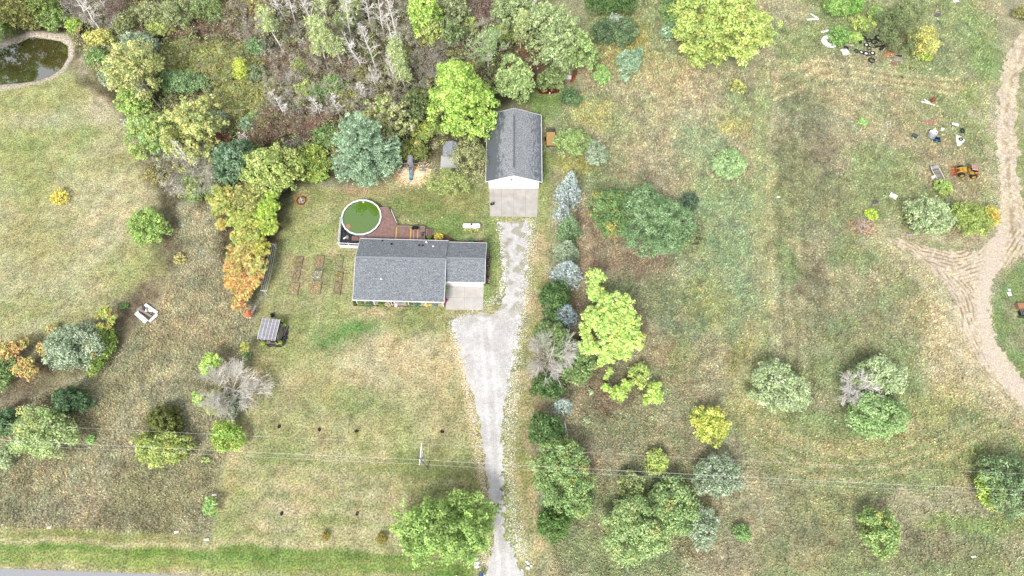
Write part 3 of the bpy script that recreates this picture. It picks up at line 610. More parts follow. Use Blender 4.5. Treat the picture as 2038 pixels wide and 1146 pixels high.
bare(1097, 700, 56, 8, 'large leafless tree with grey-tan twigs in the row beside the driveway', H1, depth=4, kids=3, nl=24, minr=.018)
bush(1091, 771, 31, 24, 3.6, DKGR, 'dark green bushy cedar just below the large leafless tree', 'cedar_tree', 'tree', H1)
spruce(1122, 808, 19, 28, 5, [(184, 200, 188, 3), (164, 182, 168, 2)], 'little silvery spruce beside the white pipe frame', H1)
bush(1087, 855, 32, 36, 4.8, DKGR, 'round dark green cedar left of the white pipe frame', 'cedar_tree', 'tree', H1)
bush(1120, 945, 60, 62, 6.5, [(154, 184, 108, 5), (128, 162, 92, 3), (206, 192, 88, .8)], 'wide green tree flecked with yellow where the wires cross the driveway row', 'broadleaf_tree', 'tree', H1, parts=[(1118, 905, 34, 5), (1150, 1005, 26, 4)], rough=.18)
bare(1077, 990, 24, 5.5, 'small leafless tree against the wide yellow-flecked green tree', H1, depth=3, kids=3, nl=12)
bush(1102, 1040, 35, 34, 4.5, [(110, 144, 70, 3), (92, 126, 60, 2)], 'dark green cedar at the driveway mouth, last of the row', 'cedar_tree', 'tree', H1)
# ailanthus and saplings right of the row
palm_cluster([(1183, 552, 19, 5), (1186, 584, 20, 5), (1225, 612, 34, 7), (1205, 640, 34, 7.5), (1245, 640, 30, 7), (1178, 632, 22, 6), (1166, 668, 14, 5), (1215, 672, 26, 6.5), (1252, 676, 27, 6), (1170, 690, 20, 5), (1212, 706, 22, 5), (1240, 700, 20, 5), (1262, 668, 18, 5.5), (1196, 722, 10, 4), (1212, 740, 8, 3), (1268, 690, 12, 4.5), (1160, 650, 10, 4.5)],
             [(190, 222, 104, 4), (170, 208, 92, 3), (202, 226, 124, 1), (198, 206, 80, 1)], 'big bright lime tree with broken open crown right of the driveway row', 8, 'walnut_tree', lr=.42, dens=6.5, gap=.95)
palm_cluster([(1228, 784, 17, 2.2), (1246, 768, 12, 2), (1205, 772, 9, 1.6), (1208, 752, 7, 1.5)], LIME, 'low lime sapling thicket below the big lime tree', 2.4, 'sapling')
palm_cluster([(1302, 788, 18, 2.4), (1304, 770, 12, 2.2), (1285, 800, 8, 1.5)], LIME, 'lime sapling lying right of the olive-yellow one', 2.4, 'sapling')
bush(1271, 750, 22, 26, 3.2, YGRN, 'olive-yellow sapling with twigs showing, above two lime saplings', 'sapling', 'sapling', fill=.6)
palm_cluster([(1176, 727, 10, 1.8), (1172, 705, 7, 1.6), (1165, 745, 6, 1.2)], YELL, 'little yellow shrub at the foot of the big lime tree', 2, 'sapling', 'shrub')
for (a, b, c, l) in ((1176, 780, 6, 'faint pale green sprout left of the lime sapling thicket'), (1168, 836, 7, 'faint pale green sprout right of the white pipe frame'), (1296, 832, 5, 'tiny green sprout below the lime saplings')):
    bush(a, b, c, c, .8, PALE, l, 'weed_clump', 'weed', fill=.5, trunk=False)
# evergreens of the middle field
bush(1308, 448, 65, 66, 8.5, PINEG, 'largest round green pine in the middle field', 'pine_tree', 'tree', rough=.14, lr=.6, dens=11, asp=.4)
bush(1216, 424, 42, 46, 6, [(126, 160, 92, 4), (108, 142, 82, 2), (196, 176, 72, .5)], 'dense green tree joined to the left side of the largest pine', 'broadleaf_tree', 'tree')
bush(1282, 402, 34, 28, 6.5, PINEG, 'green shrubby tree behind the top of the largest pine', 'broadleaf_tree', 'tree')
bush(1372, 470, 28, 44, 3.6, [(150, 160, 112, 3), (130, 144, 104, 2), (172, 168, 92, 1)], 'thin grey-green shrub leaning on the right side of the largest pine', 'shrub', fill=.6)
bush(1372, 402, 18, 18, 3, [(104, 128, 100, 3), (90, 112, 88, 2)], 'small dark spruce at the upper right of the largest pine', 'spruce_tree', 'tree')
bush(1450, 326, 31, 32, 4.5, [(176, 206, 140, 3), (150, 182, 114, 2)], 'lone light green round pine in the open middle field', 'pine_tree', 'tree', rough=.1, dens=11)
bush(1138, 284, 34, 30, 4, [(166, 190, 110, 3), (146, 172, 96, 2)], 'light green bushy tree overhanging the utility trailer', 'broadleaf_tree', 'tree', lr=.55)
bush(1189, 307, 22, 26, 3.6, SAGEP, 'round sage green spruce right of the tree at the trailer', 'spruce_tree', 'tree')
bush(1135, 193, 22, 18, 2.6, [(112, 142, 92, 3), (94, 124, 78, 2)], 'dark green shrub beside the red mulch bed', 'shrub')
bush(1203, 62, 25, 28, 4, [(110, 136, 94, 3), (92, 118, 78, 2)], 'dark green cedar, left one of a touching pair in the upper field', 'cedar_tree', 'tree')
bush(1243, 62, 25, 31, 4.4, [(124, 150, 104, 3), (104, 130, 88, 2)], 'mid green cedar, right one of a touching pair in the upper field', 'cedar_tree', 'tree')
bush(1223, 45, 14, 14, 4, [(168, 186, 160, 3), (150, 168, 140, 2)], 'pale sage shrub wedged between the pair of cedars', 'shrub')
bush(1218, 6, 46, 24, 4.5, DKGR, 'wide dark green shrub cut by the top edge above the cedar pair', 'shrub')
bush(1251, 123, 25, 28, 4, PINE, 'bluish young pine below the pair of cedars', 'pine_tree', 'tree', rough=.06, asp=.4)
bush(1272, 104, 9, 11, 2.2, PINE, 'little pine touching the upper right of the bluish young pine', 'pine_tree', 'tree')
bush(1244, 156, 8, 9, 1.5, PINE, 'tiny bluish pine seedling under the bluish young pine', 'pine_tree', 'tree')
bush(1198, 149, 17, 21, 2.6, [(164, 200, 112, 3), (144, 182, 98, 2)], 'bright green shrub left of the bluish young pine', 'shrub')
tree(1105, 70, 48, 70, 13, [(172, 192, 128, 3), (150, 174, 112, 2), (192, 202, 132, 1)], 'large airy sage green tree over the wooden bird house stand', fill=.6, rough=.3, lr=.6, dens=7)
tree(1150, 100, 34, 44, 10, [(164, 188, 112, 3), (146, 172, 100, 2)], 'airy green tree at the right flank of the large sage one', fill=.6, rough=.3, lr=.6)
bush(1171, 118, 17, 18, 3.4, GREENP, 'bright green shrub at the right foot of the airy trees', 'shrub')
bush(1096, 160, 26, 24, 4, [(150, 172, 104, 3), (128, 150, 84, 2)], 'green shrub standing between the bird house stand and the red mulch bed', 'shrub', fill=.8)
tree(1438, 42, 82, 88, 13, YGRN, 'very large yellow-green poplar at the top of the middle field', hc=8, rz=5, lr=.8, ls=.24, fill=.85, name='poplar_tree', rough=.22, dens=7)
bush(1348, 28, 32, 54, 5, GREENP, 'tall green shrub on the left flank of the large poplar', 'shrub', rough=.25)
bush(1330, 62, 16, 16, 3, PINE, 'small blue-green shrub low on the left flank of the large poplar', 'shrub')
bush(1400, 110, 40, 24, 3, YGRN, 'low yellow-green growth at the lower left foot of the large poplar', 'shrub', fill=.7)
bush(1468, 172, 15, 18, 1.6, YELL, 'thin yellow-leaved seedling in the upper right of the middle field', 'sapling', 'sapling', fill=.3, trunk=False)
# lower right field
bush(1550, 771, 51, 50, 6, PALE, 'round pale sage tree alone right of the lime saplings', 'broadleaf_tree', 'tree', dens=10)
bush(1750, 748, 48, 36, 5.5, PALE, 'pale green tree behind the white bare one', 'broadleaf_tree', 'tree')
bush(1743, 828, 54, 46, 5.5, [(164, 196, 122, 3), (144, 178, 106, 2)], 'fresh green round tree just below the white bare one', 'broadleaf_tree', 'tree')
bare(1722, 772, 44, 6.5, 'white leafless tree between two pale green crowns at right', None, depth=4, kids=3, nl=16, bark='bark_white', minr=.02)
bush(1413, 845, 37, 36, 3.8, [(206, 214, 84, 3), (184, 206, 80, 2), (224, 208, 78, 1)], 'bright yellow-lime round tree in the lower middle field', 'maple_tree', 'tree', rough=.2)
bush(1307, 920, 23, 24, 2.6, YGRN, 'small yellow round shrub just above the wires', 'shrub')
bush(1426, 947, 46, 41, 4.4, SAGEP, 'grey-green round tree crossed by the wires', 'broadleaf_tree', 'tree', dens=10)
bush(1255, 967, 28, 27, 3.6, [(164, 178, 108, 3), (144, 158, 96, 2)], 'thin olive-green shrub crossed by the wires, with grey twigs', 'shrub', fill=.75)
bush(1268, 1052, 60, 65, 6, [(170, 196, 124, 4), (146, 176, 104, 3), (192, 196, 112, 1)], 'biggest round green tree in the lower right cluster', 'broadleaf_tree', 'tree', dens=10)
bush(1343, 1005, 48, 50, 5, [(158, 186, 116, 4), (136, 166, 100, 3), (198, 186, 100, .4)], 'round green tree behind the biggest of the lower right cluster', 'broadleaf_tree', 'tree', dens=10)
bush(1398, 1050, 31, 38, 3.8, SAGEP, 'pale sage tree at the right end of the lower cluster', 'broadleaf_tree', 'tree')
bush(1477, 1060, 16, 17, 1.8, [(150, 186, 108, 3), (130, 166, 94, 2)], 'small round green bush right of the lower cluster', 'shrub')
bush(1750, 1058, 38, 43, 4.6, [(156, 184, 104, 3), (130, 160, 90, 2), (196, 196, 96, 1)], 'solitary green pine tinged yellow near the bottom right', 'pine_tree', 'tree', dens=11)
bush(2010, 966, 56, 56, 5, [(140, 166, 112, 3), (118, 146, 98, 2)], 'broad dark green tree cut by the right edge under the wires', 'broadleaf_tree', 'tree')
bush(1968, 972, 24, 34, 3.4, [(190, 208, 70, 3), (164, 196, 72, 2)], 'yellow-green shrub on the left side of the dark tree at the right edge', 'shrub')
bush(1851, 430, 42, 38, 4.8, PALE, 'round pale green tree below the old rowing boat', 'broadleaf_tree', 'tree', lr=.55)
bush(1934, 437, 36, 37, 4, [(172, 190, 92, 3), (150, 172, 84, 2)], 'yellow-green round tree by the bend of the dirt track', 'broadleaf_tree', 'tree')
bush(1972, 430, 17, 20, 2.6, [(196, 196, 72, 3), (222, 160, 72, 1)], 'yellow and orange shrub at the very edge of the dirt track', 'shrub')
bush(1815, 432, 12, 14, 2, OLIVE, 'small olive shrub on the left side of the pale tree below the boat', 'shrub')
bush(1734, 426, 13, 11, 1.2, [(190, 210, 64, 3), (170, 196, 64, 2)], 'small bright lime shrub above the brush pile', 'shrub')
bush(1717, 242, 9, 8, 1, [(164, 200, 112, 3)], 'tiny bright green shrub alone in the right meadow', 'shrub')
bush(1878, 372, 17, 16, 1.8, [(160, 192, 100, 3), (190, 196, 84, 1)], 'light green shrub growing over the bow of the old boat', 'shrub')
# top right dump
bush(1666, 12, 26, 24, 3, [(154, 190, 92, 3), (134, 170, 84, 2)], 'bright green shrub at the top edge beside the white plastic pieces', 'shrub')
bush(1700, 10, 16, 20, 3, [(132, 178, 76, 3)], 'deep green shrub at the top edge right of the bright green one', 'shrub')
bush(1742, 28, 13, 15, 2.2, [(156, 190, 96, 3)], 'small round green shrub above the tyre pile', 'shrub')
bush(1715, 46, 26, 20, 1.8, YGRN, 'sparse yellow-green shrub left of the small round green one', 'shrub', fill=.5)
bush(1671, 72, 20, 22, 2.6, [(140, 182, 90, 3), (120, 160, 82, 2)], 'green shrub growing through the white swirl of plastic', 'shrub')
bush(1698, 74, 17, 14, 1.8, [(164, 190, 92, 3)], 'light green shrub between the plastic and the tyre pile', 'shrub')
bush(1780, 60, 44, 52, 3.4, [(130, 146, 92, 3), (112, 128, 80, 2)], 'wide thin grey-green shrub above the rusty scrap', 'shrub', fill=.55)
bush(1838, 84, 30, 38, 3, YELL, 'yellow shrub at the right end of the scrap heap', 'shrub', fill=.8)
bush(1842, 112, 12, 10, 1.6, [(170, 200, 64, 3)], 'small lime shrub below the yellow one', 'shrub')
bush(1810, 20, 30, 26, 2.2, [(146, 160, 104, 3)], 'faint green shrub near the top edge above the yellow one', 'shrub', fill=.4)
bush(2040, 25, 20, 14, 3, OLIVE, 'olive shrub cut by the top right corner', 'shrub', fill=.7)
# lower left
tree(888, 1048, 86, 70, 11, [(160, 192, 92, 4), (136, 170, 84, 3), (178, 204, 110, 1)], 'big green oak between the front lawn and the driveway mouth', hc=5.5, rz=4.2, lr=.75, ls=.2, name='oak_tree', rough=.28, fill=1.0, dens=9)
for (a, b, r, l) in ((648, 1067, 9, 'smaller clipped orange-green ball shrub by the verge'), (759, 1073, 11, 'larger clipped olive ball shrub by the verge')):
    bush(a, b, r, r, 1.1, [(176, 140, 64, 2), (140, 150, 60, 3)], l, 'ball_shrub', 'shrub', 'clipped ball shrubs', rough=.02, dens=22, ls=.09, lr=.2)
bush(295, 452, 39, 36, 4.5, [(166, 194, 96, 3), (144, 176, 86, 2)], 'round bright green tree on the edge of the mowed meadow', 'broadleaf_tree', 'tree')
bush(118, 392, 18, 19, 1.6, [(230, 212, 70, 3), (214, 200, 80, 1)], 'yellow sapling alone in the mowed meadow', 'sapling', 'sapling', fill=.5, trunk=False)
bush(357, 515, 10, 12, 1.3, [(196, 190, 116, 3)], 'small pale yellow shrub at the end of the brush line', 'shrub', fill=.6)
bush(150, 690, 52, 48, 5.4, SAGEP, 'large pale sage tree in the lower left hedge line', 'broadleaf_tree', 'tree', dens=10)
bush(200, 692, 24, 50, 3, [(130, 160, 66, 3), (150, 170, 72, 2)], 'green shrub wrapped round the right side of the pale sage tree', 'shrub')
G2 = 'sumacs in the lower left hedge line'
palm_cluster([(182, 690, 12, 3.4), (186, 706, 9, 3.2), (176, 675, 6, 3)], SUMO, 'orange sumac growing in front of the pale sage tree', 3.4, 'sumac', 'shrub', G2)
palm_cluster([(212, 622, 14, 2.4), (226, 634, 10, 2.2), (200, 650, 10, 2.2), (218, 648, 8, 2), (195, 628, 7, 2)], SUMG, 'yellow-orange sumac at the top end of the lower left hedge line', 3, 'sumac', 'shrub', G2)
palm_cluster([(88, 695, 13, 2.2), (92, 705, 9, 2.1), (80, 688, 6, 2)], SUMO, 'small orange sumac left of the pale sage tree', 2.6, 'sumac', 'shrub', G2)
palm_cluster([(50, 728, 20, 2.8), (60, 742, 16, 2.6), (38, 735, 14, 2.6)], SUMO, 'round orange sumac by the dark green shrub at the left edge', 3, 'sumac', 'shrub', G2)
palm_cluster([(14, 698, 22, 2.6), (40, 690, 14, 2.4), (55, 680, 8, 2)], SUMO, 'spreading orange sumac touching the left edge', 3, 'sumac', 'shrub', G2)
palm_cluster([(108, 653, 8, 1), (98, 655, 6, .9)], SUMO, 'tiny orange sumac shoot above the pale sage tree', 1, 'sumac', 'shrub', G2)
bush(8, 738, 22, 34, 3.4, GREENP, 'dark green shrub cut by the left edge under the sumacs', 'shrub')
pine(140, 796, 38, 34, 5.6, [(104, 136, 92, 3), (86, 116, 78, 2)], 'dark green pine above the large light green tree at lower left', lv=7, nb=10, lr=.42)
bush(87, 862, 61, 50, 5.2, [(180, 200, 128, 4), (158, 182, 110, 3), (196, 192, 100, .4)], 'very broad light green tree crossed by the wires at lower left', 'broadleaf_tree', 'tree', dens=10)
pine(8, 838, 28, 32, 4.6, [(136, 170, 116, 3), (116, 150, 100, 2)], 'green pine cut by the left edge above the wires', lv=7, nb=10, lr=.42)
bush(8, 908, 20, 22, 2.6, PALE, 'pale green shrub cut by the left edge below the wires', 'shrub')
pine(323, 838, 40, 36, 4.8, [(128, 136, 66, 3), (106, 118, 58, 2)], 'olive brown cedar above a yellow-green shrub', name='cedar_tree', lv=7, nb=11, lr=.36, dens=14)
bush(322, 890, 50, 36, 3.8, [(182, 196, 96, 3), (158, 178, 88, 2), (206, 190, 84, .5)], 'yellow-green shrub crossed by the wires below the olive cedar', 'shrub', rough=.25)
bare(455, 765, 64, 7.5, 'pale leafless tree spreading wide at the left side of the front lawn', None, depth=4, kids=3, nl=22, minr=.018)
palm_cluster([(420, 722, 19, 3), (410, 735, 12, 2.8)], LIME, 'lime shrub above left of the pale leafless tree', 3, 'shrub', 'shrub')
palm_cluster([(396, 792, 12, 2.4), (400, 800, 8, 2)], LIME, 'small lime shrub left of the pale leafless tree', 2.4, 'shrub', 'shrub')
bush(430, 800, 20, 26, 3, [(188, 196, 84, 3), (160, 176, 90, 2)], 'yellow-green shrub under the branches of the pale leafless tree', 'shrub', fill=.6)
bush(466, 805, 12, 26, 3.2, [(130, 146, 110, 3)], 'narrow grey-green shrub at the foot of the pale leafless tree', 'shrub', fill=.7)
bush(454, 868, 33, 30, 3.4, [(166, 200, 76, 3), (144, 182, 70, 2), (206, 196, 84, .5)], 'vivid green round bush below the pale leafless tree', 'shrub')
palm_cluster([(420, 1003, 14, 1.6), (424, 1018, 9, 1.4), (412, 1012, 9, 1.4)], [(156, 194, 104, 3), (140, 176, 92, 2)], 'star-shaped green shrub on the corner of the rough field', 2, 'shrub', 'shrub')
bush(180, 874, 8, 9, .9, [(160, 200, 108, 3)], 'tiny bright green shrub in the rough left field', 'shrub', trunk=False)
bush(410, 916, 9, 6, .5, [(172, 188, 104, 3)], 'faint green tuft below the wires in the rough left field', 'weed_clump', 'weed', fill=.5, trunk=False)
palm_cluster([(490, 688, 9, 1.8), (488, 697, 7, 1.6)], SUMG, 'tiny yellow-orange sumac below the grey pergola', 2, 'sumac', 'shrub', G2)
bush(490, 711, 8, 8, 1.2, GREENP, 'small dark green shrub below the tiny sumac at the lawn edge', 'shrub')
bush(248, 610, 7, 6, .8, [(112, 160, 76, 3)], 'tiny dark green shrub beside the collapsed white panels', 'shrub', trunk=False)
# sumac grove left of the clothes line
G3 = 'sumacs in the grove beside the clothes line'
def sumac(px, py, r, h, pal, label):
    n = 7; bl = [(px, py, r*.55, h)]+[(px+r*.62*math.cos(k*1.05+px), py+r*.62*math.sin(k*1.05+px), r*random.uniform(.3, .46), h*random.uniform(.82, .98)) for k in range(n)]
    palm_cluster(bl, pal, label, h, 'sumac', 'shrub', G3, ls=.26, dens=8, lr=.45)
sumac(446, 398, 34, 4, [(176, 184, 84, 3), (156, 174, 80, 3), (196, 166, 84, 1)], 'yellow-green sumac, top left one of the grove')
sumac(500, 392, 32, 5, OLIVE+[(190, 190, 90, 2)], 'olive sumac in the top middle of the grove')
sumac(530, 410, 32, 4.6, [(170, 196, 60, 3), (150, 182, 60, 2)], 'bright green sumac at the top right of the grove, nearest the fire pit')
sumac(478, 432, 32, 4.4, [(174, 186, 80, 3), (156, 174, 76, 2), (200, 170, 80, .6)], 'yellow-green sumac below the top left one of the grove')
sumac(530, 446, 28, 4.2, [(166, 190, 64, 3), (180, 182, 70, 1)], 'green sumac beside the white bin in the grove')
sumac(490, 468, 30, 4.4, SUMG, 'speckled yellow-green sumac in the middle of the grove')
sumac(520, 494, 22, 4, [(170, 182, 66, 3), (206, 170, 66, 1)], 'green-gold sumac touching the top of the clothes line')
sumac(478, 502, 27, 4.2, SUMO+[(176, 178, 76, 5)], 'mixed orange and green sumac left of centre in the grove')
sumac(512, 526, 26, 4, SUMO+SUMG, 'orange sumac close beside the clothes line')
sumac(466, 535, 26, 3.8, [(206, 166, 90, 3), (188, 184, 90, 3), (206, 134, 80, 1)], 'golden orange sumac bulging from the left side of the grove')
sumac(496, 556, 28, 3.6, [(206, 138, 82, 3), (206, 116, 80, 1.5), (196, 180, 88, 3)], 'red-orange sumac near the lower end of the clothes line')
sumac(460, 560, 14, 3, [(220, 172, 84, 3)], 'small pale orange sumac poking from the left side of the grove')
sumac(486, 578, 24, 3.4, [(202, 150, 84, 3), (190, 178, 86, 3)], 'dull orange sumac at the bottom end of the grove')
sumac(477, 602, 17, 2.8, SUMR+[(176, 180, 84, 4)], 'red and green sumac standing just below the grove')
sumac(494, 624, 8, 2, SUMR, 'small scarlet sumac beside the leaning white board')
sumac(441, 447, 12, 2.4, [(206, 190, 90, 3)], 'little golden sumac outside the left side of the grove')
# left wood edge
tree(540, 338, 52, 56, 9, [(182, 198, 100, 4), (160, 182, 92, 3), (196, 196, 120, 1)], 'light yellow-green tree at the upper left corner of the lawn', hc=5.5, rz=3.5, lr=.6, fill=1)
tree(375, 255, 56, 62, 10, [(206, 204, 112, 4), (186, 194, 112, 3), (170, 188, 112, 3)], 'yellow leaved poplar in the wood edge beside the mowed meadow', hc=6.5, rz=4, lr=.6, fill=.6, rough=.3, name='poplar_tree', base=1)
tree(300, 268, 42, 52, 9, [(172, 192, 98, 3), (156, 182, 96, 2), (150, 186, 130, 1)], 'green poplar at the outermost corner of the wood edge', hc=5.5, rz=3.5, lr=.55, fill=.6, rough=.28, name='poplar_tree')
tree(265, 140, 46, 58, 12, [(198, 202, 118, 3), (180, 192, 112, 2), (190, 180, 120, 1)], 'tall pale yellow birch clump right of the pond', hc=7.5, rz=5, lr=.55, fill=.6, rough=.25, name='birch_tree', bark='bark_white')
tree(262, 200, 30, 34, 6, [(172, 204, 98, 3), (160, 188, 92, 2)], 'fresh green birch below the tall pale yellow clump', hc=4, rz=2.6, lr=.5, fill=.7, name='birch_tree', bark='bark_white')
bush(280, 92, 34, 22, 6, SAGEP, 'silvery sage willow above the tall pale yellow birch clump', 'willow_shrub')
bush(221, 148, 20, 26, 3.6, SAGEP, 'silvery shrub at the meadow edge right of the pond', 'willow_shrub')
bush(196, 118, 26, 20, 3.6, GREENP, 'leafy green shrub between the pond bank and the silvery shrub', 'shrub')
bush(200, 78, 30, 20, 3.6, YELL, 'golden shrub at the foot of the white birches by the pond', 'shrub', fill=.7)
bush(148, 50, 14, 18, 3, [(176, 208, 76, 3)], 'lime shrub at the top right end of the pond bank', 'shrub')
bush(365, 165, 46, 24, 3.8, [(138, 172, 112, 3), (118, 152, 96, 2), (158, 186, 128, 1)], 'blue-green willow thicket on the near side of the weed field', 'willow_shrub')
bush(432, 245, 22, 26, 3.6, SAGEP, 'silvery shrub at the right side of the yellow poplar', 'willow_shrub')
bush(436, 276, 22, 18, 2.2, REDB, 'dull red shrub below the silvery one', 'shrub')
tree(466, 318, 42, 44, 8, [(118, 150, 112, 3), (98, 130, 88, 2), (142, 170, 136, 1)], 'dark bluish green tree in front of the yellow-green lawn corner tree', hc=4.6, rz=3, lr=.55)
bush(390, 372, 40, 30, 3, [(150, 176, 110, 3), (130, 160, 96, 2), (176, 176, 92, 1)], 'green shrub mass above the top left sumac', 'shrub')
bush(420, 336, 36, 26, 2.8, [(150, 160, 92, 3), (128, 150, 80, 2), (196, 170, 90, .6)], 'olive undergrowth bush at the foot of the dark bluish tree', 'shrub')
bush(330, 345, 34, 28, 2.4, [(156, 156, 96, 3), (132, 136, 84, 2), (190, 160, 90, .6)], 'brown-green scrub at the meadow edge below the green poplar', 'shrub')
bush(618, 322, 44, 36, 3.6, [(160, 182, 78, 3), (134, 162, 70, 2), (190, 200, 84, 1)], 'bright leafy bush left of the huge white pine', 'shrub')
bush(630, 350, 20, 14, 2.4, LIME, 'lime tipped bush at the lawn edge left of the huge pine', 'shrub')
bush(650, 275, 26, 26, 3.6, GREENP, 'mid green bush behind the left shoulder of the huge pine', 'shrub')
bush(820, 300, 34, 22, 3, [(140, 150, 78, 3), (118, 134, 66, 2), (176, 164, 76, .8)], 'olive bush between the huge pine and the playset', 'shrub')
bush(842, 262, 24, 20, 3.8, [(160, 184, 76, 3), (190, 180, 76, 1)], 'yellow-green bush at the left foot of the lime maple', 'shrub')
tree(775, 235, 46, 44, 9, [(182, 188, 120, 3), (160, 176, 96, 2), (188, 178, 150, 1.5)], 'thin grey-green tree behind the right shoulder of the huge pine', fill=.55, rough=.3, lr=.5)
tree(824, 215, 30, 46, 7, [(122, 136, 84, 3), (104, 124, 72, 2), (160, 150, 100, .6)], 'dark green vine covered tree left of the lime maple', lr=.5)
tree(845, 22, 28, 40, 13, LIME, 'lime poplar near the top edge above the lime maple', hc=8, lr=.55, fill=.8, name='poplar_tree')
tree(858, 62, 26, 30, 8, [(176, 194, 106, 3), (196, 184, 84, 1)], 'yellow-green poplar just below the lime one near the top edge', lr=.5, fill=.7, name='poplar_tree')
tree(1024, 155, 34, 48, 9, [(176, 198, 122, 3), (156, 182, 106, 2)], 'pale green tree between the lime maple and the ridge of the large garage', lr=.55, fill=.75)
bare(972, 150, 60, 10.5, 'half dead tree with pinkish white twigs and green leaves right of the lime maple', None, depth=4, kids=3, nl=12, leaves=[(160, 186, 120, 3), (142, 170, 104, 2)], lfrac=.35, minr=.035, base=True)
bare(1052, 60, 40, 9, 'white leafless crown left of the airy sage tree', None, depth=4, kids=3, nl=8, bark='bark_white', minr=.035, base=True)
tree(1030, 20, 44, 40, 9, [(166, 184, 124, 3), (146, 166, 104, 2)], 'sage tree cut by the top edge left of the airy sage tree', lr=.55, fill=.7)
tree(905, 20, 30, 34, 8, [(160, 172, 120, 3), (140, 150, 100, 2)], 'dull sage tree at the top edge right of the lime poplar', lr=.5, fill=.6)
tree(892, 62, 32, 28, 7, [(150, 168, 110, 3), (130, 150, 92, 2)], 'dull green tree behind the top of the lime maple', lr=.5, fill=.7)
bush(930, 48, 20, 20, 3.6, YGRN, 'yellow speckled shrub among brown thicket near the top edge', 'shrub', fill=.6)
bush(968, 25, 36, 28, 3.6, BRN, 'purple-brown thicket near the top edge right of centre', 'shrub')
bush(1008, 66, 24, 22, 3.6, [(150, 174, 90, 3), (180, 176, 80, 1)], 'green shrub behind the half dead pinkish tree', 'shrub')
bush(850, 128, 34, 34, 5.5, GRYB, 'tan-grey leafless thicket left of the lime maple', 'shrub', dens=6, ls=.11, asp=.3)
bush(872, 95, 22, 22, 4.5, GRYB, 'brown-grey thicket above the tan-grey one', 'shrub', dens=6, ls=.11, asp=.3)
# apple tree over playhouse
tree(934, 316, 38, 40, 6.5, [(172, 178, 112, 3), (154, 166, 100, 2), (184, 172, 140, 1)], 'thin sage apple tree on the right side of the grey playhouse', hc=3.8, rz=2.6, lr=.45, ls=.13, fill=.55, rough=.25, name='apple_tree')
tree(893, 362, 44, 30, 5.5, [(176, 188, 104, 3), (158, 174, 96, 2)], 'yellow-green apple tree in front of the grey playhouse', hc=3.2, rz=2.2, lr=.45, ls=.13, fill=.65, rough=.2, name='apple_tree')
# birches and aspens of the wood (feet of the trunks)
G4 = 'white trunked aspens and birches in the wood'
PG = [(188, 204, 136, 3), (168, 188, 120, 2), (204, 208, 126, 1)]
def bir(px, py, H, r, label, leaves=PG, lf=.9, nl=20, depth=3, st=1):
    bare(px, py, r*1.1, H, label, G4, base=True, bark='bark_white', depth=depth, kids=3, nl=nl, name='birch_tree' if leaves else 'bare_birch', leaves=leaves, spread=.6, lfrac=lf, minr=.024, stems=st)
bir(567, 108, 13, 26, 'leafy aspen leaning over the top right of the weed field', nl=14)
bir(652, 135, 13.5, 24, 'leafy aspen second from the left of the trio of leaning aspens')
bir(686, 138, 15, 30, 'tallest leafy aspen with thick white trunk near the wood centre', nl=16)
bir(728, 150, 13, 22, 'grey leafless aspen right of the tallest leafy one', None)
bir(750, 142, 14, 26, 'white leafless aspen arching over the wood centre', None)
bir(790, 122, 15, 26, 'leafless white trunk with long twigs above the tan-grey thicket', None)
bir(800, 150, 11, 20, 'aspen with pale leaves left of the tan-grey thicket', PG)
bir(808, 182, 10, 18, 'leggy white aspen with few leaves behind the dark vine tree', PG, .5)
bir(787, 178, 10.5, 18, 'twin white stems above the thin grey-green tree', None, st=2)
bir(795, 90, 16, 20, 'tall bare aspen whose trunk runs to the top edge left of the lime poplar', None)
bir(765, 75, 15, 22, 'bare aspen at the top edge, left of the trunk beside the lime poplar', None)
bir(740, 62, 14, 22, 'bare aspen at the top edge above the white arching one', None)
bir(715, 60, 14, 24, 'pale green aspen near the top edge right of centre', PG, .6)
bir(700, 85, 14, 24, 'grey twigged aspen between leafy ones at the wood centre', None)
bir(628, 60, 12, 24, 'grey bare aspen left of the tallest leafy one near the top edge', None)
bir(590, 52, 12, 24, 'bare white aspen above the brown thicket near the top edge', None)
bir(572, 44, 11, 20, 'slim bare aspen just left of the bare white one near the top edge', None)
bir(655, 45, 11, 22, 'pale leafed aspen near the top edge above the trio', PG, .5)
bir(571, 238, 9.5, 22, 'bare white birch with feathery twigs at the right end of the weed field', None, nl=16)
bir(646, 242, 8.5, 18, 'small bare birch in the brown thicket left of the huge pine', None)
bir(678, 236, 8.5, 16, 'slim bare birch rising behind the left top of the huge pine', None)
bir(500, 308, 7.5, 20, 'spiky white dead tree left of the yellow-green lawn corner tree', None, nl=14)
bir(476, 350, 6.5, 12, 'dead white trunk leaning over the dark bluish tree', None, nl=6)
bir(490, 163, 5.5, 12, 'slender lime birch standing alone in the weed field', [(206, 218, 74, 3), (190, 208, 72, 1)], 1.0, nl=14)
bir(210, 74, 13, 24, 'white birch with long straight trunk right of the pond', None, nl=12)
bir(186, 54, 12, 22, 'second white birch, close left of the long straight one by the pond', None)
bir(226, 40, 9, 14, 'short white birch stem above the golden shrub by the pond', None, nl=8)
bir(303, 232, 9, 16, 'bare birch stem crossing in front of the yellow poplar foot', None, nl=7)
bir(262, 262, 4.5, 14, 'low white dead snag at the mowed meadow edge', None, nl=10)
bir(320, 214, 11, 22, 'thick white birch trunk under the pale yellow clump', PG, .5, nl=10)
bir(405, 350, 11, 26, 'leaning grey bare tree below the yellow poplar', None, nl=10)
bir(385, 340, 11, 24, 'second leaning grey bare tree, nearer the meadow than its twin', None, nl=8)
bir(725, 205, 8, 18, 'grey twiggy tree just behind the top of the huge pine', None, nl=14)
bir(755, 190, 8.5, 22, 'grey twiggy tree above the thin grey-green tree', None, nl=14)
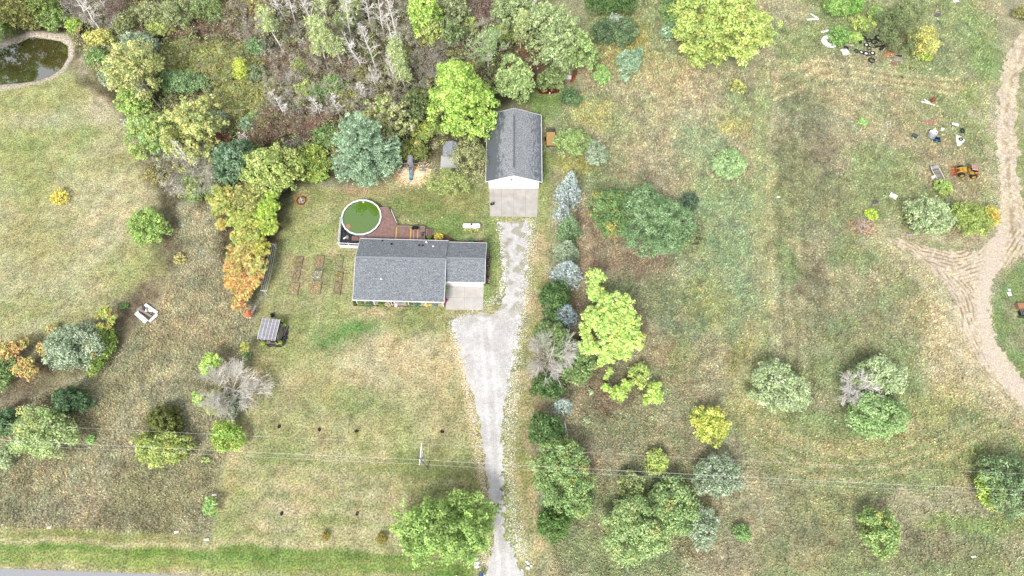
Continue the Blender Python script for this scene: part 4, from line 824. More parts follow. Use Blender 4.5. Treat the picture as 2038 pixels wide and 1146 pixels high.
bir(1036, 95, 9, 18, 'pale tree with a dark footed trunk in the clearing left of the airy sage tree', PG, .8)
# shrubs that can be told apart inside the wood
tree(-50, 62, 45, 45, 9, GREENP, 'tall green tree beyond the left edge whose crown the pond mirrors', fill=.8)
for (px, py, rx, ry, h, pal, l) in (
    (22, 18, 40, 30, 10, OLIVE, 'olive tree in the top left corner behind the pond'),
    (85, 6, 30, 22, 10, [(150, 170, 84, 3), (128, 150, 76, 2)], 'mid green tree at the top edge behind the pond'),
    (108, 36, 28, 26, 5, [(152, 178, 96, 3), (130, 158, 84, 2)], 'leafy green bush overhanging the right end of the pond shade'),
    (12, 52, 22, 16, 4, [(120, 146, 70, 3), (176, 176, 70, 1)], 'dark green bush at the left edge above the pond'),
    (60, 42, 24, 18, 4, [(146, 156, 84, 3), (160, 130, 90, 1)], 'brown and green bush on the shaded pond bank'),
    (150, 14, 26, 30, 6, GRYB, 'grey leafless willow behind the white pond birches'),
    (230, 20, 24, 24, 5, BRN, 'purple brown bush at the top edge right of the pond birches'),
    (252, 52, 24, 24, 5, [(150, 158, 104, 3), (130, 136, 84, 2)], 'dull green bush between the pond birches and the weed field'),
    (300, 30, 34, 26, 5, [(172, 178, 124, 3), (154, 162, 104, 2)], 'sage bush near the top edge above the weed field, left one'),
    (350, 28, 34, 28, 5.5, [(160, 172, 114, 3), (142, 156, 100, 2)], 'sage bush near the top edge above the weed field, middle one'),
    (412, 18, 34, 24, 5.5, [(148, 170, 100, 3), (130, 150, 88, 2)], 'greener bush near the top edge above the weed field, right one'),
    (470, 24, 30, 24, 4.5, [(140, 132, 96, 3), (160, 150, 96, 1)], 'tan-green bush near the top edge right of the sage bushes'),
    (515, 14, 26, 20, 5, [(160, 128, 84, 3), (150, 160, 84, 2)], 'rust and green bush at the top edge left of the aspens'),
    (318, 58, 26, 14, 3.5, YGRN, 'yellow-green bush among purple thicket above the weed field'),
    (510, 96, 18, 18, 3.4, [(132, 166, 108, 3)], 'small blue-green bush at the upper right corner of the weed field'),
    (508, 148, 20, 18, 3, [(150, 166, 124, 3)], 'small sage bush right of the slender lime birch'),
    (510, 236, 20, 16, 2.6, [(146, 184, 124, 3), (160, 188, 96, 1)], 'blue-green bush at the lower right corner of the weed field'),
    (492, 250, 16, 16, 2.6, [(150, 180, 140, 3)], 'pale bluish bush left of the blue-green corner bush'),
    (598, 135, 18, 16, 3.2, [(158, 176, 84, 3)], 'yellow-green bush under the leaning leafy aspens'),
    (578, 172, 22, 22, 3.6, GRYB, 'grey twiggy bush below the yellow-green one in the wood centre'),
    (608, 178, 20, 18, 3.4, YGRN, 'bright yellow and green bush in the wood centre'),
    (664, 168, 22, 22, 3.6, [(140, 176, 100, 3), (164, 184, 104, 1)], 'bright green shrub in the wood centre below the thick white trunk'),
    (634, 186, 18, 16, 3, [(120, 160, 96, 3)], 'deep green shrub between two brighter shrubs in the wood centre'),
    (720, 148, 22, 16, 3, OLIVE, 'olive shrub below the arching white aspen'),
    (695, 195, 22, 16, 3, [(150, 150, 84, 3), (176, 170, 84, 1)], 'olive gold shrub above the top of the huge pine'),
    (590, 290, 22, 18, 2.8, GRYB, 'grey leafless bush above the bright leafy bush'),
    (610, 265, 26, 22, 2.8, BRN, 'brown leafless bush left of the huge pine'),
    (545, 215, 22, 20, 2.8, GRYB, 'grey brown bush beside the feathery bare birch'),
    (735, 105, 24, 22, 3, [(112, 126, 72, 3), (180, 164, 70, .5)], 'dark green bush among bare trunks'),
    (800, 118, 24, 26, 4, [(190, 180, 78, 3), (150, 166, 74, 3)], 'yellowing bush at the foot of the lime poplar'),
    (690, 40, 24, 22, 4, [(150, 170, 104, 3)], 'soft green bush among bare aspens near the top edge'),
    (768, 18, 18, 18, 4, BRN, 'dark brown bush between bare aspens at the top edge'),
    (1000, 12, 24, 20, 4, [(150, 160, 110, 3)], 'sage bush at the top edge right of the purple thicket'),
):
    g = pal in (GRYB, BRN)
    bush(px, py, rx, ry, h, pal, l, 'shrub' if h < 5.5 else 'broadleaf_tree', 'shrub' if h < 5.5 else 'tree', None, dens=7, ls=.12 if g else .17, asp=.35 if g else .6, fill=.8, rough=.2)
# ---- masses nobody could count
def mass(name, regs, n, rad, hgt, pal, label, ls=.15, dens=6, asp=.5, avoid=None, flat=.2):
    L = []
    for poly, w_ in regs:
        A = np.array(P2(poly)); k = int(n*w_)
        x = rng.uniform(A[:, 0].min(), A[:, 0].max(), k*4); y = rng.uniform(A[:, 1].min(), A[:, 1].max(), k*4)
        d = poly_sdf(x, y, A)+(fbm(x, y, 4, 2, 6)-.5)*3; ok = d < 0; x, y = x[ok][:k], y[ok][:k]
        h = hgt*(.35+.9*fbm(x, y, 5, 2, 9)); r = rad*rng.uniform(.6, 1.3, len(x)); L.append(np.c_[x, y, np.maximum(r*.5, h-r*.5), r])
    L = np.concatenate(L); me = lobes_mesh(name, L, pal, dens, ls, asp=asp, flat=flat, jit=.8, up=.5, lvar=.22)
    return tag(link(name, me, M['leaf']), label, None, None, 'stuff')
WOOD = [(-160, -170), (1075, -170), (1080, 20), (1060, 80), (1040, 130), (985, 160), (960, 235), (958, 290), (870, 315), (800, 312), (760, 330), (660, 350), (600, 365), (570, 400), (540, 400), (440, 400), (400, 400), (345, 380), (310, 330), (285, 290), (255, 230), (225, 180), (165, 100), (140, 62), (100, 60), (50, 55), (-60, 70)]
mass('undergrowth', [(WOOD, 1)], 9500, .75, 3.0, [(150, 164, 108, 3), (130, 146, 88, 3), (166, 158, 112, 2), (154, 138, 120, 2), (190, 184, 92, .5), (172, 188, 108, 1.3), (190, 156, 90, .25)], 'tangled green and brown undergrowth filling the wood', dens=4.5)
mass('bare_brush', [([(380, -40), (1060, -40), (1050, 60), (960, 80), (880, 140), (860, 230), (700, 260), (560, 240), (520, 120), (440, 60), (380, 40)], .75), ([(150, -20), (260, 0), (250, 70), (180, 70)], .1), ([(300, 330), (440, 300), (450, 400), (350, 400)], .15)], 2600, .8, 4.6, [(192, 184, 174, 3), (168, 160, 148, 2), (150, 150, 118, 2)], 'grey leafless brush tangled through the wood', dens=5, ls=.3, asp=.07)
mass('brown_thicket', [([(265, 55), (400, 45), (520, 30), (545, 70), (520, 95), (420, 88), (280, 76)], .32), ([(530, 120), (600, 100), (680, 110), (740, 140), (700, 170), (640, 160), (560, 170), (540, 150)], .3), ([(500, 250), (560, 235), (660, 215), (680, 250), (640, 275), (570, 280), (510, 300), (480, 270)], .3), ([(560, -30), (700, -30), (700, 20), (560, 40)], .12), ([(930, -30), (1010, -30), (1000, 40), (940, 40)], .12)],
     1500, .75, 3.2, BRN+[(160, 112, 96, 1), (176, 132, 84, .4)], 'purple-brown leafless shrub thicket in the wood', dens=7, ls=.11, asp=.35)
mass('weed_field', [([(305, 118), (335, 85), (420, 80), (500, 90), (535, 150), (515, 225), (470, 262), (430, 240), (400, 205), (425, 180), (410, 150), (330, 150)], 1)], 3000, .42, .8, [(190, 188, 108, 3), (168, 172, 96, 2), (158, 172, 92, 2), (208, 204, 116, 1)], 'yellow-green waist-high weeds in the wood clearing', dens=7, ls=.13)
mass('hedge_scrub', [([(330, 395), (350, 400), (355, 470), (350, 540), (320, 540), (335, 470)], .25), ([(300, 560), (322, 575), (270, 620), (215, 690), (205, 740), (120, 740), (60, 780), (0, 790), (-40, 740), (60, 700), (200, 650)], .7), ([(340, 530), (362, 500), (352, 490), (330, 530)], .05)],
     700, .45, .8, [(138, 118, 102, 3), (122, 112, 86, 2), (150, 142, 92, 1)], 'brown tangled scrub along the meadow boundary', dens=6, ls=.1, asp=.35)
# ---- rough field grass
def tufts(name, x, y, h, wdt, label, cj=.22, lift=1.55):
    n = len(x); c = sample_ground(x, y); B = 3
    az = rng.random((n, B))*6.283; r = wdt*rng.uniform(.4, 1.2, (n, B)); hh = (h*rng.uniform(.5, 1.3, n))[:, None]*np.ones((1, B))
    dx, dy = np.cos(az), np.sin(az); bx, by = x[:, None]+dx*.03, y[:, None]+dy*.03; tx, ty = x[:, None]+dx*r, y[:, None]+dy*r; k = wdt*.28
    z0 = np.zeros((n, B))
    V = np.stack([np.stack([bx-dy*k*.4, by+dx*k*.4, z0], -1), np.stack([bx+dy*k*.4, by-dx*k*.4, z0], -1), np.stack([tx+dy*k, ty-dx*k, hh*.9], -1), np.stack([tx-dy*k, ty+dx*k, hh], -1)], 2).reshape(-1, 3)
    C = c*lift*(1+cj*rng.normal(size=(n, 1)))*(1+.07*rng.normal(size=(n, 3))); C = np.repeat(C.clip(.01, .9), B*4, 0)
    me = npmesh(name, V, np.arange(len(V)).reshape(-1, 4), C)
    return tag(link(name, me, M['grass']), label, None, None, 'stuff')
def scatter(polys, dens):
    X, Y = [], []
    for p in polys:
        A = np.array(P2(p)); x0, y0 = A.min(0); x1, y1 = A.max(0); n = int((x1-x0)*(y1-y0)*dens); x = rng.uniform(x0, x1, n); y = rng.uniform(y0, y1, n)
        ok = poly_sdf(x, y, A)+(fbm(x, y, 1.5, 2, 4)-.5)*.8 < 0; X.append(x[ok]); Y.append(y[ok])
    return np.concatenate(X), np.concatenate(Y)
LEFTF = [(350, 410), (440, 412), (455, 520), (480, 605), (503, 645), (478, 740), (448, 900), (423, 1000), (414, 1066), (-120, 1048), (-120, 830), (60, 795), (200, 735), (320, 605), (352, 545)]
MIDF = [(1140, 480), (1115, 330), (1115, 235), (1165, 170), (1165, 90), (1185, -60), (1310, -60), (1330, 100), (1400, 140), (1490, 140), (1500, 300), (1508, 520), (1500, 700), (1440, 760), (1420, 860), (1400, 1000), (1385, 1150), (1090, 1150), (1100, 1095), (1125, 1000), (1130, 900), (1110, 780), (1150, 680), (1140, 560)]
RIGHTF = [(1490, -60), (2000, -60), (1975, 130), (1960, 300), (1960, 400), (1900, 470), (1770, 450), (1745, 470), (1860, 560), (1890, 640), (1900, 720), (2100, 900), (2100, 1150), (1385, 1150), (1400, 1000), (1425, 860), (1445, 760), (1505, 700), (1515, 520), (1505, 300)]
x, y = scatter([LEFTF], 20); tufts('rough_grass', x, y, .3, .16, 'knee-high tan grass of the rough left field', .17, 2.6)
x, y = scatter([MIDF], 14); tufts('field_grass', x, y, .34, .18, 'tall mixed grass and weeds of the middle field', .22, 2.25)
x, y = scatter([RIGHTF], 7); tufts('meadow_grass', x, y, .3, .2, 'patchy green and straw grass of the right meadow', .22, 2.05)

MEADL = [(-160, 190), (140, 185), (205, 200), (252, 270), (290, 360), (322, 440), (325, 540), (215, 605), (115, 650), (0, 690), (-160, 720)]
LAWN = [(575, 400), (700, 385), (960, 375), (970, 470), (1000, 620), (890, 640), (935, 850), (965, 1050), (940, 1105), (425, 1060), (450, 900), (500, 760), (515, 650), (545, 520)]
x, y = scatter([MEADL], 7); tufts('mown_hay', x, y, .1, .16, 'short mown straw and clover of the left meadow', .2, 1.35)
x, y = scatter([LAWN], 8); bx_, by_ = np.array(W(800, 540)[:2]); k = ~((np.abs(x-W(835, 500)[0]) < 13.5) & (y > W(835, 612)[1]) & (y < W(835, 405)[1])); tufts('lawn_grass', x[k], y[k], .07, .13, 'patchy lawn grass round the house', .2, 1.3)
# ------------------------------------------------------------------ buildings
class Frame:
    def __init__(s, x, y, rz): s.x, s.y, s.rz = x, y, rz
    def loc(s, px, py, h=0):
        X, Y, _ = W(px, py, h); dx, dy = X-s.x, Y-s.y; c, n = math.cos(-s.rz), math.sin(-s.rz); return dx*c-dy*n, dx*n+dy*c
def shingle(name, c1, c2, stain=None, k=.5):
    m = bpy.data.materials.new(name); m.use_nodes = True; N = m.node_tree.nodes; L = m.node_tree.links; b = N['Principled BSDF']; b.inputs['Roughness'].default_value = .9; b.inputs['Specular IOR Level'].default_value = .15
    tc = N.new('ShaderNodeTexCoord'); mp = N.new('ShaderNodeMapping'); L.new(tc.outputs['Object'], mp.inputs[0])
    br = N.new('ShaderNodeTexBrick'); br.inputs['Scale'].default_value = 1; br.inputs['Brick Width'].default_value = .5; br.inputs['Row Height'].default_value = .22; br.inputs['Mortar Size'].default_value = .02
    br.inputs['Color1'].default_value = (*lin(c1, k), 1); br.inputs['Color2'].default_value = (*lin(c2, k), 1); br.inputs['Mortar'].default_value = (*lin([v*.75 for v in c1], k), 1); br.inputs['Bias'].default_value = -.2
    L.new(mp.outputs[0], br.inputs['Vector'])
    n = N.new('ShaderNodeTexNoise'); n.inputs['Scale'].default_value = 6.5; n.inputs['Detail'].default_value = 5; n.inputs['Roughness'].default_value = .7; L.new(tc.outputs['Object'], n.inputs['Vector'])
    mr = N.new('ShaderNodeMapRange'); mr.inputs[1].default_value = .38; mr.inputs[2].default_value = .62; mr.inputs[3].default_value = .5; mr.inputs[4].default_value = 1.7; L.new(n.outputs[0], mr.inputs[0])
    vm = N.new('ShaderNodeVectorMath'); vm.operation = 'SCALE'; L.new(br.outputs[0], vm.inputs[0]); L.new(mr.outputs[0], vm.inputs['Scale']); out = vm.outputs[0]
    if stain:
        for (sc, lo, hi, colr, xa, xb) in stain:
            n2 = N.new('ShaderNodeTexNoise'); n2.inputs['Scale'].default_value = sc; n2.inputs['Detail'].default_value = 6; n2.inputs['Roughness'].default_value = .7; m2 = N.new('ShaderNodeMapping'); m2.inputs['Scale'].default_value = (1.6, .5, 1); L.new(tc.outputs['Object'], m2.inputs[0]); L.new(m2.outputs[0], n2.inputs['Vector'])
            sp = N.new('ShaderNodeSeparateXYZ'); L.new(tc.outputs['Object'], sp.inputs[0]); g = N.new('ShaderNodeMapRange'); g.inputs[1].default_value = xa; g.inputs[2].default_value = xb; L.new(sp.outputs['X'], g.inputs[0])
            ad = N.new('ShaderNodeMath'); ad.operation = 'MULTIPLY_ADD'; ad.inputs[1].default_value = .35; L.new(g.outputs[0], ad.inputs[0]); L.new(n2.outputs[0], ad.inputs[2])
            st = N.new('ShaderNodeMapRange'); st.inputs[1].default_value = lo; st.inputs[2].default_value = hi; L.new(ad.outputs[0], st.inputs[0])
            mx = N.new('ShaderNodeMixRGB'); L.new(st.outputs[0], mx.inputs[0]); L.new(out, mx.inputs[1]); mx.inputs[2].default_value = (*lin(colr, k), 1); out = mx.outputs[0]
    L.new(out, b.inputs['Base Color']); return m
M['shingle'] = shingle('blue_grey_shingles', (138, 143, 150), (158, 162, 164))
M['shingle_old'] = shingle('grey_lichened_shingles', (160, 163, 168), (172, 175, 178), [(1.3, .62, .72, (112, 118, 122), -1.0, -4.0), (2.2, .66, .74, (116, 122, 130), 1.5, 5.5)])
M['siding'] = mat('white_siding', (240, 241, 243), .6, var=.03, k=.68)
M['trim'] = mat('trim_white', (236, 238, 242), .5, var=.02, k=.68)
M['glass'] = mat('window_glass', (60, 70, 82), .1, var=.05, spec=.8)
M['concrete'] = mat('concrete', (226, 220, 212), .9, var=.1, vs=.9, bump=.2, bs=30, spec=.1)
M['concrete_old'] = mat('aged_concrete', (214, 208, 200), .9, var=.16, vs=.8, bump=.2, bs=30, spec=.1)
M['soil'] = mat('dark_mulch', (74, 68, 72), .95, var=.4, vs=9, bump=.8, bs=25)
M['pvc'] = mat('white_pvc', (240, 240, 240), .4, var=.03, k=.68)
def gable(x0, x1, yN, yS, yR, he, hr, th=.14, axis='x'):
    """pair of roof slabs; ridge along x at yR"""
    mb = MB()
    for (ya) in (yN, yS):
        vs = []
        for z in (0, -th):
            vs += [(x0, ya, he+z), (x1, ya, he+z), (x1, yR, hr+z), (x0, yR, hr+z)]
        if ya < yR: fs = [(0, 1, 2, 3), (7, 6, 5, 4), (1, 0, 4, 5), (0, 3, 7, 4), (2, 1, 5, 6)]
        else: fs = [(3, 2, 1, 0), (4, 5, 6, 7), (0, 1, 5, 4), (3, 0, 4, 7), (1, 2, 6, 5)]
        if axis == 'y': vs = [(y, -x, z) for x, y, z in vs]
        mb.add(vs, fs)
    return mb
def walls(x0, x1, yN, yS, yR, h, hr, axis='x'):
    mb = MB(); P = [(x0, yS), (x1, yS), (x1, yN), (x0, yN)]
    vs = [(x, y, 0) for x, y in P]+[(x, y, h) for x, y in P]+[(x0, yR, hr), (x1, yR, hr)]
    fs = [(0, 1, 5, 4), (2, 3, 7, 6), (1, 2, 6, 9, 5), (3, 0, 4, 8, 7), (5, 9, 8, 4), (7, 8, 9, 6)]
    if axis == 'y': vs = [(y, -x, z) for x, y, z in vs]
    return mb.add(vs, fs)
A, B, C, D = W(716, 475, 2.75), W(890, 479, 2.75), W(704, 596, 2.75), W(886, 601, 2.75)
rzH = math.atan2(B[1]-A[1]+D[1]-C[1], B[0]-A[0]+D[0]-C[0]); fr = Frame((A[0]+B[0]+C[0]+D[0])/4, (A[1]+B[1]+C[1]+D[1])/4, rzH)
lA, lB, lC, lD = [fr.loc(*q, 2.75) for q in ((716, 475), (890, 479), (704, 596), (886, 601))]
hx0, hx1 = (lA[0]+lC[0])/2, (lB[0]+lD[0])/2; hyN, hyS = (lA[1]+lB[1])/2, (lC[1]+lD[1])/2
hyR = (fr.loc(708, 511.5, 4.5)[1]+fr.loc(888, 515, 4.5)[1])/2
house = empty('ranch_house', (fr.x, fr.y, 0), rzH, 'single storey house with mottled blue-grey shingle roof and attached garage', 'house')
gx1 = (fr.loc(967, 484, 2.65)[0]+fr.loc(966, 561, 2.65)[0])/2; gyN = fr.loc(925, 482.5, 2.65)[1]; gyS = fr.loc(925, 561, 2.65)[1]; gyR = fr.loc(928, 514, 4.2)[1]
pyS = hyS+1.9       # front wall sits back under the porch roof
walls(hx0+.35, hx1-.25, hyN-.35, pyS, hyR, 2.55, 4.25).build('wall', M['siding'], house)
walls(hx1-.24, gx1-.3, gyN-.3, gyS+.35, gyR, 2.45, 3.95).build('garage_wall', M['siding'], house)
rf = gable(hx0, hx1, hyN, hyS, hyR, 2.75, 4.5).build('roof', M['shingle'], house)
mb = MB(); mb.box(((hx0+hx1)/2, hyR, 4.53), (hx1-hx0+.02, .34, .07)); mb.build('ridge_cap', mat('ridge_cap', (160, 168, 172), .9, bump=.3), rf)
for (qx, qy, l, s) in ((779, 485, 'black', .13), (834, 488, 'black', .12), (841, 488, 'black', .12), (848, 480, 'white', .12), (862, 490, 'white', .1), (759, 556, 'white', .09), (760, 477, 'black', .1)):
    x, y = fr.loc(qx, qy, 3.4); t = (hyN-y)/(hyN-hyR) if y > hyR else (y-hyS)/(hyR-hyS); z = 2.75+1.75*t
    mb = MB(); mb.tube([(x, y, z-.1), (x, y, z+.32)], s*.8, 10); mb.lathe((x, y, z-.02), [(s*1.9, 0), (s*1.2, .08), (s*.8, .1)], 10); mb.build('vent_pipe', M['black' if l == 'black' else 'white'], rf)
grf = gable(hx1-.02, gx1, gyN, gyS, gyR, 2.65, 4.2).build('garage_roof', M['shingle'], house)
mb = MB(); mb.box(((hx1+gx1)/2, gyR, 4.23), (gx1-hx1, .34, .07)); mb.build('ridge_cap', bpy.data.materials['ridge_cap'], grf)
mb = MB(); mb.box(((hx0+hx1)/2, hyS-.07, 2.66), (hx1-hx0+.04, .13, .13)); mb.build('gutter', M['trim'], house)
mb = MB(); mb.box(((hx0+hx1)/2, hyN+.06, 2.64), (hx1-hx0+.04, .11, .12)); mb.build('gutter', M['trim'], house)
mb = MB(); mb.box(((hx1+gx1)/2+.03, gyS-.07, 2.54), (gx1-hx1-.0, .12, .13)); mb.build('gutter', M['trim'], house)
mb = MB(); mb.box(((hx1+gx1)/2+.03, gyN+.06, 2.54), (gx1-hx1-.0, .1, .1)); mb.build('gutter', M['trim'], house)
for (xa, ya, yb, h0, h1) in ((hx0-.03, hyS, hyR, 2.7, 4.45), (hx0-.03, hyN, hyR, 2.7, 4.45), (hx1+.03, hyS, hyR, 2.7, 4.45), (gx1+.03, gyS, gyR, 2.6, 4.15), (gx1+.03, gyN, gyR, 2.6, 4.15)):
    mb = MB(); mb.tube([(xa, ya, h0), (xa, yb, h1)], .06, 4); mb.build('fascia', M['trim'], house)
# garage door, shutters of porch etc
mb = MB(); gw = 4.9; cx = (hx1+gx1)/2
for i in range(4): mb.box((cx, gyS+.33, .28+i*.54), (gw, .06, .52))
gd = mb.build('garage_door', M['trim'], house)
for i in range(4):
    mb = MB(); mb.box((cx-1.8+i*1.2, gyS+.29, 1.92), (.6, .03, .3)); mb.build('pane', M['glass'], gd)
for sx in (-gw/2-.1, gw/2+.1):
    mb = MB(); mb.box((cx+sx, gyS+.30, 1.15), (.14, .08, 2.3)); mb.build('door_jamb', M['white'], house)
for sx in (-2.9, 2.9):
    mb = MB(); mb.box((cx+sx, gyS+.25, 1.8), (.14, .16, .3)); mb.build('wall_lamp', M['black'], house)
for i in range(6):
    x = hx0+.3+(hx1-hx0-.6)*i/5; mb = MB(); mb.box((x, hyS+.2, 1.3), (.12, .12, 2.6)); mb.build('porch_post', M['white'], house)
mb = MB(); mb.box(((hx0+hx1)/2, hyS+1.05, .18), (hx1-hx0-.4, 1.7, .3)); mb.build('porch_floor', M['concrete_old'], house)
for x in (-5, -2.2, 3.5):
    mb = MB(); mb.box((x, pyS-.03, 1.4), (1.6, .06, 1.2)); wd = mb.build('window', M['trim'], house); mb = MB(); mb.box((x, pyS-.07, 1.4), (1.4, .03, 1.0)); mb.build('pane', M['glass'], wd)
mb = MB(); mb.box((.9, pyS-.03, 1.35), (.95, .06, 2.05)); dr = mb.build('door', M['rust'], house); mb = MB(); mb.lathe((1.25, pyS-.1, 1.3), [(.02, -.04), (.05, 0), (.02, .04)], 8); mb.build('handle', M['steel'], dr)
for x in (-4.5, -1, 3):
    mb = MB(); mb.box((x, hyN-.31, 1.5), (1.2, .06, 1.0)); wd = mb.build('window', M['trim'], house); mb = MB(); mb.box((x, hyN-.27, 1.5), (1.05, .03, .85)); mb.build('pane', M['glass'], wd)
# concrete pads
def pad(name, pts, z, m, joints, label=None):
    P = P2(pts); mb = MB(); n = len(P); mb.prism(P, -.1, z); o = mb.build(name, m); tag(o, kind='structure')
    jb = MB()
    for (u0, u1) in joints:
        a = np.array(W(*u0)[:2]); b = np.array(W(*u1)[:2]); d = (b-a)/np.linalg.norm(b-a); nn = np.array((-d[1], d[0]))*.02
        jb.add([(*(a-nn), z+.004), (*(b-nn), z+.004), (*(b+nn), z+.004), (*(a+nn), z+.004)], [(0, 1, 2, 3)])
    jb.build('joint', mat('joint', (168, 160, 152), .9), o)
pad('concrete_apron', [(889, 566), (963, 568), (961, 617), (887, 616)], .05, M['concrete'], [((925, 568), (924, 616)), ((888, 592), (962, 593))])
pad('garage_apron', [(974, 374), (1071, 374), (1069, 432), (975, 430)], .05, M['concrete_old'], [((1022, 376), (1022, 431)), ((998, 376), (998, 430)), ((1046, 376), (1046, 431))])
# large detached garage
ga = Frame(*W(1022, 300, 3)[:2], 0)
A, B, C, D = [W(*q, 3) for q in ((972, 234), (1078, 228), (965, 362), (1077, 361))]
X0, X1 = (A[0]+C[0])/2, (B[0]+D[0])/2; YN, YS = W(1077, 229, 3)[1], (C[1]+D[1])/2; xr = (X0+X1)/2
gc = ((X0+X1)/2, (YN+YS)/2); barn = empty('large_garage', (*gc, 0), math.radians(-.4), 'large white detached garage with grey lichen streaked gable roof', 'garage')
hw, hl = (X1-X0)/2, (YN-YS)/2
# local: ridge along y -> gable() axis y maps (x,y)->(y,-x)
wl = walls(-hl+.45, hl-.4, hw-.42, -hw+.42, 0, 2.85, 4.85, 'y').build('wall', M['siding'], barn)
rf = gable(-hl, hl, hw, -hw, 0, 3.0, 5.1, .14, 'y').build('roof', M['shingle_old'], barn)
mb = MB(); mb.box((0, -.0, 5.14), (.3, hl*2-3.2, .09)); mb.build('ridge_vent', mat('ridge_vent', (118, 124, 130), .8), rf)
for s in (-1, 1):
    mb = MB(); mb.box((s*(hw+.05), 0, 2.9), (.1, hl*2, .13)); mb.build('gutter', M['trim'], barn)
    for e in (-1, 1):
        mb = MB(); mb.tube([(s*(hw+.02), e*(hl+.04), 2.95), (0, e*(hl+.04), 5.03)], .07, 4); mb.build('fascia', M['trim'], barn)
yf = -hl+.45
for cxx, wdt in ((-1.95, 3.1), (2.3, 3.1)):
    mb = MB()
    for i in range(4): mb.box((cxx, yf-.04, .3+i*.56), (wdt, .06, .54))
    mb.build('garage_door', M['trim'], barn)
mb = MB(); mb.box((-.02, yf-.05, 1.05), (.7, .06, 2.0)); mb.build('door', M['white'], barn)
for z, x in ((4.7, 0), (3.1, -.4)):
    mb = MB(); mb.lathe((x, yf-.12, z), [(.02, -.1), (.13, -.04), (.13, .06), (.05, .1)], 10); mb.build('wall_lamp', M['black'], barn)
x, y, _ = W(980, 408); o = empty('hose_cart', (x, y, .05), .3, 'small dark wheeled cart on the left edge of the garage apron', 'cart')
mb = MB(); mb.box((0, 0, .45), (.5, .35, .35)); mb.tube([(-.2, -.15, .1), (-.25, -.2, 1.0), (.25, -.2, 1.0), (.2, -.15, .1)], .025, 5); mb.build('frame', M['black'], o)
for s in (-1, 1):
    mb = MB(); mb.lathe((s*.3, .1, .2), [(.05, -.04), (.2, -.03), (.2, .03), (.05, .04)], 14, 'x'); mb.build('wheel', M['rubber'], o)
mb = MB(); mb.lathe((0, 0, .72), [(.18, -.08), (.2, 0), (.18, .08)], 14, 'x'); mb.build('hose_reel', M['wood_grey'], o)
# ---- pool
x, y, _ = W(719, 432, 1.3); s = scale_at(719, 432, 1.3); pr = 40.5/s
pool = empty('swimming_pool', (x, y, 0), 0, 'round above-ground pool with white rim and green algae water', 'pool')
mb = MB(); mb.lathe((0, 0, 0), [(pr-.12, 0), (pr-.12, 1.26)], 18); mb.f = mb.f[:18]; o = mb.build('pool_wall', mat('blue_pool_wall', (110, 140, 190), .5), pool)
mb = MB(); n = 18; vs = []
for r, z in ((pr, 1.26), (pr, 1.34), (pr-.26, 1.34), (pr-.26, 1.26)):
    vs += [(r*math.cos(6.2832*k/n), r*math.sin(6.2832*k/n), z) for k in range(n)]
mb.add(vs, [(i*n+k, i*n+(k+1) % n, ((i+1) % 4)*n+(k+1) % n, ((i+1) % 4)*n+k) for i in range(4) for k in range(n)]); mb.build('rim', M['trim'], pool)
m = bpy.data.materials.new('pool_water'); m.use_nodes = True; b = m.node_tree.nodes['Principled BSDF']; b.inputs['Base Color'].default_value = (*lin((100, 138, 18)), 1); b.inputs['Roughness'].default_value = .02; b.inputs['IOR'].default_value = 2.1; b.inputs['Specular IOR Level'].default_value = .6
mb = MB(); mb.add([(math.cos(6.2832*k/n)*(pr-.2), math.sin(6.2832*k/n)*(pr-.2), 1.13) for k in range(n)], [tuple(range(n))]); mb.build('water', m, pool)
mb = MB(); mb.add([(math.cos(6.2832*k/n)*(pr-.16), math.sin(6.2832*k/n)*(pr-.16), z) for z in (1.14, 1.33) for k in range(n)], [((k+1) % n, k, k+n, (k+1) % n+n) for k in range(n)]); mb.build('liner', mat('blue_liner', (96, 150, 205), .4), pool)
mb = MB(); mb.box((0.1, pr-.5, 1.19), (.28, .2, .12)); mb.build('skimmer', M['white'], pool)
mb = MB(); mb.lathe((-pr*.62, -pr*.5, 1.14), [(.5, 0), (.45, .03)], 12); mb.build('pool_step', mat('tan_step', (200, 150, 120), .7), pool)
# ---- deck
def plank(name, c, sc=7, ang=0, var=.25):
    m = mat(name, c, .8, var=var, vs=2.5, bump=.2); N = m.node_tree.nodes; L = m.node_tree.links; b = N['Principled BSDF']; src = b.inputs['Base Color'].links[0].from_socket
    tc = N.new('ShaderNodeTexCoord'); mp = N.new('ShaderNodeMapping'); mp.inputs['Rotation'].default_value = (0, 0, ang); wv = N.new('ShaderNodeTexWave'); wv.wave_profile = 'SAW'; wv.inputs['Scale'].default_value = sc/6.28*1.0; wv.inputs['Distortion'].default_value = .3
    L.new(tc.outputs['Object'], mp.inputs[0]); L.new(mp.outputs[0], wv.inputs['Vector']); mr = N.new('ShaderNodeMapRange'); mr.inputs[1].default_value = 0; mr.inputs[2].default_value = .18; mr.inputs[3].default_value = .55; mr.inputs[4].default_value = 1
    L.new(wv.outputs[1], mr.inputs[0]); vm = N.new('ShaderNodeVectorMath'); vm.operation = 'SCALE'; L.new(src, vm.inputs[0]); L.new(mr.outputs[0], vm.inputs['Scale']); L.new(vm.outputs[0], b.inputs['Base Color']); return m
M['deck'] = plank('red_brown_deck', (166, 132, 124), 5, math.pi/2)
deck = empty('deck', (*W(790, 455)[:2], 0), 0, 'weathered red-brown timber deck between the round pool and the house', 'deck')
dl = lambda px, py, h: (W(px, py, h)[0]-deck.location.x, W(px, py, h)[1]-deck.location.y)
def wrap(h):
    out = []
    for k in range(9):
        a = math.radians(42-k*16.5); out.append((x+(pr+.05)*math.cos(a)-deck.location.x, y+(pr+.05)*math.sin(a)-deck.location.y))
    return out
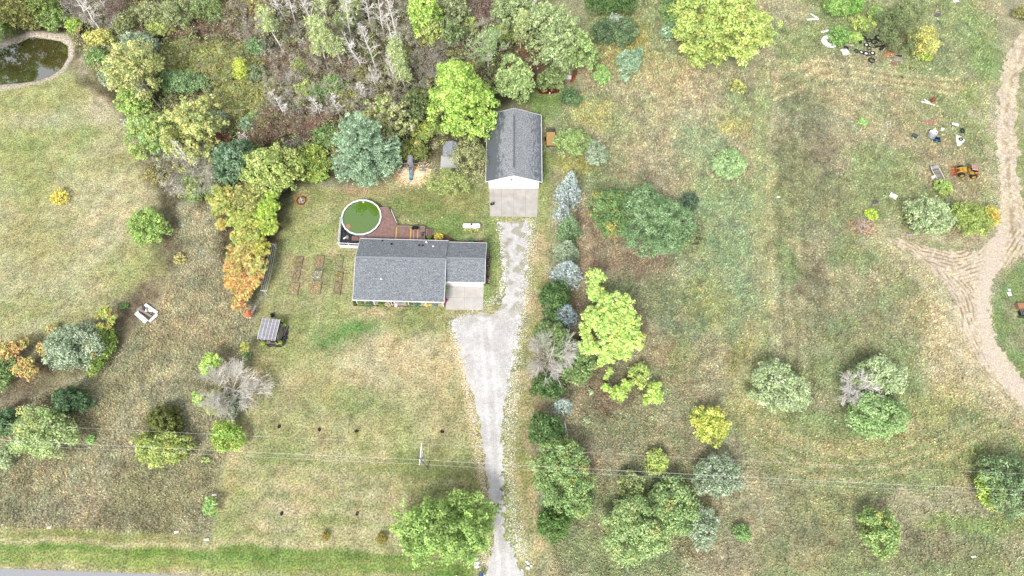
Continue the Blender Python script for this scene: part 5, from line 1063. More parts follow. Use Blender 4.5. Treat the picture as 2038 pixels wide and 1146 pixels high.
poly = [dl(757, 413, 1.1), dl(773, 413, 1.1), dl(790, 448, 1.1), dl(845, 450, 1.1), dl(845, 478, 1.1), dl(700, 478, 1.1), dl(700, 470, 1.1)]+wrap(1.1)[::-1]
mb = MB(); mb.prism(poly, .95, 1.1); mb.build('deck_boards', M['deck'], deck)
mb = MB()
for q in ((760, 415), (772, 415), (789, 449), (815, 451), (843, 452), (790, 474), (843, 474), (710, 474)):
    a = dl(*q, 1.1); 
    mb = MB(); mb.box((a[0], a[1], .47), (.12, .12, .95)); mb.build('post', M['wood_grey'], deck)
for (q0, q1) in (((757, 413), (773, 413)), ((790, 449), (845, 451)), ((845, 451), (845, 476))):
    a, b = dl(*q0, 1.15), dl(*q1, 1.15); mb = MB(); mb.tube([(*a, 1.15), (*b, 1.15)], .07, 4); mb.build('edge_board', M['wood_grey'], deck)
for q0, q1, wd in (((789, 452), (788, 477), .16), ((818, 453), (817, 477), .22), ((824, 453), (823, 477), .1), ((832, 453), (831, 477), .16)):
    a, b = dl(*q0, 1.13), dl(*q1, 1.13); mb = MB(); c = ((a[0]+b[0])/2, (a[1]+b[1])/2, 1.13); mb.box(c, (wd, math.hypot(b[0]-a[0], b[1]-a[1]), .05)); mb.build('new_board', mat('yellow_board', (240, 200, 110), .7) if 'yellow_board' not in bpy.data.materials else bpy.data.materials['yellow_board'], deck)
a, b = dl(779, 419, 1.5), dl(790, 444, 1.5); mb = MB(); 
for z in (1.3, 1.6, 2.0): mb.tube([(*a, z), (*b, z)], .035, 5)
for t in (0, .33, .66, 1): mb.tube([(a[0]+(b[0]-a[0])*t, a[1]+(b[1]-a[1])*t, 1.1), (a[0]+(b[0]-a[0])*t, a[1]+(b[1]-a[1])*t, 2.0)], .035, 5)
mb.build('side_rail', M['trim'], deck)
for i in range(4):
    c = dl(849+i*3.6, 461, 1.0-.25*i); mb = MB(); mb.box((c[0], c[1], .86-.24*i), (.34, 1.3, .06)); mb.box((c[0], c[1], .43-.12*i), (.28, 1.2, .82-.24*i)); mb.build('stair_tread', M['deck'], deck)
# white railing fence around dark corner
rail = empty('picket_railing', (*W(676, 470)[:2], 0), 0, 'white vinyl railing round the dark corner left of the pool', 'railing')
rl = lambda px, py, h=1.9: np.array((W(px, py, h)[0]-rail.location.x, W(px, py, h)[1]-rail.location.y))
cs = [rl(677, 434), rl(673, 483), rl(713, 485)]
for a, b in ((cs[0], cs[1]), (cs[1], cs[2])):
    L_ = np.linalg.norm(b-a); n = int(L_/.16); mb = MB()
    for z in (1.0, 1.9): mb.tube([(*a, z), (*b, z)], .05, 4)
    for k in range(n): p = a+(b-a)*(k+.5)/n; mb.tube([(*p, 1.0), (*p, 1.9)], .02, 4)
    mb.build('rail_panel', M['trim'], rail)
    mb = MB(); nx_, ny_ = (b-a)/L_; mid = (a+b)/2; mb.box((*mid, .5), (L_, .04, .9), math.atan2(b[1]-a[1], b[0]-a[0])); mb.build('skirt_panel', M['trim'], rail)
for p in (cs[0], cs[1], cs[2], (cs[0]+cs[1])/2, (cs[1]+cs[2])/2):
    mb = MB(); mb.box((*p, 1.02), (.13, .13, 2.05)); mb.lathe((*p, 2.05), [(.09, 0), (.02, .1)], 4); mb.build('post', M['trim'], rail)
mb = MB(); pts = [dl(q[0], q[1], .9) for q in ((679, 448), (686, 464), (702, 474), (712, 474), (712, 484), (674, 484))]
mb.prism(pts, .8, .9); o = mb.build('painted_shade_ground', mat('painted_shade', (58, 60, 72), .7, var=.2), None, (deck.location.x, deck.location.y, 0)); tag(o, 'dark ground with painted shade in the corner between pool and white railing', 'tarp')  # dark sheet stands in for shaded ground, shade painted into its colour
o = empty('pool_pump', (*W(692, 473, 1.0)[:2], .9), .6, 'white pool filter pump on the dark ground with painted shade', 'pump')
mb = MB(); mb.lathe((0, 0, 0), [(.28, 0), (.3, .5), (.2, .65), (.05, .7)], 14); mb.build('tank', M['wood_grey'], o); mb = MB(); mb.lathe((-.5, .2, .2), [(.12, -.25), (.14, 0), (.12, .25)], 10, 'x'); mb.build('motor', M['white'], o); mb = MB(); mb.tube([(-.3, .2, .25), (-.1, .1, .5), (0, 0, .6)], .04, 6); mb.build('hose', M['white'], o)
mb = MB(); mb.box((0, 0, .12), (.9, .45, .24)); 
a = W(708, 474, 1.1); tag(mb.build('storage_step', plank('red_step', (170, 118, 100), 5, math.pi/2), None, (a[0], a[1], 1.1)), 'red-brown box step at the left end of the deck', 'step')
o = empty('barbecue_grill', (*W(826, 453, 1.7)[:2], 1.1), 0, 'black covered barbecue grill at the deck edge', 'grill')
mb = MB(); mb.box((0, 0, .75), (.9, .5, .35), taper=.85); mb.build('lid', M['black'], o); mb = MB(); mb.box((0, 0, .52), (1.25, .45, .05)); mb.build('shelf', M['black'], o)
for s in (-1, 1): mb = MB(); mb.box((s*.35, 0, .25), (.08, .4, .5)); mb.build('leg', M['black'], o)
o = empty('smoker_grill', (*W(840, 466, 1.6)[:2], 1.1), 0, 'small slate coloured upright smoker at the stair end of the deck', 'grill')
mb = MB(); mb.lathe((0, 0, 0), [(.2, .15), (.24, .3), (.24, .8), (.1, .95)], 14); mb.build('drum', mat('slate_metal', (95, 110, 130), .4), o)
for k in range(3): mb = MB(); mb.tube([(.2*math.cos(k*2.1), .2*math.sin(k*2.1), 0), (.16*math.cos(k*2.1), .16*math.sin(k*2.1), .3)], .02, 5); mb.build('leg', M['black'], o)
# propane tank
o = empty('propane_tank', (*W(939, 453)[:2], 0), 0, 'white capsule shaped propane tank on the back lawn', 'tank')
mb = MB(); R_ = .47; prof = [(R_*math.sin(t), -1.3-R_*.6*math.cos(t)+0) for t in np.linspace(.05, 1.57, 6)]+[(R_*math.sin(t), 1.3-R_*.6*math.cos(t)) for t in np.linspace(1.57, 3.09, 6)]
mb.lathe((0, 0, .75), prof, 18, 'x'); mb.build('shell', M['white'], o, smooth=True); mb = MB(); mb.lathe((0, 0, 1.2), [(.17, 0), (.18, .14), (.1, .2)], 14); mb.build('dome_lid', M['black'], o)
for s in (-1, 1): mb = MB(); mb.box((s*.85, 0, .16), (.2, .8, .32)); mb.build('saddle', M['concrete_old'], o)
bush(938, 456, 15, 5, .45, YELL, 'yellow-green flowers fringing the propane tank', 'flower_bed', 'flowers', trunk=False, lr=.2, ls=.09)
# ---- utility trailer
o = empty('utility_trailer', (*W(1096, 280)[:2], 0), 0, 'small utility trailer with fresh orange plank bed beside the large garage', 'trailer')
sc = scale_at(1096, 278, .6); tw, tl = 18/sc, 30/sc+.3
mb = MB(); 
for i in range(9): mb.box((-tw/2+tw*(i+.5)/9, 0, .55), (tw/9-.015, tl, .05))
mb.build('plank_bed', mat('orange_plank', (226, 184, 122), .7, var=.1, vs=5), o)
mb = MB()
for s in (-1, 1): mb.box((s*(tw/2+.03), 0, .6), (.06, tl, .2))
mb.box((0, -tl/2-.03, .6), (tw+.1, .06, .2)); mb.build('side_rail', M['black'], o)
mb = MB()
for i in range(8): mb.box((-tw/2+tw*(i+.5)/8, tl/2+.45, .62+.02*i*0), (.05, .9, .05))
for j in range(4): mb.box((0, tl/2+.06+.27*j, .66), (tw, .05, .04))
mb.build('ramp_gate', M['black'], o)
mb = MB(); mb.tube([(-tw/2, -tl/2, .5), (0, -tl/2-1.1, .48)], .05, 5); mb.tube([(tw/2, -tl/2, .5), (0, -tl/2-1.1, .48)], .05, 5); mb.tube([(0, -tl/2-1.05, .48), (0, -tl/2-1.3, .5)], .06, 6); mb.build('tongue', M['steel'], o)
for s in (-1, 1):
    mb = MB(); mb.lathe((s*(tw/2+.2), .1, .32), [(.12, -.09), (.3, -.08), (.32, 0), (.3, .08), (.12, .09)], 16, 'x'); wh = mb.build('wheel', M['rubber'], o); mb = MB(); mb.lathe((s*(tw/2+.29), .1, .32), [(.14, -.02), (.13, .02)], 12, 'x'); mb.build('rim', M['steel'], wh)
    mb = MB(); mb.box((s*(tw/2+.2), .1, .68), (.24, .8, .04)); mb.build('mudguard', M['black'], o)
# ---- playset
o = empty('playset', (*W(818, 338)[:2], 0), 0, 'wooden swing set with teal slide on orange wood chips', 'playset')
sc = scale_at(818, 335, 1)
ps = lambda px, py, h: (W(px, py, h)[0]-o.location.x, W(px, py, h)[1]-o.location.y, h)
for (ax, bx) in ((795, 812), (824, 844)):
    mb = MB(); mb.tube([ps(ax, 325, 2.1), ps(bx, 325, 2.1)], .06, 5); mb.build('swing_beam', M['wood_grey'], o)
for ax in (795, 844):
    p = ps(ax, 325, 2.1)
    for s in (-1, 1): mb = MB(); mb.tube([p, (p[0], p[1]+s*.95, 0)], .05, 5); mb.build('leg', M['wood_grey'], o)
c = ps(818, 327, 1.3)
mb = MB(); mb.box((c[0], c[1], 1.25), (1.15, 1.15, .06)); mb.build('platform', M['wood_grey'], o)
for i in (-1, 1):
    for j in (-1, 1): mb = MB(); mb.box((c[0]+i*.55, c[1]+j*.55, 1.2), (.09, .09, 2.4)); mb.build('post', M['wood_grey'], o)
    mb = MB(); mb.box((c[0]+i*.55, c[1], 1.7), (.04, 1.1, .5)); mb.build('side_panel', M['wood_grey'], o)
mb = MB(); mb.tube([(c[0]-.0, c[1]-.5, 2.4), (c[0], c[1]+.9, 2.4)], [.55, .55], 10); mb.build('canopy', mat('grey_canopy', (178, 180, 190), .7), o)
mb = MB(); vs = [];
for k in range(9):
    t = k/8; yy = c[1]-.6-2.1*t; z = 1.3-1.15*t+.12*math.sin(t*6.28)
    for xx, dz in ((-.28, .18), (-.24, 0), (.24, 0), (.28, .18)): vs.append((c[0]+xx, yy, z+dz))
fs = [(4*k+j, 4*k+j+1, 4*k+j+5, 4*k+j+4) for k in range(8) for j in range(3)]
mb.add(vs, fs); mb.build('slide', mat('teal_plastic', (0, 128, 158), .4, var=.04), o)
for (px_, col) in ((802, 'white'), (831, 'y')):
    p = ps(px_, 325, 2.05); mb = MB()
    for s in (-.22, .22): mb.tube([(p[0]+s, p[1], 2.05), (p[0]+s, p[1], .55)], .012, 3)
    mb.box((p[0], p[1], .5), (.5, .2, .05)); mb.build('swing', M['white'] if col == 'white' else mat('yellow_plastic', (240, 210, 60), .5), o)
p = ps(839, 325, 2.05); mb = MB()
for s in (-.5, .5): mb.tube([(p[0]+s, p[1], 2.05), (p[0]+s, p[1], .5)], .02, 3)
mb.box((p[0], p[1]+.2, .45), (1.1, .3, .06)); mb.box((p[0], p[1]-.4, .45), (1.1, .3, .06)); mb.box((p[0], p[1]-.1, .3), (.1, .9, .05)); mb.build('glider_seat', mat('green_grey_plastic', (150, 180, 170), .5), o)
# ---- grey playhouse (shed)
o = empty('playhouse', (*W(896, 318)[:2], 0), math.radians(-1), 'small grey shed with a lighter front porch roof under the apple trees', 'shed')
pl = lambda px, py, h: (W(px, py, h)[0]-o.location.x, W(px, py, h)[1]-o.location.y)
a, b = pl(882, 283, 2.3), pl(911, 311, 2.3); cxs, cys = (a[0]+b[0])/2, (a[1]+b[1])/2; w2, l2 = (b[0]-a[0])/2, (a[1]-b[1])/2
mb = walls(-l2+.15, l2-.15, w2-.15, -w2+.15, .3, 2.1, 2.7, 'y'); wl = mb.build('wall', M['wood_grey'], o, (cxs, cys, 0))
gable(-l2, l2, w2, -w2, w2*.25, 2.2, 2.9, .08, 'y').build('roof', mat('slate_roof', (176, 180, 194), .8, var=.15), o, (cxs, cys, 0))
a2, b2 = pl(878, 311, 1.9), pl(910, 334, 1.8); mb = MB(); mb.box(((a2[0]+b2[0])/2, (a2[1]+b2[1])/2, 1.95), (b2[0]-a2[0], a2[1]-b2[1], .05), 0, math.radians(6)); mb.build('porch_roof', mat('pale_sheet', (214, 214, 216), .6, var=.15, vs=6), o)
for px_ in (a2[0]+.1, b2[0]-.1): mb = MB(); mb.box((px_, b2[1]+.15, .9), (.09, .09, 1.8)); mb.build('post', M['wood_grey'], o)
mb = MB(); mb.box(((a2[0]+b2[0])/2, (a2[1]+b2[1])/2, .15), (b2[0]-a2[0], a2[1]-b2[1], .1)); mb.build('porch_floor', M['wood_grey'], o)
# ---- lattice pergola hut
A, B, C, D = [W(*q, 2.4) for q in ((521, 634), (557, 634), (512, 675.5), (549, 677))]
rzp = math.atan2(B[1]-A[1], B[0]-A[0])-.1; cx, cy = (A[0]+B[0]+C[0]+D[0])/4, (A[1]+B[1]+C[1]+D[1])/4
o = empty('garden_hut', (cx, cy, 0), rzp, 'open garden hut with whitish lattice roof beside the rough left field', 'hut'); w2 = math.dist(A[:2], B[:2])/2; l2 = math.dist(A[:2], C[:2])/2
mb = MB(); mb.box((0, 0, 2.32), (2*w2, 2*l2, .03)); mb.build('roof_panel', mat('dusty_clear_panel', (176, 172, 180), .5, var=.25, vs=1.6), o)
mb = MB()
for i in range(6): mb.box((-w2+.03+(2*w2-.06)*i/5, 0, 2.38), (.06, 2*l2+.1, .07))
mb.build('rafters', M['trim'], o); mb = MB()
for i in range(7): mb.box((0, -l2+.03+(2*l2-.06)*i/6, 2.43), (2*w2+.1, .045, .03))
mb.build('battens', mat('grey_batten', (205, 200, 200), .8), o)
for i in (-1, 1):
    for j in (-1, 1): mb = MB(); mb.box((i*(w2-.12), j*(l2-.12), 1.15), (.12, .12, 2.3)); mb.build('post', M['black'], o)
mb = MB()
for z in (.3, .7, 1.1): mb.box((0, -l2+.1, z), (2*w2-.3, .05, .3))
mb.build('front_panel', M['wood_grey'], o)
for x in (-.7, .6):
    mb = MB(); mb.box((x, -l2+.05, 1.0), (.7, .04, .6)); mb.build('window', M['glass'], o)
mb = MB(); mb.box((w2-.1, 0, .6), (.05, 2*l2-.3, 1.1)); mb.build('side_panel', M['wood_grey'], o)
mb = MB(); mb.tube([(w2+.05, -l2, 2.25), (w2+.05, l2, 2.25)], .07, 4); mb.build('side_beam', M['black'], o)
patch('mulch_bed', [(560, 640), (570, 643), (577, 650), (575, 668), (569, 684), (560, 691), (535, 691), (526, 686), (540, 680), (556, 676)], .02, .1, .15, .6, (62, 58, 66), (96, 88, 84), M['gravel'], kind=None, label='black mulch bed wrapped round two sides of the garden hut', cat='mulch bed')
for k, (a, b, l) in enumerate(((561, 637, 'yellow-green plant at the upper corner of the garden hut'), (556, 682, 'lime plant at the lower right corner of the garden hut'), (524, 684, 'small green plant at the lower left corner of the garden hut'), (566, 646, 'small yellow plant in the black mulch bed'))):
    bush(a, b, 4 if k != 1 else 6, 4, .6, [(190, 214, 50, 3)], l, 'garden_plant', 'plant', trunk=False, lr=.15, ls=.08)
for (a, b, dx, dy) in ((566, 652, .3, 1.6), (562, 664, .35, 1.9), (570, 656, .12, 2.2)):
    pp = W(a, b); o = empty('timber_plank', (pp[0], pp[1], .05), -.22-.1*dx, {.3: 'weathered plank lying in the top of the black mulch bed', .35: 'wider weathered plank in the middle of the black mulch bed', .12: 'thin weathered strip at the right of the black mulch bed'}[dx], 'plank'); mb = MB(); mb.box((0, 0, .04), (dx, dy, .06)); mb.box((0, 0, .09), (dx*.6, dy*.9, .04)); mb.build('board', M['wood_grey'], o)
a = W(543, 628); o = empty('garden_bin', (a[0], a[1], 0), .5, 'small black box behind the top of the garden hut', 'bin'); mb = MB(); mb.box((0, 0, .25), (.5, .45, .5), taper=.9); mb.build('body', M['black'], o); mb = MB(); mb.box((0, 0, .53), (.52, .47, .05)); mb.build('lid', M['black'], o)
# ---- clothes line
P0, P1 = [W(*q, 1.9) for q in ((538, 485), (550, 486))], [W(*q, 1.9) for q in ((518, 578), (531, 579))]
o = empty('clothes_line', ((P0[0][0]+P1[1][0])/2, (P0[0][1]+P1[1][1])/2, 0), 0, 'long clothes line with white T posts beside the sumac grove', 'clothes line')
for E_ in (P0, P1):
    a, b = [np.array(q)-np.array((o.location.x, o.location.y, 0)) for q in E_]; mb = MB(); mb.tube([a, b], .05, 6); c = (a+b)/2; mb.tube([(c[0], c[1], 0), c], .06, 8); mb.build('post', M['trim'], o)
for t in (.03, .36, .66, .97):
    a = np.array(P0[0])+(np.array(P0[1])-np.array(P0[0]))*t; b = np.array(P1[0])+(np.array(P1[1])-np.array(P1[0]))*t; off = np.array((o.location.x, o.location.y, 0)); mb = MB()
    pts = [a+(b-a)*k/8-off-np.array((0, 0, .25*math.sin(math.pi*k/8))) for k in range(9)]; mb.tube(pts, .022, 4); mb.build('line', M['trim'], o)
def board(name, px, py, L_, w_, rz, m, label, cat, z=.0, th=.04, rx=0, ry=0):
    a = W(px, py, z); o = empty(name, (a[0], a[1], z), rz, label, cat); mb = MB(); mb.box((0, 0, th/2+.02), (L_, w_, th), 0, rx, ry); mb.box((0, w_*.3, th+.03), (L_*.96, w_*.12, .02), 0, rx, ry); mb.build('panel', m, o); return o
board('plank', 503, 621, 2.4, .32, math.radians(76), M['trim'], 'long white board leaning at the end of the sumac grove', 'board', .1, .05, 0, .1)
a = W(543, 464); o = empty('storage_bin', (a[0], a[1], 0), .3, 'white and blue tub half under the sumacs above the clothes line', 'bin'); mb = MB(); mb.box((0, 0, .3), (.5, .8, .6), taper=1.1); mb.build('body', M['trim'], o); mb = MB(); mb.box((0, .55, .3), (.8, .35, .5)); mb.build('dark_crate', M['black'], o)
a = W(556, 456); o = empty('log_pile', (a[0], a[1], 0), .8, 'small pile of split logs at the grove edge', 'log pile')
for k in range(5): mb = MB(); mb.tube([(-.5, -.4+.22*k, .12), (.5, -.38+.2*k, .12)], .11, 8); mb.build('log', M['bark'], o)
# ---- fire pit
a = W(600, 400); o = empty('fire_pit', (a[0], a[1], 0), 0, 'round steel fire ring full of pale ash on the back lawn', 'fire pit')
mb = MB(); n = 20; vs = [(r*math.cos(6.2832*k/n), r*math.sin(6.2832*k/n), z) for r, z in ((.85, 0), (.85, .35), (.78, .35), (.78, 0)) for k in range(n)]; mb.add(vs, [(i*n+k, i*n+(k+1) % n, (i+1)*n+(k+1) % n, (i+1)*n+k) for i in range(3) for k in range(n)]); mb.build('ring', M['rust'], o)
for k in range(14): r = random.random()*.55; t = random.random()*6.3; mb = MB(); mb.box((r*math.cos(t), r*math.sin(t)+.05, .12+random.random()*.12), (.28, .16, .12), t); mb.build('ash_log', mat('pale_ash', (232, 226, 220), .9, var=.2) if k == 0 else bpy.data.materials['pale_ash'], o)
# ---- raised beds
G5 = 'raised garden beds in three rows'
BEDS = [(595.6, 523, 13, 25, [(150, 140, 70, 2), (120, 130, 60, 2), (220, 170, 70, .6)], 'raised bed with dark flowers, top of the left row', .5),
 (590, 549, 13, 22, [(190, 160, 110, 3), (110, 140, 70, 1)], 'raised bed of half dead plants, middle of the left row', .4),
 (586, 575.5, 17, 25, [(200, 176, 110, 3), (180, 154, 96, 1)], 'raised bed of straw coloured growth, bottom of the left row', .25),
 (636, 521, 16, 25, [(190, 158, 96, 3), (170, 140, 84, 1)], 'raised bed of tan dry growth, top of the middle row', .25),
 (632, 548, 17, 17, [(200, 208, 196, 3), (150, 180, 130, 1)], 'raised bed with silvery cabbage like plant, centre of the middle row', .5),
 (629.6, 573, 19, 28, [(204, 178, 104, 3), (186, 158, 90, 1)], 'raised bed of golden dry growth, bottom of the middle row', .25),
 (675.7, 522, 14, 26, [(140, 180, 100, 2), (170, 150, 100, 1), (160, 196, 84, 1)], 'raised bed with tall green plants, top of the right row', .6),
 (675.7, 550.6, 13, 18, [(160, 150, 60, 2), (226, 190, 50, 1), (110, 130, 60, 1)], 'raised bed with yellow flowers, middle of the right row', .5),
 (672, 574.5, 14, 26, [(150, 140, 90, 3), (120, 130, 70, 1)], 'raised bed with bare soil and weeds inside pale boards, bottom of the right row', .3)]
for i, (a, b, w_, l_, pal, lab, hh) in enumerate(BEDS):
    p = W(a, b); s = scale_at(a, b); bw, bl = w_/s, l_/s; o = empty('raised_bed', (p[0], p[1], 0), math.radians(-4), lab, 'garden bed', G5)
    mb = MB()
    for q in (-1, 1): mb.box((q*bw/2, 0, .12), (.05, bl+.05, .26)); mb.box((0, q*bl/2, .12), (bw-.06, .05, .26))
    mb.build('frame', M['wood_grey'], o); mb = MB(); mb.box((0, 0, .09), (bw-.07, bl-.07, .16)); mb.build('soil', mat('bed_soil', (186, 168, 136), .95, var=.4, vs=8) if i == 0 else bpy.data.materials['bed_soil'], o)
    n = int(bw*bl*17); L = np.c_[rng.uniform(-bw/2, bw/2, n)*.9, rng.uniform(-bl/2, bl/2, n)*.92, np.full(n, .2)+hh*.4*rng.random(n), rng.uniform(.1, .22, n)]
    link('plants', lobes_mesh('bed_plants', L, pal, 12, .08, jit=.7), M['leaf'], o)
# ---- plants round the house
PLN = [(706, 600, 4, [(90, 110, 60, 3)], 'tiny dark plant at the left end of the front bed', .6), (717, 601, 6, [(136, 160, 70, 3)], 'green shrub first from the left in the front bed', .8), (734, 602, 8, [(120, 150, 96, 3)], 'blue-green shrub second from the left in the front bed', .9), (758, 601, 7, [(132, 160, 62, 3)], 'round green shrub left of the flag in the front bed', .9), (773, 602, 6, [(206, 192, 140, 3)], 'straw coloured grass plant left of the flag in the front bed', .7), (782, 600, 4, [(104, 130, 130, 3)], 'small bluish plant just left of the flag', .6),
 (807, 600, 4, [(180, 200, 70, 3)], 'small lime plant right of the porch steps', .6), (815, 601, 7, [(126, 150, 66, 3)], 'green shrub right of the porch steps', .9), (830, 603, 7, [(112, 150, 110, 3)], 'bluish green shrub in the right half of the front bed', .8), (849, 603, 5, [(240, 210, 40, 3)], 'round bright yellow mum in the front bed', .6), (857, 602, 4, [(230, 200, 60, 3)], 'small yellow plant beside the round yellow mum', .5), (866, 604, 6, [(140, 166, 150, 3)], 'grey-green round plant in the right half of the front bed', .7), (878, 603, 5, [(220, 190, 90, 3), (240, 210, 120, 1)], 'pale yellow plant at the right end of the front bed', .6), (887, 598, 3, [(190, 60, 90, 3)], 'small magenta flowers at the corner of the concrete apron', .7), (888, 574, 5, [(170, 200, 50, 3)], 'lime shrub in the nook beside the attached garage door', .9),
 (853, 472, 6, [(150, 180, 70, 3)], 'green plant beside the deck steps', .5), (873, 471, 9, [(236, 214, 50, 3), (200, 200, 60, 1)], 'large golden hosta behind the house', .6), (937, 478, 7, [(120, 150, 100, 3)], 'small green shrub behind the attached garage', .6)]
for (a, b, r, pal, lab, h_) in PLN: bush(a, b+(3 if 596 < b < 606 and a < 884 else 0), r, r*.9, h_, pal, lab, 'garden_plant', 'plant', trunk=False, lr=.17, ls=.085, dens=14)
def hp(pts): return pts
patch('flower_bed', [(702, 594), (888, 598), (887, 611), (800, 611), (702, 609)], .02, .12, .06, .6, (96, 78, 70), (120, 98, 84), M['gravel'], kind=None, label='dark soil bed along the front of the house', cat='flower bed')
patch('flower_bed', [(967, 492), (976, 498), (976, 520), (975, 566), (966, 566)], .02, .12, .15, .6, (84, 74, 74), (130, 108, 90), M['gravel'], kind=None, label='dark mulch strip on the right side of the attached garage', cat='flower bed')
patch('flower_bed', [(858, 466), (888, 466), (915, 480), (962, 477), (966, 486), (890, 484), (850, 480)], .02, .12, .1, .6, (104, 84, 72), (140, 116, 90), M['gravel'], kind=None, label='curved bed with stone edge behind the house', cat='flower bed')
def rock(px, py, r, label, group, z=0, dark=False):
    a = W(px, py); n = 9; mb = MB(); vs = []; prof = [(.2, 0), (1, .1), (.95, .5), (.55, .8), (.15, .9)]
    for q, zz in prof:
        for k in range(n): t = 6.2832*k/n; rr = r*q*random.uniform(.75, 1.2); vs.append((rr*math.cos(t), rr*math.sin(t)*.8, r*zz+z))
    m_ = len(prof); mb.add(vs, [(i*n+k, i*n+(k+1) % n, (i+1)*n+(k+1) % n, (i+1)*n+k) for i in range(m_-1) for k in range(n)]+[tuple(range((m_-1)*n, m_*n))])
    o = mb.build('rock', (bpy.data.materials.get('brown_rock') or mat('brown_rock', (176, 164, 150), .9, var=.2, bump=.4)) if dark else bpy.data.materials.get('pale_rock') or mat('pale_rock', (232, 230, 228), .9, var=.15, bump=.4, k=.7), None, (a[0], a[1], 0)); tag(o, label, 'rock', group); return o
for i, (a, b, r) in enumerate(((949, 1112, .32), (945, 1118, .25), (951, 1120, .3), (946, 1123, .2), (949, 1127, .38))):
    rock(a, b, r, ('topmost', 'leftmost', 'rightmost', 'smallest', 'lowest and largest')[i]+' white rock in the group left of the driveway mouth', 'white rocks left of the driveway mouth')
for i, (a, b, r) in enumerate(((1049, 1118, .22), (1051, 1121, .22), (1050, 1130, .32), (1057, 1126, .2), (1039, 1134, .2))):
    rock(a, b, r, ('topmost', 'second from the top', 'largest and lowest', 'rightmost', 'leftmost')[i]+' white rock in the group right of the driveway mouth', 'white rocks right of the driveway mouth')
for k in range(16): rock(970+random.uniform(0, 5), 500+k*4.1, random.uniform(.12, .22), 'small edging stone beside the attached garage', 'edging stones beside the attached garage', dark=True)
for k in range(9): rock(905+k*6.6, 481-min(k, 4)*.9, .14, 'small edging stone behind the attached garage', 'edging stones behind the attached garage', dark=True)
# porch steps and flag
a = W(800, 602); mb = MB(); mb.box((0, 0, .12), (1.3, .5, .24)); mb.box((0, -.45, .06), (1.3, .4, .12)); tag(mb.build('porch_steps', plank('step_wood', (150, 110, 95), 5, math.pi/2), None, (a[0], a[1], 0)), 'short brown wooden steps up to the front porch', 'steps')
f0 = W(785, 598, 2.3); o = empty('house_flag', f0, math.radians(-60), 'american flag hanging out from the front porch', 'flag')
mb = MB(); mb.tube([(-.3, 0, -.3), (1.3, 0, .45)], .02, 6); mb.build('flag_pole', M['trim'], o)
Wf, Hf = 1.2, .75; nx2, ny2 = 14, 13
def fcol(i, j):
    if j >= 6 and i < 6: return (45, 60, 120) if (i+j) % 2 else (120, 130, 175)
    return (190, 40, 50) if j % 2 == 0 else (240, 238, 240)
mb = MB()
for j in range(ny2):
    for i in range(nx2):
        def pt(u, v): return (.05+Wf*u*.94, .12*math.sin(u*7+v*2)-.35*(1-v), .32*u+.02-Hf*(1-v)*.72)
        q = [pt(i/nx2, j/ny2), pt((i+1)/nx2, j/ny2), pt((i+1)/nx2, (j+1)/ny2), pt(i/nx2, (j+1)/ny2)]; mb.add(q, [(0, 1, 2, 3)], tuple(lin(fcol(i, j), .75)))
mb.build('flag_cloth', M['col'], o)
# lawn globes
for (a, b, l) in ((813, 440, 'left one of the tiny white globes on the back lawn'), (834, 441, 'middle one of the tiny white globes on the back lawn'), (880, 433, 'right one of the tiny white globes, up the back lawn')):
    p = W(a, b); mb = MB(); mb.lathe((0, 0, .16), [(.12*math.sin(t), -.12*math.cos(t)) for t in np.linspace(.1, 3.04, 8)], 10); mb.tube([(0, 0, 0), (0, 0, .08)], .03, 6); tag(mb.build('garden_globe', M['white'], None, (p[0], p[1], 0)), l, 'globe', 'white globes on the back lawn')
# black tree guards
for (a, b, l, pl_) in ((556, 849, 'black ringed seedling, leftmost of the upper row on the front lawn', 0), (636, 855, 'black ringed seedling, second from left of the upper row on the front lawn', 0), (710, 858, 'black ringed seedling, third from left of the upper row on the front lawn', 0), (880, 859, 'black ringed seedling nearest the driveway', 0), (561, 1022, 'black ringed seedling, left one of the lower pair on the front lawn', 0), (711, 1022, 'black ringed seedling with green leaves, right one of the lower pair', 1)):
    p = W(a, b); o = empty('seedling', (p[0], p[1], 0), random.random()*3, l, 'seedling', 'black ringed seedlings on the front lawn')
    mb = MB(); mb.lathe((0, 0, 0), [(.3, 0), (.34, .1), (.28, .22), (.12, .22), (.1, .05)], 12, sy=.7); mb.build('ring', M['black'], o)
    mb = MB(); mb.tube([(0, 0, 0), (.03, .02, .7)], .02, 5)
    for k in range(4): mb.tube([(0, 0, .2+.1*k), (.25*math.cos(k*2.2), .25*math.sin(k*2.2), .35+.1*k)], .012, 3)
    mb.build('stem', M['bark'], o)
    if pl_: link('leaves', lobes_mesh('seedling_leaves', [(0.1, .1, .5, .3)], GREENP, 14, .09), M['leaf'], o)
# white stubs
for (a, b, l) in ((412, 1074, 'white box marker on the corner of the rough left field'), (427, 985, 'small white pipe stub above the star-shaped shrub'), (352, 1059, 'white scrap at the lower edge of the rough left field'), (98, 1050, 'pale scrap at the far left of the lower field edge'), (1937, 1108, 'short white strip lying near the bottom right corner')):
    p = W(a, b); mb = MB(); mb.box((0, 0, .15 if a == 412 else .06), (.7, .3, .3 if a == 412 else .1), .1); mb.box((0, 0, .32 if a == 412 else .12), (.6, .22, .03), .1); tag(mb.build('marker', M['white'], None, (p[0], p[1], 0)), l, 'marker')
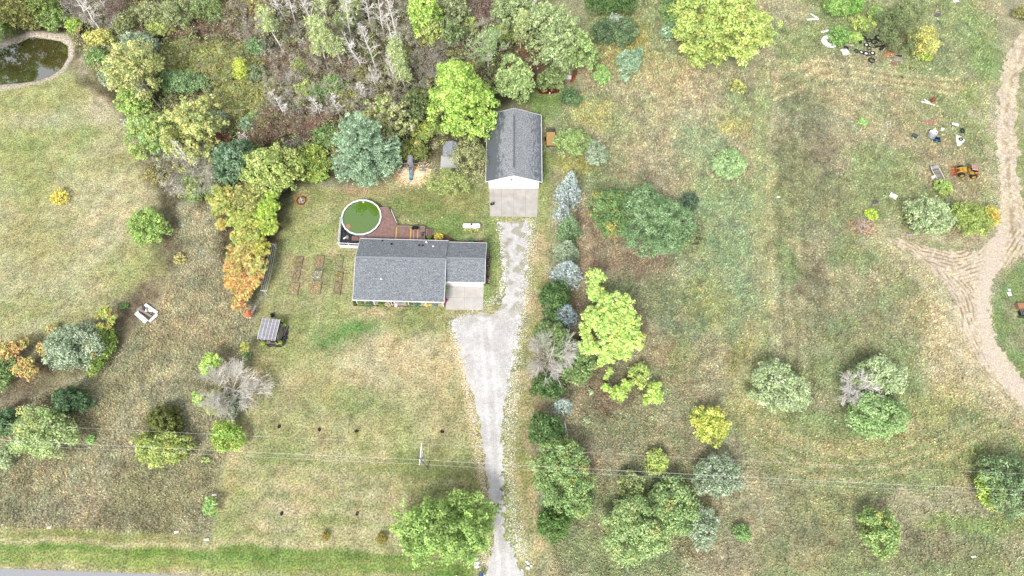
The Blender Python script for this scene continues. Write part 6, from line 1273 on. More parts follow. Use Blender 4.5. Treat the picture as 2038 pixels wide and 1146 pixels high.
# mailbox and marker by the road
p = W(957, 1146, 1.2); o = empty('mailbox', (p[0], p[1], 0), 0, 'blue mailbox on a post at the driveway mouth', 'mailbox'); mb = MB(); mb.box((0, 0, .55), (.1, .1, 1.1)); mb.build('post', M['wood_grey'], o)
mb = MB(); mb.box((0, 0, 1.2), (.62, .8, .25)); mb.tube([(0, -.4, 1.3), (0, .4, 1.3)], .28, 10); mb.build('box', mat('blue_paint', (84, 108, 170), .4), o); mb = MB(); mb.box((.33, .1, 1.4), (.02, .2, .2)); mb.build('mail_flag', M['rust'], o)
p = W(910, 1146); o = empty('road_marker', (p[0], p[1], 0), 0, 'white and yellow marker left of the blue mailbox', 'marker'); mb = MB(); mb.tube([(0, 0, 0), (0, 0, .9)], .08, 8); mb.build('post', M['white'], o); mb = MB(); mb.box((-.2, 0, .5), (.2, .1, .3)); mb.build('tag', mat('yellow_tag', (240, 215, 60), .5), o)
# ---- bird house stand and mulch
p = W(1131, 152, 1.4); o = empty('bird_house', (p[0], p[1], 0), math.radians(-3), 'pale roofed bird house stand beside the large sage tree', 'bird house')
walls(-.4, .4, .4, -.4, 0, 1.35, 1.6).build('box', M['wood_grey'], o); gable(-.6, .6, .62, -.62, 0, 1.35, 1.75, .05).build('roof', mat('bleached_board', (222, 216, 208), .8), o)
for i in (-1, 1):
    for j in (-1, 1): mb = MB(); mb.box((i*.45, j*.45, .6), (.08, .08, 1.2)); mb.build('post', M['wood_grey'], o)
patch('leaf_bed', [(1068, 178), (1082, 174), (1112, 177), (1120, 182), (1096, 188), (1074, 187)], .02, .12, .2, .6, (128, 56, 46), (110, 62, 52), M['gravel'], kind=None, label='dark red leaf bed above the green strip behind the large garage', cat='leaf bed')
patch('leaf_bed', [(1142, 140), (1150, 142), (1146, 158), (1139, 166), (1132, 160)], .02, .12, .3, .6, (170, 104, 66), (140, 96, 70), M['gravel'], kind=None, label='orange leaf bed right of the bird house', cat='leaf bed')
p = W(1100, 177); o = empty('lawn_chair', (p[0], p[1], 0), .6, 'bright blue folding chair on the dark red leaf bed', 'chair'); mb = MB(); mb.box((0, 0, .42), (.5, .5, .04)); mb.build('seat', mat('blue_fabric', (30, 100, 200), .7), o); mb = MB(); mb.box((0, .28, .7), (.5, .04, .55), 0, -.2); mb.build('backrest', bpy.data.materials['blue_fabric'], o)
for i in (-1, 1):
    for j in (-1, 1): mb = MB(); mb.tube([(i*.22, j*.22, 0), (i*.22, j*.22, .42)], .02, 5); mb.build('leg', M['steel'], o)
for (a, b, l) in ((1094, 186, 'little white lantern in front of the blue chair'), (1070, 137, 'small white stone on the bare ground left of the bird house'), (1073, 149, 'smaller white stone below the first one on the bare ground'), (1148, 108, 'white speck of a bird feeder under the airy green tree')):
    p = W(a, b); mb = MB(); mb.lathe((0, 0, 0), [(.12, 0), (.16, .15), (.1, .32), (.03, .4)], 8); tag(mb.build('lantern', M['white'], None, (p[0], p[1], 0)), l, 'ornament')
# ---- pvc frame
p = W(1127, 850); o = empty('swing_stand', (p[0], p[1], 0), 0, 'white pipe frame standing right of the round dark cedar', 'frame')
mb = MB()
for pts in ([(1124, 838), (1126, 862), (1131, 868)], [(1124, 838), (1130, 866)], [(1122, 866), (1131, 867)], [(1122, 866), (1120, 880)]):
    mb.tube([(W(a, b, .6)[0]-p[0], W(a, b, .6)[1]-p[1], .6) for a, b in pts], .045, 6)
mb.build('pipes', M['pvc'], o)
for a, b in ((1124, 838), (1120, 880)): q = W(a, b, .6); mb = MB(); mb.tube([(q[0]-p[0], q[1]-p[1], 0), (q[0]-p[0], q[1]-p[1], .6)], .045, 6); mb.build('foot', M['pvc'], o)
# ---- collapsed shed panels
p = W(291, 624); o = empty('collapsed_panels', (p[0], p[1], 0), 0, 'collapsed shed of white panels and brown boards in the rough left field', 'wreckage')
cl = lambda a, b, h=.2: np.array((W(a, b, h)[0]-p[0], W(a, b, h)[1]-p[1]))
def strip(q0, q1, w_, z, m, nm='panel', th=.05, tilt=0):
    a, b = cl(*q0), cl(*q1); mb = MB(); c = (a+b)/2; mb.box((c[0], c[1], z), (np.linalg.norm(b-a), w_, th), math.atan2(b[1]-a[1], b[0]-a[0]), tilt); mb.build(nm, m, o)
strip((281, 614), (303, 634), 2.2, .08, mat('brown_boards', (150, 128, 110), .9, var=.3, vs=5), 'floor_boards')
strip((271, 622), (292, 641), .75, .26, M['trim'], tilt=.1); strip((289, 606), (313, 623), .5, .3, M['trim']); strip((297, 640), (313, 625), .5, .22, M['trim']); strip((280, 617), (302, 630), .35, .34, M['wood_grey']); strip((273, 619), (288, 605), .4, .25, M['wood_grey'], tilt=.2)
strip((290, 618), (305, 619), .5, .38, M['trim'], tilt=-.15); strip((284, 606), (287, 618), .25, .45, M['bark'], 'beam'); strip((278, 622), (298, 637), .18, .4, M['bark'], 'beam'); strip((292, 612), (296, 622), .22, .48, M['wood_grey'], 'beam')
# ---- utility poles and wires
pb = W(850, 931); D0 = np.array(W(0, 884, 8.6)[:2]); D1 = np.array(W(2038, 985, 8.6)[:2]); dd = (D1-D0)/np.linalg.norm(D1-D0); nn = np.array((-dd[1], dd[0])); ang = math.atan2(dd[1], dd[0])
PH = 9.0
pole = empty('utility_pole', (pb[0], pb[1], 0), ang, 'weathered wooden power pole with crossarm standing on the front lawn', 'power pole')
mb = MB(); mb.tube([(0, 0, -.1), (0, 0, PH)], [.17, .11], 10); mb.build('pole', M['wood_grey'], pole)
mb = MB(); mb.box((0, .75, PH-.35), (.12, 3.1, .14)); mb.build('crossarm', M['trim'], pole)
mb = MB(); mb.tube([(.1, 0, PH-1.3), (.1, 1.3, PH-1.2)], .05, 6); mb.build('lower_arm', M['trim'], pole)
ATT = [(.0, 2.2, PH-.15), (.0, -.12, PH+.12), (.0, -.72, PH-.15)]
for (x_, y_, z_) in ATT: mb = MB(); mb.lathe((x_, y_, z_-.15), [(.04, 0), (.09, .08), (.06, .14), (.09, .2), (.04, .28)], 10); mb.build('insulator', M['white'], pole)
mb = MB(); mb.lathe((.3, .15, PH-1.9), [(.05, 0), (.22, .05), (.22, .75), (.05, .8)], 14); mb.build('transformer', M['steel'], pole)
SP = 88
for k, lab in ((-1, 'wooden power pole west of the one on the front lawn, off the left'), (1, 'wooden power pole east of the one on the front lawn, beyond the meadow')):
    r_ = pole.copy(); scn.collection.objects.link(r_); r_.location = (pb[0]+dd[0]*SP*k*(1 if k < 0 else 1.25), pb[1]+dd[1]*SP*k*(1 if k < 0 else 1.25), 0); r_['label'] = lab
    for ch in pole.children: c = ch.copy(); scn.collection.objects.link(c); c.parent = r_
for (x_, y_, z_), rad, lab in zip(ATT, (.009, .015, .010), ('thin upper power wire on the long side of the crossarm', 'thick middle power wire over the pole top', 'thin lower power wire on the short side of the crossarm')):
    mb = MB(); base = np.array((pb[0], pb[1]))+nn*y_; pts = []
    for k, s_ in ((-1, SP), (1, SP*1.25)):
        seg = []
        for q in range(15):
            t = q/14; xy = base+dd*k*s_*t; seg.append((xy[0], xy[1], z_+.1-1.1*4*t*(1-t)*(s_/100)))
        pts = seg[::-1][:-1]+([] if k < 0 else [])+pts if k < 0 else pts+seg
    mb.tube(pts, rad, 5); tag(mb.build('power_wire', mat('wire', (225, 225, 225), .4, var=.02, k=.68) if 'wire' not in bpy.data.materials else bpy.data.materials['wire']), lab, 'wire', 'power wires')
# ------------------------------------------------------------------ the dump and the old machines
YEL = mat('faded_yellow_paint', (230, 180, 76), .55, var=.2, vs=4); ORG = mat('faded_orange_paint', (200, 120, 86), .6, var=.25, vs=4)
p = W(1909, 344); o = empty('front_loader', (p[0], p[1], 0), math.radians(-8), 'old yellow wheel loader with rusty orange bucket and cab roof', 'loader')
def part(nm, m, fn, par=None, **k): mb = MB(); fn(mb); return mb.build(nm, m, par or o, **k)
part('rear_body', YEL, lambda b: (b.box((1.35, 0, 1.15), (1.9, 1.0, .7)), b.box((1.9, 0, 1.25), (.9, .95, .6), taper=.85)))
part('hood', M['black'], lambda b: (b.box((1.75, 0, 1.62), (1.0, .7, .25)), b.tube([(2.0, .2, 1.7), (2.0, .2, 2.3)], .06, 8)))
part('counterweight', ORG, lambda b: b.box((2.5, 0, .95), (.35, 1.5, .5), taper=.9))
part('front_frame', YEL, lambda b: (b.box((-.75, 0, 1.05), (1.5, .8, .6)), b.box((-.1, 0, .9), (.6, .5, .4)), b.box((-.6, 0, 1.5), (.7, .6, .4))))
for s in (-1, 1):
    part('loader_arm', YEL, lambda b: (b.tube([(-.3, s*.45, 1.8), (-1.3, s*.5, 1.35), (-2.1, s*.55, .5)], [.13, .15, .1], 5)))
    part('hydraulic_ram', M['steel'], lambda b: b.tube([(-.2, s*.25, 1.3), (-1.6, s*.3, 1.0)], .05, 6))
    part('mudguard', YEL, lambda b: b.box((.95, s*.85, 1.45), (.9, .35, .06), 0, s*.1))
bk = [(-2.15, .95), (-2.75, .15), (-2.0, .1), (-1.95, .95), (-2.05, .98), (-2.1, .2), (-2.55, .25)]
def bucket(b):
    prof = [(-2.0, 1.0), (-1.9, .55), (-2.0, .12), (-2.85, .1), (-2.85, .16), (-2.08, .2), (-1.99, .55), (-2.08, 1.0)]
    vs = [(x, y, z) for y in (-1.15, 1.15) for x, z in prof]; n = 8
    b.add(vs, [(k, (k+1) % n, (k+1) % n+n, k+n) for k in range(n)])
    for y in (-1.15, 1.13): b.add([(x, y+e, z) for e in (0, .03) for x, z in ((-2.0, 1.0), (-1.95, .12), (-2.85, .12))], [(0, 1, 2), (5, 4, 3), (0, 2, 5, 3)])
    b.box((-2.05, 0, 1.0), (.08, 2.3, .08))
part('bucket', ORG, bucket)
cabp = part('cab_roof', mat('faded_red_roof', (206, 150, 134), .7, var=.3, vs=3), lambda b: b.box((.95, 0, 2.75), (1.15, 1.25, .1), taper=.92))
part('roof_rim', M['white'], lambda b: b.box((.95, 0, 2.68), (1.2, 1.3, .06)), cabp)
for i in (-1, 1):
    for j in (-1, 1): part('cab_post', M['black'], lambda b: b.box((.95+i*.5, j*.55, 2.05), (.07, .07, 1.3)))
part('seat', M['black'], lambda b: (b.box((1.05, 0, 1.65), (.5, .5, .15)), b.box((1.3, 0, 1.95), (.12, .5, .5)))); part('steering_wheel', M['black'], lambda b: b.lathe((.65, 0, 1.95), [(.15, 0), (.2, .02), (.15, .04)], 12))
part('stripe', M['steel'], lambda b: b.box((-.6, -.42, 1.3), (.9, .02, .15)))
for x_ in (-.85, 1.75):
    for s in (-1, 1):
        wb = MB(); wb.lathe((x_, s*.98, .72), [(.35, -.22), (.66, -.2), (.72, -.1), (.72, .1), (.66, .2), (.35, .22)], 22, 'y'); wh = wb.build('wheel', M['rubber'], o); part('rim', YEL, lambda b: b.lathe((x_, s*1.22, .72), [(.36, -.04), (.4, 0), (.36, .04)], 16, 'y'), wh)
o.scale = (.82, .82, .82); o.location = (*W(1917, 345)[:2], 0)
# boat
p = W(1864, 350); o = empty('rowing_boat', (p[0], p[1], 0), math.radians(14), 'derelict grey rowing boat with benches left of the yellow loader', 'boat')
def hull(b):
    st = [(-1.9, .02, .62), (-1.5, .38, .5), (-.7, .66, .42), (.3, .74, .4), (1.3, .7, .42), (1.75, .62, .45)]; vs = []
    for y, w_, z in st:
        vs += [(-w_, y, z+.15), (-w_*.75, y, .12), (0, y, .02), (w_*.75, y, .12), (w_, y, z+.15)]
    n = len(st); b.add(vs, [(i*5+k, i*5+k+1, i*5+k+6, i*5+k+5) for i in range(n-1) for k in range(4)]+[(25, 26, 27, 28, 29)])
part('hull', M['wood_grey'], hull)
for s in (-1, 1): part('gunwale', mat('pale_aluminium', (226, 226, 230), .5, k=.7) if s < 0 else bpy.data.materials['pale_aluminium'], lambda b: b.tube([(s*.03, -1.92, .78), (s*.4, -1.5, .68), (s*.67, -.7, .6), (s*.75, .3, .58), (s*.71, 1.3, .6), (s*.63, 1.75, .63)], .05, 5))
for y_, w_ in ((-.9, 1.1), (0, 1.35), (.8, 1.35)): part('bench', M['wood_grey'], lambda b: b.box((0, y_, .48), (w_, .26, .04)))
part('stern_deck', mat('grey_ply', (190, 186, 184), .8, var=.2), lambda b: b.box((0, 1.55, .62), (1.3, .7, .05)))
part('outboard_bracket', M['black'], lambda b: b.box((-.2, 1.85, .5), (.3, .12, .3)))
p = W(1857, 353); tag(MB().box((0, 0, .2), (.5, .6, .4), .4, taper=.7).box((.1, .1, .45), (.3, .2, .12), .9).build('scrap_bag', M['white'], None, (p[0], p[1], 0)), 'white bag slumped against the left side of the old boat', 'bag')
board('panel', 1778, 390, 1.3, 1.0, math.radians(-35), M['white'], 'white square panel lying alone below the loader meadow', 'panel')
board('panel', 1851, 243.5, 2.7, .75, math.radians(-6), mat('faded_red_panel', (206, 146, 128), .8, var=.25, vs=4), 'long faded red panel above the white tank', 'panel')
board('panel', 1901, 248, 1.2, .5, math.radians(-18), M['white'], 'short white panel right of the faded red one', 'panel', .1, .12)
p = W(1819, 272); o = empty('barrel', (p[0], p[1], 0), math.radians(-30), 'dark slate barrel lying on its side left of the white tank', 'barrel')
part('drum', mat('slate_barrel', (78, 88, 108), .5), lambda b: b.lathe((0, 0, .33), [(.28, -.48), (.33, -.45), (.31, -.15), (.34, 0), (.31, .15), (.33, .45), (.28, .48)], 16, 'x')); part('strap', M['black'], lambda b: b.lathe((.2, 0, .33), [(.35, -.03), (.35, .03)], 16, 'x'))
p = W(1853, 271); o = empty('water_tank', (p[0], p[1], 0), .2, 'lumpy white and grey tank behind the blue mower', 'tank')
part('tank', mat('grey_plastic', (176, 182, 190), .5, var=.2), lambda b: b.lathe((0, 0, 0), [(.75, 0), (.85, .4), (.7, .9), (.3, 1.15), (.1, 1.2)], 18)); part('cover', M['white'], lambda b: (b.lathe((.15, .2, 1.0), [(.6, 0), (.55, .15), (.2, .3)], 9), b.box((-.3, .5, .9), (.5, .4, .3), .5)))
part('lid', M['black'], lambda b: b.lathe((.2, -.1, 1.28), [(.14, 0), (.12, .06)], 10)); part('pipe', M['steel'], lambda b: b.tube([(0, .7, .3), (.2, 1.0, .6), (.1, 1.3, .2)], .1, 8))
p = W(1863, 279); o = empty('lawn_mower', (p[0], p[1], 0), math.radians(-10), 'small blue riding mower beside the lumpy white tank', 'mower'); BLU = mat('blue_machine', (50, 130, 205), .4)
part('deck', BLU, lambda b: b.box((0, 0, .35), (1.1, .55, .3), taper=.85)); part('engine', M['black'], lambda b: b.box((.15, 0, .6), (.45, .4, .3))); part('seat', M['black'], lambda b: (b.box((-.3, 0, .6), (.35, .4, .1)), b.box((-.48, 0, .8), (.08, .4, .35))))
for x_ in (-.42, .42):
    for s in (-1, 1): wb = MB(); wb.lathe((x_, s*.38, .24), [(.1, -.08), (.24, -.07), (.24, .07), (.1, .08)], 14, 'y'); wh = wb.build('wheel', M['rubber'], o); part('rim', BLU, lambda b: b.lathe((x_, s*.47, .24), [(.13, -.03), (.1, .03)], 10, 'y'), wh)
for (a, b, s_, l) in ((1874, 259, .6, 'white plastic crate right of the white tank'), (1875, 269, .3, 'small white bucket right of the white tank')):
    p = W(a, b); mb = MB(); mb.lathe((0, 0, 0), [(s_*.5, 0), (s_*.62, s_*.7), (s_*.5, s_*.7), (s_*.42, .08)], 4 if s_ > .5 else 12, rz=.2); tag(mb.build('plastic_tub', M['white'], None, (p[0], p[1], 0)), l, 'tub')
# tyres
def torus(mb, c, R_, r_, rx=0, rz=0, n=18, m=7):
    Q = rot(rx, 0, rz); vs = []
    for i in range(n):
        t = 6.2832*i/n
        for j in range(m):
            u = 6.2832*j/m; q = np.array(((R_+r_*math.cos(u))*math.cos(t), (R_+r_*math.cos(u))*math.sin(t), r_*.9*math.sin(u))); vs.append(Q @ q+np.array(c))
    mb.add(vs, [(i*m+j, ((i+1) % n)*m+j, ((i+1) % n)*m+(j+1) % m, i*m+(j+1) % m) for i in range(n) for j in range(m)])
def tyre(px, py, R_, label, z=.12, rx=0, rz=0, rim=False, group='old tyres dumped by the thicket', lift=0):
    a = W(px, py); o = empty('tyre', (a[0], a[1], lift), 0, label, 'tyre', group); mb = MB(); torus(mb, (0, 0, z+abs(math.sin(rx))*R_*.9), R_, R_*.34, rx, rz); mb.build('tread', M['rubber'], o)
    if rim: mb = MB(); mb.lathe((0, 0, z), [(R_*.66, -.05), (R_*.6, .02), (R_*.25, .05), (R_*.2, 0)], 14); mb.build('rim', M['white'], o)
TY = [(1704, 102, .36, 'tyre lying flat alone at the left of the dump', 0, 0), (1714, 104, .36, 'tyre with pale hub second from the left at the front of the dump', 0, 1), (1723, 107, .45, 'tyre on a white rim at the front of the dump', 0, 1), (1736, 106, .4, 'tyre with pale hub right of the white rimmed one', 0, 1), (1734, 121, .5, 'big tyre lying in front of all the others', 0, 0), (1724, 90, .42, 'tyre with grey hub in the middle of the dump', 0, 1),
 (1710, 84, .42, 'tyre leaning on the left flank of the heap', .6, 0), (1718, 77, .44, 'tyre on top of the left heap', .25, 0), (1728, 82, .42, 'tyre in the middle of the heap, under another', .4, 0), (1738, 85, .45, 'tyre leaning in the middle right of the heap', .7, 0), (1747, 76, .5, 'large tyre with grey hub at the top right of the heap', .2, 1), (1752, 83, .5, 'large tyre below the grey hubbed one', .5, 0), (1745, 95, .45, 'tyre leaning at the right front of the heap', .9, 0), (1753, 98, .5, 'steeply leaning tyre at the right end of the heap', 1.1, 0), (1729, 97, .36, 'small tyre behind the white rimmed one', .3, 0), (1740, 94, .34, 'small tyre overgrown with grass in the heap', 0, 0), (1716, 72, .34, 'small tyre at the upper left of the heap', .8, 0), (1734, 66, .36, 'tyre hidden under the shrub above the heap', .5, 0), (1731, 113, .3, 'thin faded tyre half buried between the front tyres', 0, 0)]
for k, (a, b, r_, l, rx, rim) in enumerate(TY): tyre(a, b, r_, l, r_*.3, rx, k*1.3, rim)
tyre(1914, 262, .42, 'tyre half on edge above the white tarp', .13, .5, 1, False, 'loose tyres in the meadow')
# tarp with tyre
p = W(1910, 278); mb = MB(); P_ = [(W(a, b)[0]-p[0], W(a, b)[1]-p[1]) for a, b in ((1902, 268), (1909, 270), (1921, 279), (1909, 291), (1905, 290), (1903, 280))]
mb.prism(P_, .01, .06); mb.box((0, .3, .08), (1.2, .08, .05), .7); tag(mb.build('tarp', M['white'], None, (p[0], p[1], 0)), 'white triangular tarp on the grass with a tyre on it', 'tarp')
tyre(1911, 278, .3, 'tyre lying on the white triangular tarp', .15, 0, 0, False, 'loose tyres in the meadow', .07)
# pipes and rusty drum
p = W(1846, 204); o = empty('pipe_bundle', (p[0], p[1], 0), 0, 'bundle of white pipes lying beside the rusty drum', 'pipes')
for (a, b, c, d) in ((1832, 202, 1860, 210), (1838, 198, 1850, 205), (1834, 205, 1846, 203)):
    q0, q1 = W(a, b), W(c, d); part('pipe', M['pvc'], lambda bb: bb.tube([(q0[0]-p[0], q0[1]-p[1], .12), (q1[0]-p[0], q1[1]-p[1], .12)], .1, 8))
p = W(1855, 201); o = empty('rusty_drum', (p[0], p[1], 0), .6, 'rusty orange drum next to the white pipes', 'drum'); part('drum', M['rust'], lambda b: b.lathe((0, 0, .35), [(.3, -.45), (.36, -.42), (.34, 0), (.36, .42), (.3, .45)], 14, 'x')); part('hoop', M['rust'], lambda b: b.lathe((.1, 0, .35), [(.38, -.03), (.38, .03)], 14, 'x'))
# white plastic pieces
p = W(1617, 37); o = empty('white_boards', (p[0], p[1], 0), 0, 'two white boards meeting in a V at the top of the right meadow', 'boards')
for (a, b, c, d, w_) in ((1613, 28, 1629, 39, .35), (1605, 40, 1629, 39, .4)):
    q0, q1 = np.array(W(a, b)[:2]), np.array(W(c, d)[:2]); c_ = (q0+q1)/2-np.array(p[:2]); part('board', M['white'], lambda bb: bb.box((c_[0], c_[1], .08+w_*.2), (np.linalg.norm(q1-q0), w_, .06), math.atan2(*(q1-q0)[::-1])))
p = W(1648, 82); mb = MB(); vs = []; n = 16
for k in range(n):
    t = math.radians(75+k*220/(n-1)); t2 = t
    for r_, z in ((1.75, .05), (1.5, .22), (.9, .25), (.65, .08)): vs.append((r_*1.05*math.cos(t)+.5, r_*.95*math.sin(t), z*random.uniform(.6, 1.4)))
mb.add(vs, [(k*4+j, k*4+j+1, k*4+j+5, k*4+j+4) for k in range(n-1) for j in range(3)]+[(k*4+3, k*4, k*4+4, k*4+7) for k in range(n-1)]); tag(mb.build('plastic_sheet', mat('white_sheet', (244, 244, 248), .5, var=.12, vs=3, k=.68), None, (p[0], p[1], 0)), 'crescent of crumpled white plastic round a green shrub', 'plastic sheet')
def crumple(px, py, w_, l_, h_, m, label, cat, rz=0, name='scrap'):
    p = W(px, py); n = 7; vs = []
    for j in range(n):
        for i in range(n):
            e = min(i, j, n-1-i, n-1-j)/3; vs.append(((i/(n-1)-.5)*w_*random.uniform(.8, 1.1), (j/(n-1)-.5)*l_*random.uniform(.8, 1.1), .03+h_*min(1, e+.05)*random.uniform(.35, 1)))
    fs = [(j*n+i, j*n+i+1, (j+1)*n+i+1, (j+1)*n+i) for j in range(n-1) for i in range(n-1)]; nb = len(vs); vs += [(v[0], v[1], 0) for v in vs]
    rim = [i for i in range(n)]+[(j+1)*n-1 for j in range(1, n)]+[(n-1)*n+i for i in range(n-2, -1, -1)]+[j*n for j in range(n-2, 0, -1)]
    fs += [(rim[k], rim[k-1], rim[k-1]+nb, rim[k]+nb) for k in range(len(rim))]
    mb = MB(); mb.add(vs, fs); o = mb.build(name, m, None, (p[0], p[1], 0)); o.rotation_euler.z = rz; tag(o, label, cat)
WS = bpy.data.materials['white_sheet']
crumple(1642, 62, 1.7, .6, .3, WS, 'small flap of white plastic above the crescent', 'plastic sheet', .4); crumple(1682, 103, 1.5, 1.6, .6, WS, 'heap of white and violet bags left of the tyres', 'bag heap', .3)
crumple(1683, 95, 1.3, .8, .4, M['black'], 'black plastic behind the white bag heap', 'bag heap', .1); crumple(1692, 89, 1.5, .6, .3, mat('pinkish_scrap', (220, 204, 196), .8, var=.2), 'pinkish white slab behind the bag heap', 'slab', -.1)
crumple(1770, 106, 2.2, 1.1, .4, mat('orange_scrap', (206, 140, 96), .85, var=.3, vs=4), 'rusty orange sheet right of the tyres', 'sheet metal', .4); crumple(1787, 118, 2.2, 1.0, .6, M['wood_grey'], 'grey weathered crate wreck under the scrap heap shrub', 'crate', -.1); crumple(1772, 116, 1.6, .8, .35, mat('brown_scrap', (164, 132, 110), .9, var=.35, vs=4), 'brown rotten boards left of the grey crate wreck', 'boards', .1)
crumple(1779, 127, 1.5, .9, .3, bpy.data.materials['brown_scrap'], 'dark brown lump below the grey crate wreck', 'scrap', .3); crumple(1816, 137, 1.4, .8, .08, mat('dark_red_earth', (134, 88, 74), .95, var=.3), 'flat dark red patch of burnt ground right of the crate wreck', 'burn patch', -.4)
crumple(1789, 111, 1.2, .4, .3, M['black'], 'black plastic behind the grey crate wreck', 'plastic', -.1)
p = W(1763, 76); mb = MB(); mb.tube([(-.5, .6, .5), (.5, -.6, .3)], .13, 10); mb.tube([(.5, -.6, .3), (.55, -.7, .0)], .06, 6); tag(mb.build('grey_pipe', mat('light_pipe', (196, 206, 214), .4, k=.7), None, (p[0], p[1], 0)), 'pale grey pipe propped right of the tyre heap', 'pipe')
p = W(1762, 92); o = empty('bent_frame', (p[0], p[1], 0), 0, 'bent pale metal frame between tyres and orange sheet', 'frame'); part('rails', M['wood_grey'], lambda b: (b.tube([(-.8, -.9, .1), (-.2, .2, .5), (.6, .6, .4)], .05, 5), b.tube([(-.4, -1.0, .1), (.2, 0, .5), (.9, .3, .3)], .05, 5), b.tube([(-.6, -.5, .2), (.0, -.6, .2)], .04, 5))); part('joint', M['rust'], lambda b: b.box((.3, .3, .4), (.35, .3, .25), .5))
crumple(1866, 30, 1.4, 1.0, .6, mat('dark_scrap', (110, 106, 116), .8, var=.4, vs=6), 'dark grey junk pile near the top right', 'junk', .2); crumple(1868, 44, .6, 1.3, .3, bpy.data.materials['dark_scrap'], 'narrow dark junk below the grey junk pile', 'junk', .2)
crumple(1925, 48, .7, .7, .4, bpy.data.materials['dark_scrap'], 'small black junk left of the dirt track top', 'junk', .6); crumple(1903, 2, 1.2, .6, .3, WS, 'white scrap cut by the top edge near the right', 'scrap', .1); crumple(1806, 46, 1.0, 1.0, .3, mat('whitish_twigs', (215, 218, 214), .8, var=.3), 'whitish scrap inside the wide grey-green shrub', 'scrap', .8)
crumple(1742, 402, 1.2, .8, .45, bpy.data.materials['dark_scrap'], 'dark grey lump above the lime shrub and brush pile', 'junk', .2); crumple(1874, 237, .9, .8, .15, mat('tan_board', (214, 178, 142), .8, var=.2), 'tan board right of the long faded red panel', 'board', .3)
crumple(2009, 585, .7, .7, .4, WS, 'white lump on the green patch inside the track bend', 'scrap', .2); crumple(2009, 577, .4, .4, .25, WS, 'smaller white lump above the first inside the track bend', 'scrap', .2)
crumple(1549, 392, .5, .4, .1, WS, 'white speck of litter left in the right meadow', 'scrap', 0); crumple(1851, 137, .5, .3, .2, WS, 'white speck of litter right of the scrap heap', 'scrap', .8); crumple(1810, 467, 1.1, .4, .2, mat('grey_stone', (196, 194, 190), .9, var=.2), 'grey stones below the pale green tree', 'stones', .3)
p = W(2038, 608, .7); o = empty('timber_crate', (p[0], p[1], 0), 0, 'rust brown box cut by the right edge inside the track bend', 'box'); part('box', mat('brown_box', (196, 140, 106), .8), lambda b: b.box((0, 0, .35), (2.0, .9, .7))); part('lid', bpy.data.materials['brown_box'], lambda b: b.box((0, 0, .73), (2.05, .95, .05)))
p = W(2036, 625); o = empty('machine_wreck', (p[0], p[1], 0), 0, 'dark machine wreck cut by the right edge below the brown box', 'wreck'); part('frame', M['black'], lambda b: (b.box((0, 0, .3), (1.8, .8, .2)), b.tube([(-1.2, -.6, .15), (.8, -.6, .15)], .08, 6))); part('rack', M['steel'], lambda b: [b.box((-.6+.3*k, .1, .5), (.08, .9, .12)) for k in range(5)] and None)
# chair frame, strips
p = W(1768, 250); o = empty('metal_frame', (p[0], p[1], 0), 0, 'faint white metal frame standing in the right meadow', 'frame'); part('frame', M['pvc'], lambda b: b.tube([(-.35, -.7, 0), (-.4, .6, .5), (.3, .6, .5), (.35, 0, 0)], .035, 5)); part('crossbar', M['pvc'], lambda b: b.tube([(-.38, 0, .3), (.32, 0.3, .3)], .03, 5))
p = W(1749, 265); tag(MB().tube([(-.5, -.15, .05), (.1, .02, .08), (.5, .15, .05)], .04, 5).build('white_stick', M['pvc'], None, (p[0], p[1], 0)), 'white stick lying left of the faint metal frame', 'stick')
# brush pile
p = W(1712, 448); o = empty('brush_pile', (p[0], p[1], 0), 0, 'low reddish brown brush pile at the tip of the dirt track', 'brush pile')
L = np.c_[rng.normal(0, .9, 60), rng.normal(0, .75, 60), rng.uniform(.1, .6, 60), rng.uniform(.2, .4, 60)]; link('leaves', lobes_mesh('brush', L, [(190, 136, 112, 3), (160, 110, 92, 2), (214, 180, 150, 1)], 8, .1, asp=.3), M['leaf'], o)
mb = MB()
for k in range(40): a = random.random()*6.3; r_ = random.random()*1.2; mb.tube([(r_*math.cos(a), r_*math.sin(a), .1), (r_*math.cos(a)+random.gauss(0, .9), r_*math.sin(a)+random.gauss(0, .9), random.uniform(.3, .9))], .025, 3)
mb.build('twigs', M['bark_grey'], o)
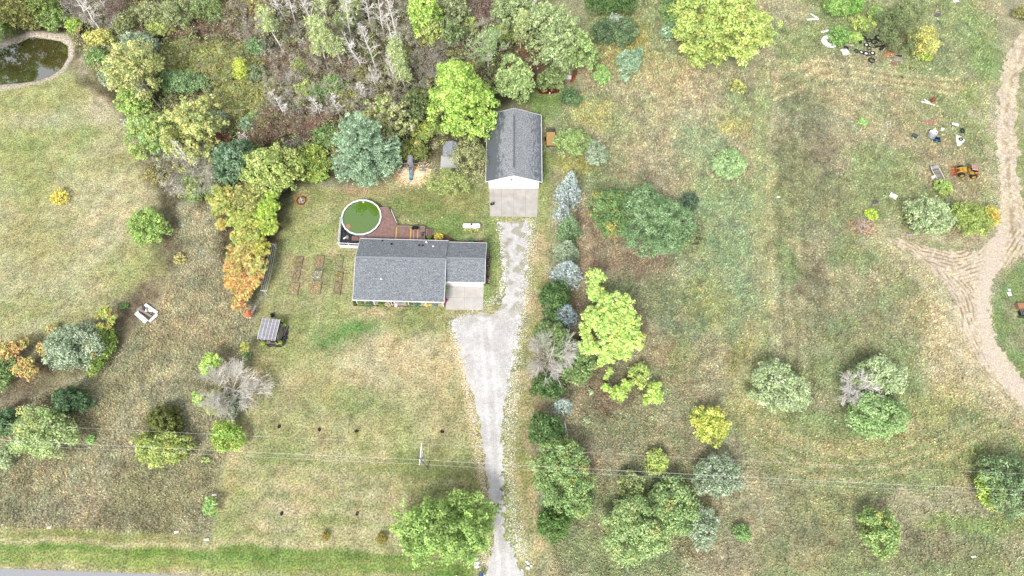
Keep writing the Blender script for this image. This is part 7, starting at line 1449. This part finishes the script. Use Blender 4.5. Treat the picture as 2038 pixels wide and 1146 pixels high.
# gravel spill and fallen leaves, loose stones along the drive: uncountable
def pebbles(name, n, pts, spread, pal, size, label):
    A_ = np.array(P2(pts)); t = rng.random(n)*(len(A_)-1); i = t.astype(int); f = (t-i)[:, None]; P = A_[i]*(1-f)+A_[i+1]*f+rng.normal(size=(n, 2))*spread
    V = []; Fc = []; C_ = palette(pal, n); s_ = size*rng.uniform(.5, 1.6, n); a = rng.random(n)*6.28
    k = np.arange(4)*math.pi/2; bx = P[:, 0, None]+s_[:, None]*np.cos(a[:, None]+k); by = P[:, 1, None]+s_[:, None]*.8*np.sin(a[:, None]+k)
    V = np.concatenate([np.stack([bx, by, np.full_like(bx, .0)], -1), np.stack([P[:, 0, None]+(bx-P[:, 0, None])*.6, P[:, 1, None]+(by-P[:, 1, None])*.6, np.ones_like(bx)*s_[:, None]*.7], -1)], 1).reshape(-1, 3)
    b0 = np.arange(n)[:, None]*8; q = np.array([(4, 5, 6, 7), (0, 1, 5, 4), (1, 2, 6, 5), (2, 3, 7, 6), (3, 0, 4, 7)]); Fc = (b0[:, None, :]+q[None]).reshape(-1, 4)
    tag(link(name, npmesh(name, V, Fc, np.repeat(C_, 8, 0)), M['col']), label, None, None, 'stuff')
WG = [(232, 230, 228, 3), (206, 202, 198, 2), (186, 180, 172, 1)]
pebbles('loose_gravel', 5200, [(1056, 438), (1053, 500), (1047, 560), (1041, 620), (1031, 680), (1023, 740), (1017, 800), (1013, 860), (1013, 950), (1022, 1050), (1040, 1110)], .75, WG, .045, 'loose white stones spilling along the right side of the driveway')
pebbles('gravel_spill', 2600, [(994, 440), (1000, 500), (1004, 545), (994, 590), (900, 640), (912, 700), (934, 800), (952, 900), (966, 1000), (972, 1060), (962, 1130)], .35, WG, .05, 'loose white stones along the left side of the driveway')
pebbles('track_stones', 1200, [(1985, 200), (1984, 300), (1988, 380), (1975, 440)], 1.2, [(214, 206, 196, 2), (196, 170, 130, 2)], .05, 'loose stones and leaves beside the gravel track')
pebbles('fallen_leaves', 3000, [(960, 1130), (974, 1050), (960, 960), (950, 900), (936, 820), (920, 740), (904, 680)], .6, [(200, 172, 124, 3), (184, 150, 104, 2), (214, 196, 152, 1)], .06, 'fallen tan leaves along the driveway edge')
pebbles('wood_chips', 2200, [(806, 340), (812, 348), (826, 352), (842, 344), (838, 338)], .9, [(226, 190, 150, 3), (212, 160, 120, 2), (240, 214, 180, 1)], .08, 'orange wood chips under the swing set')
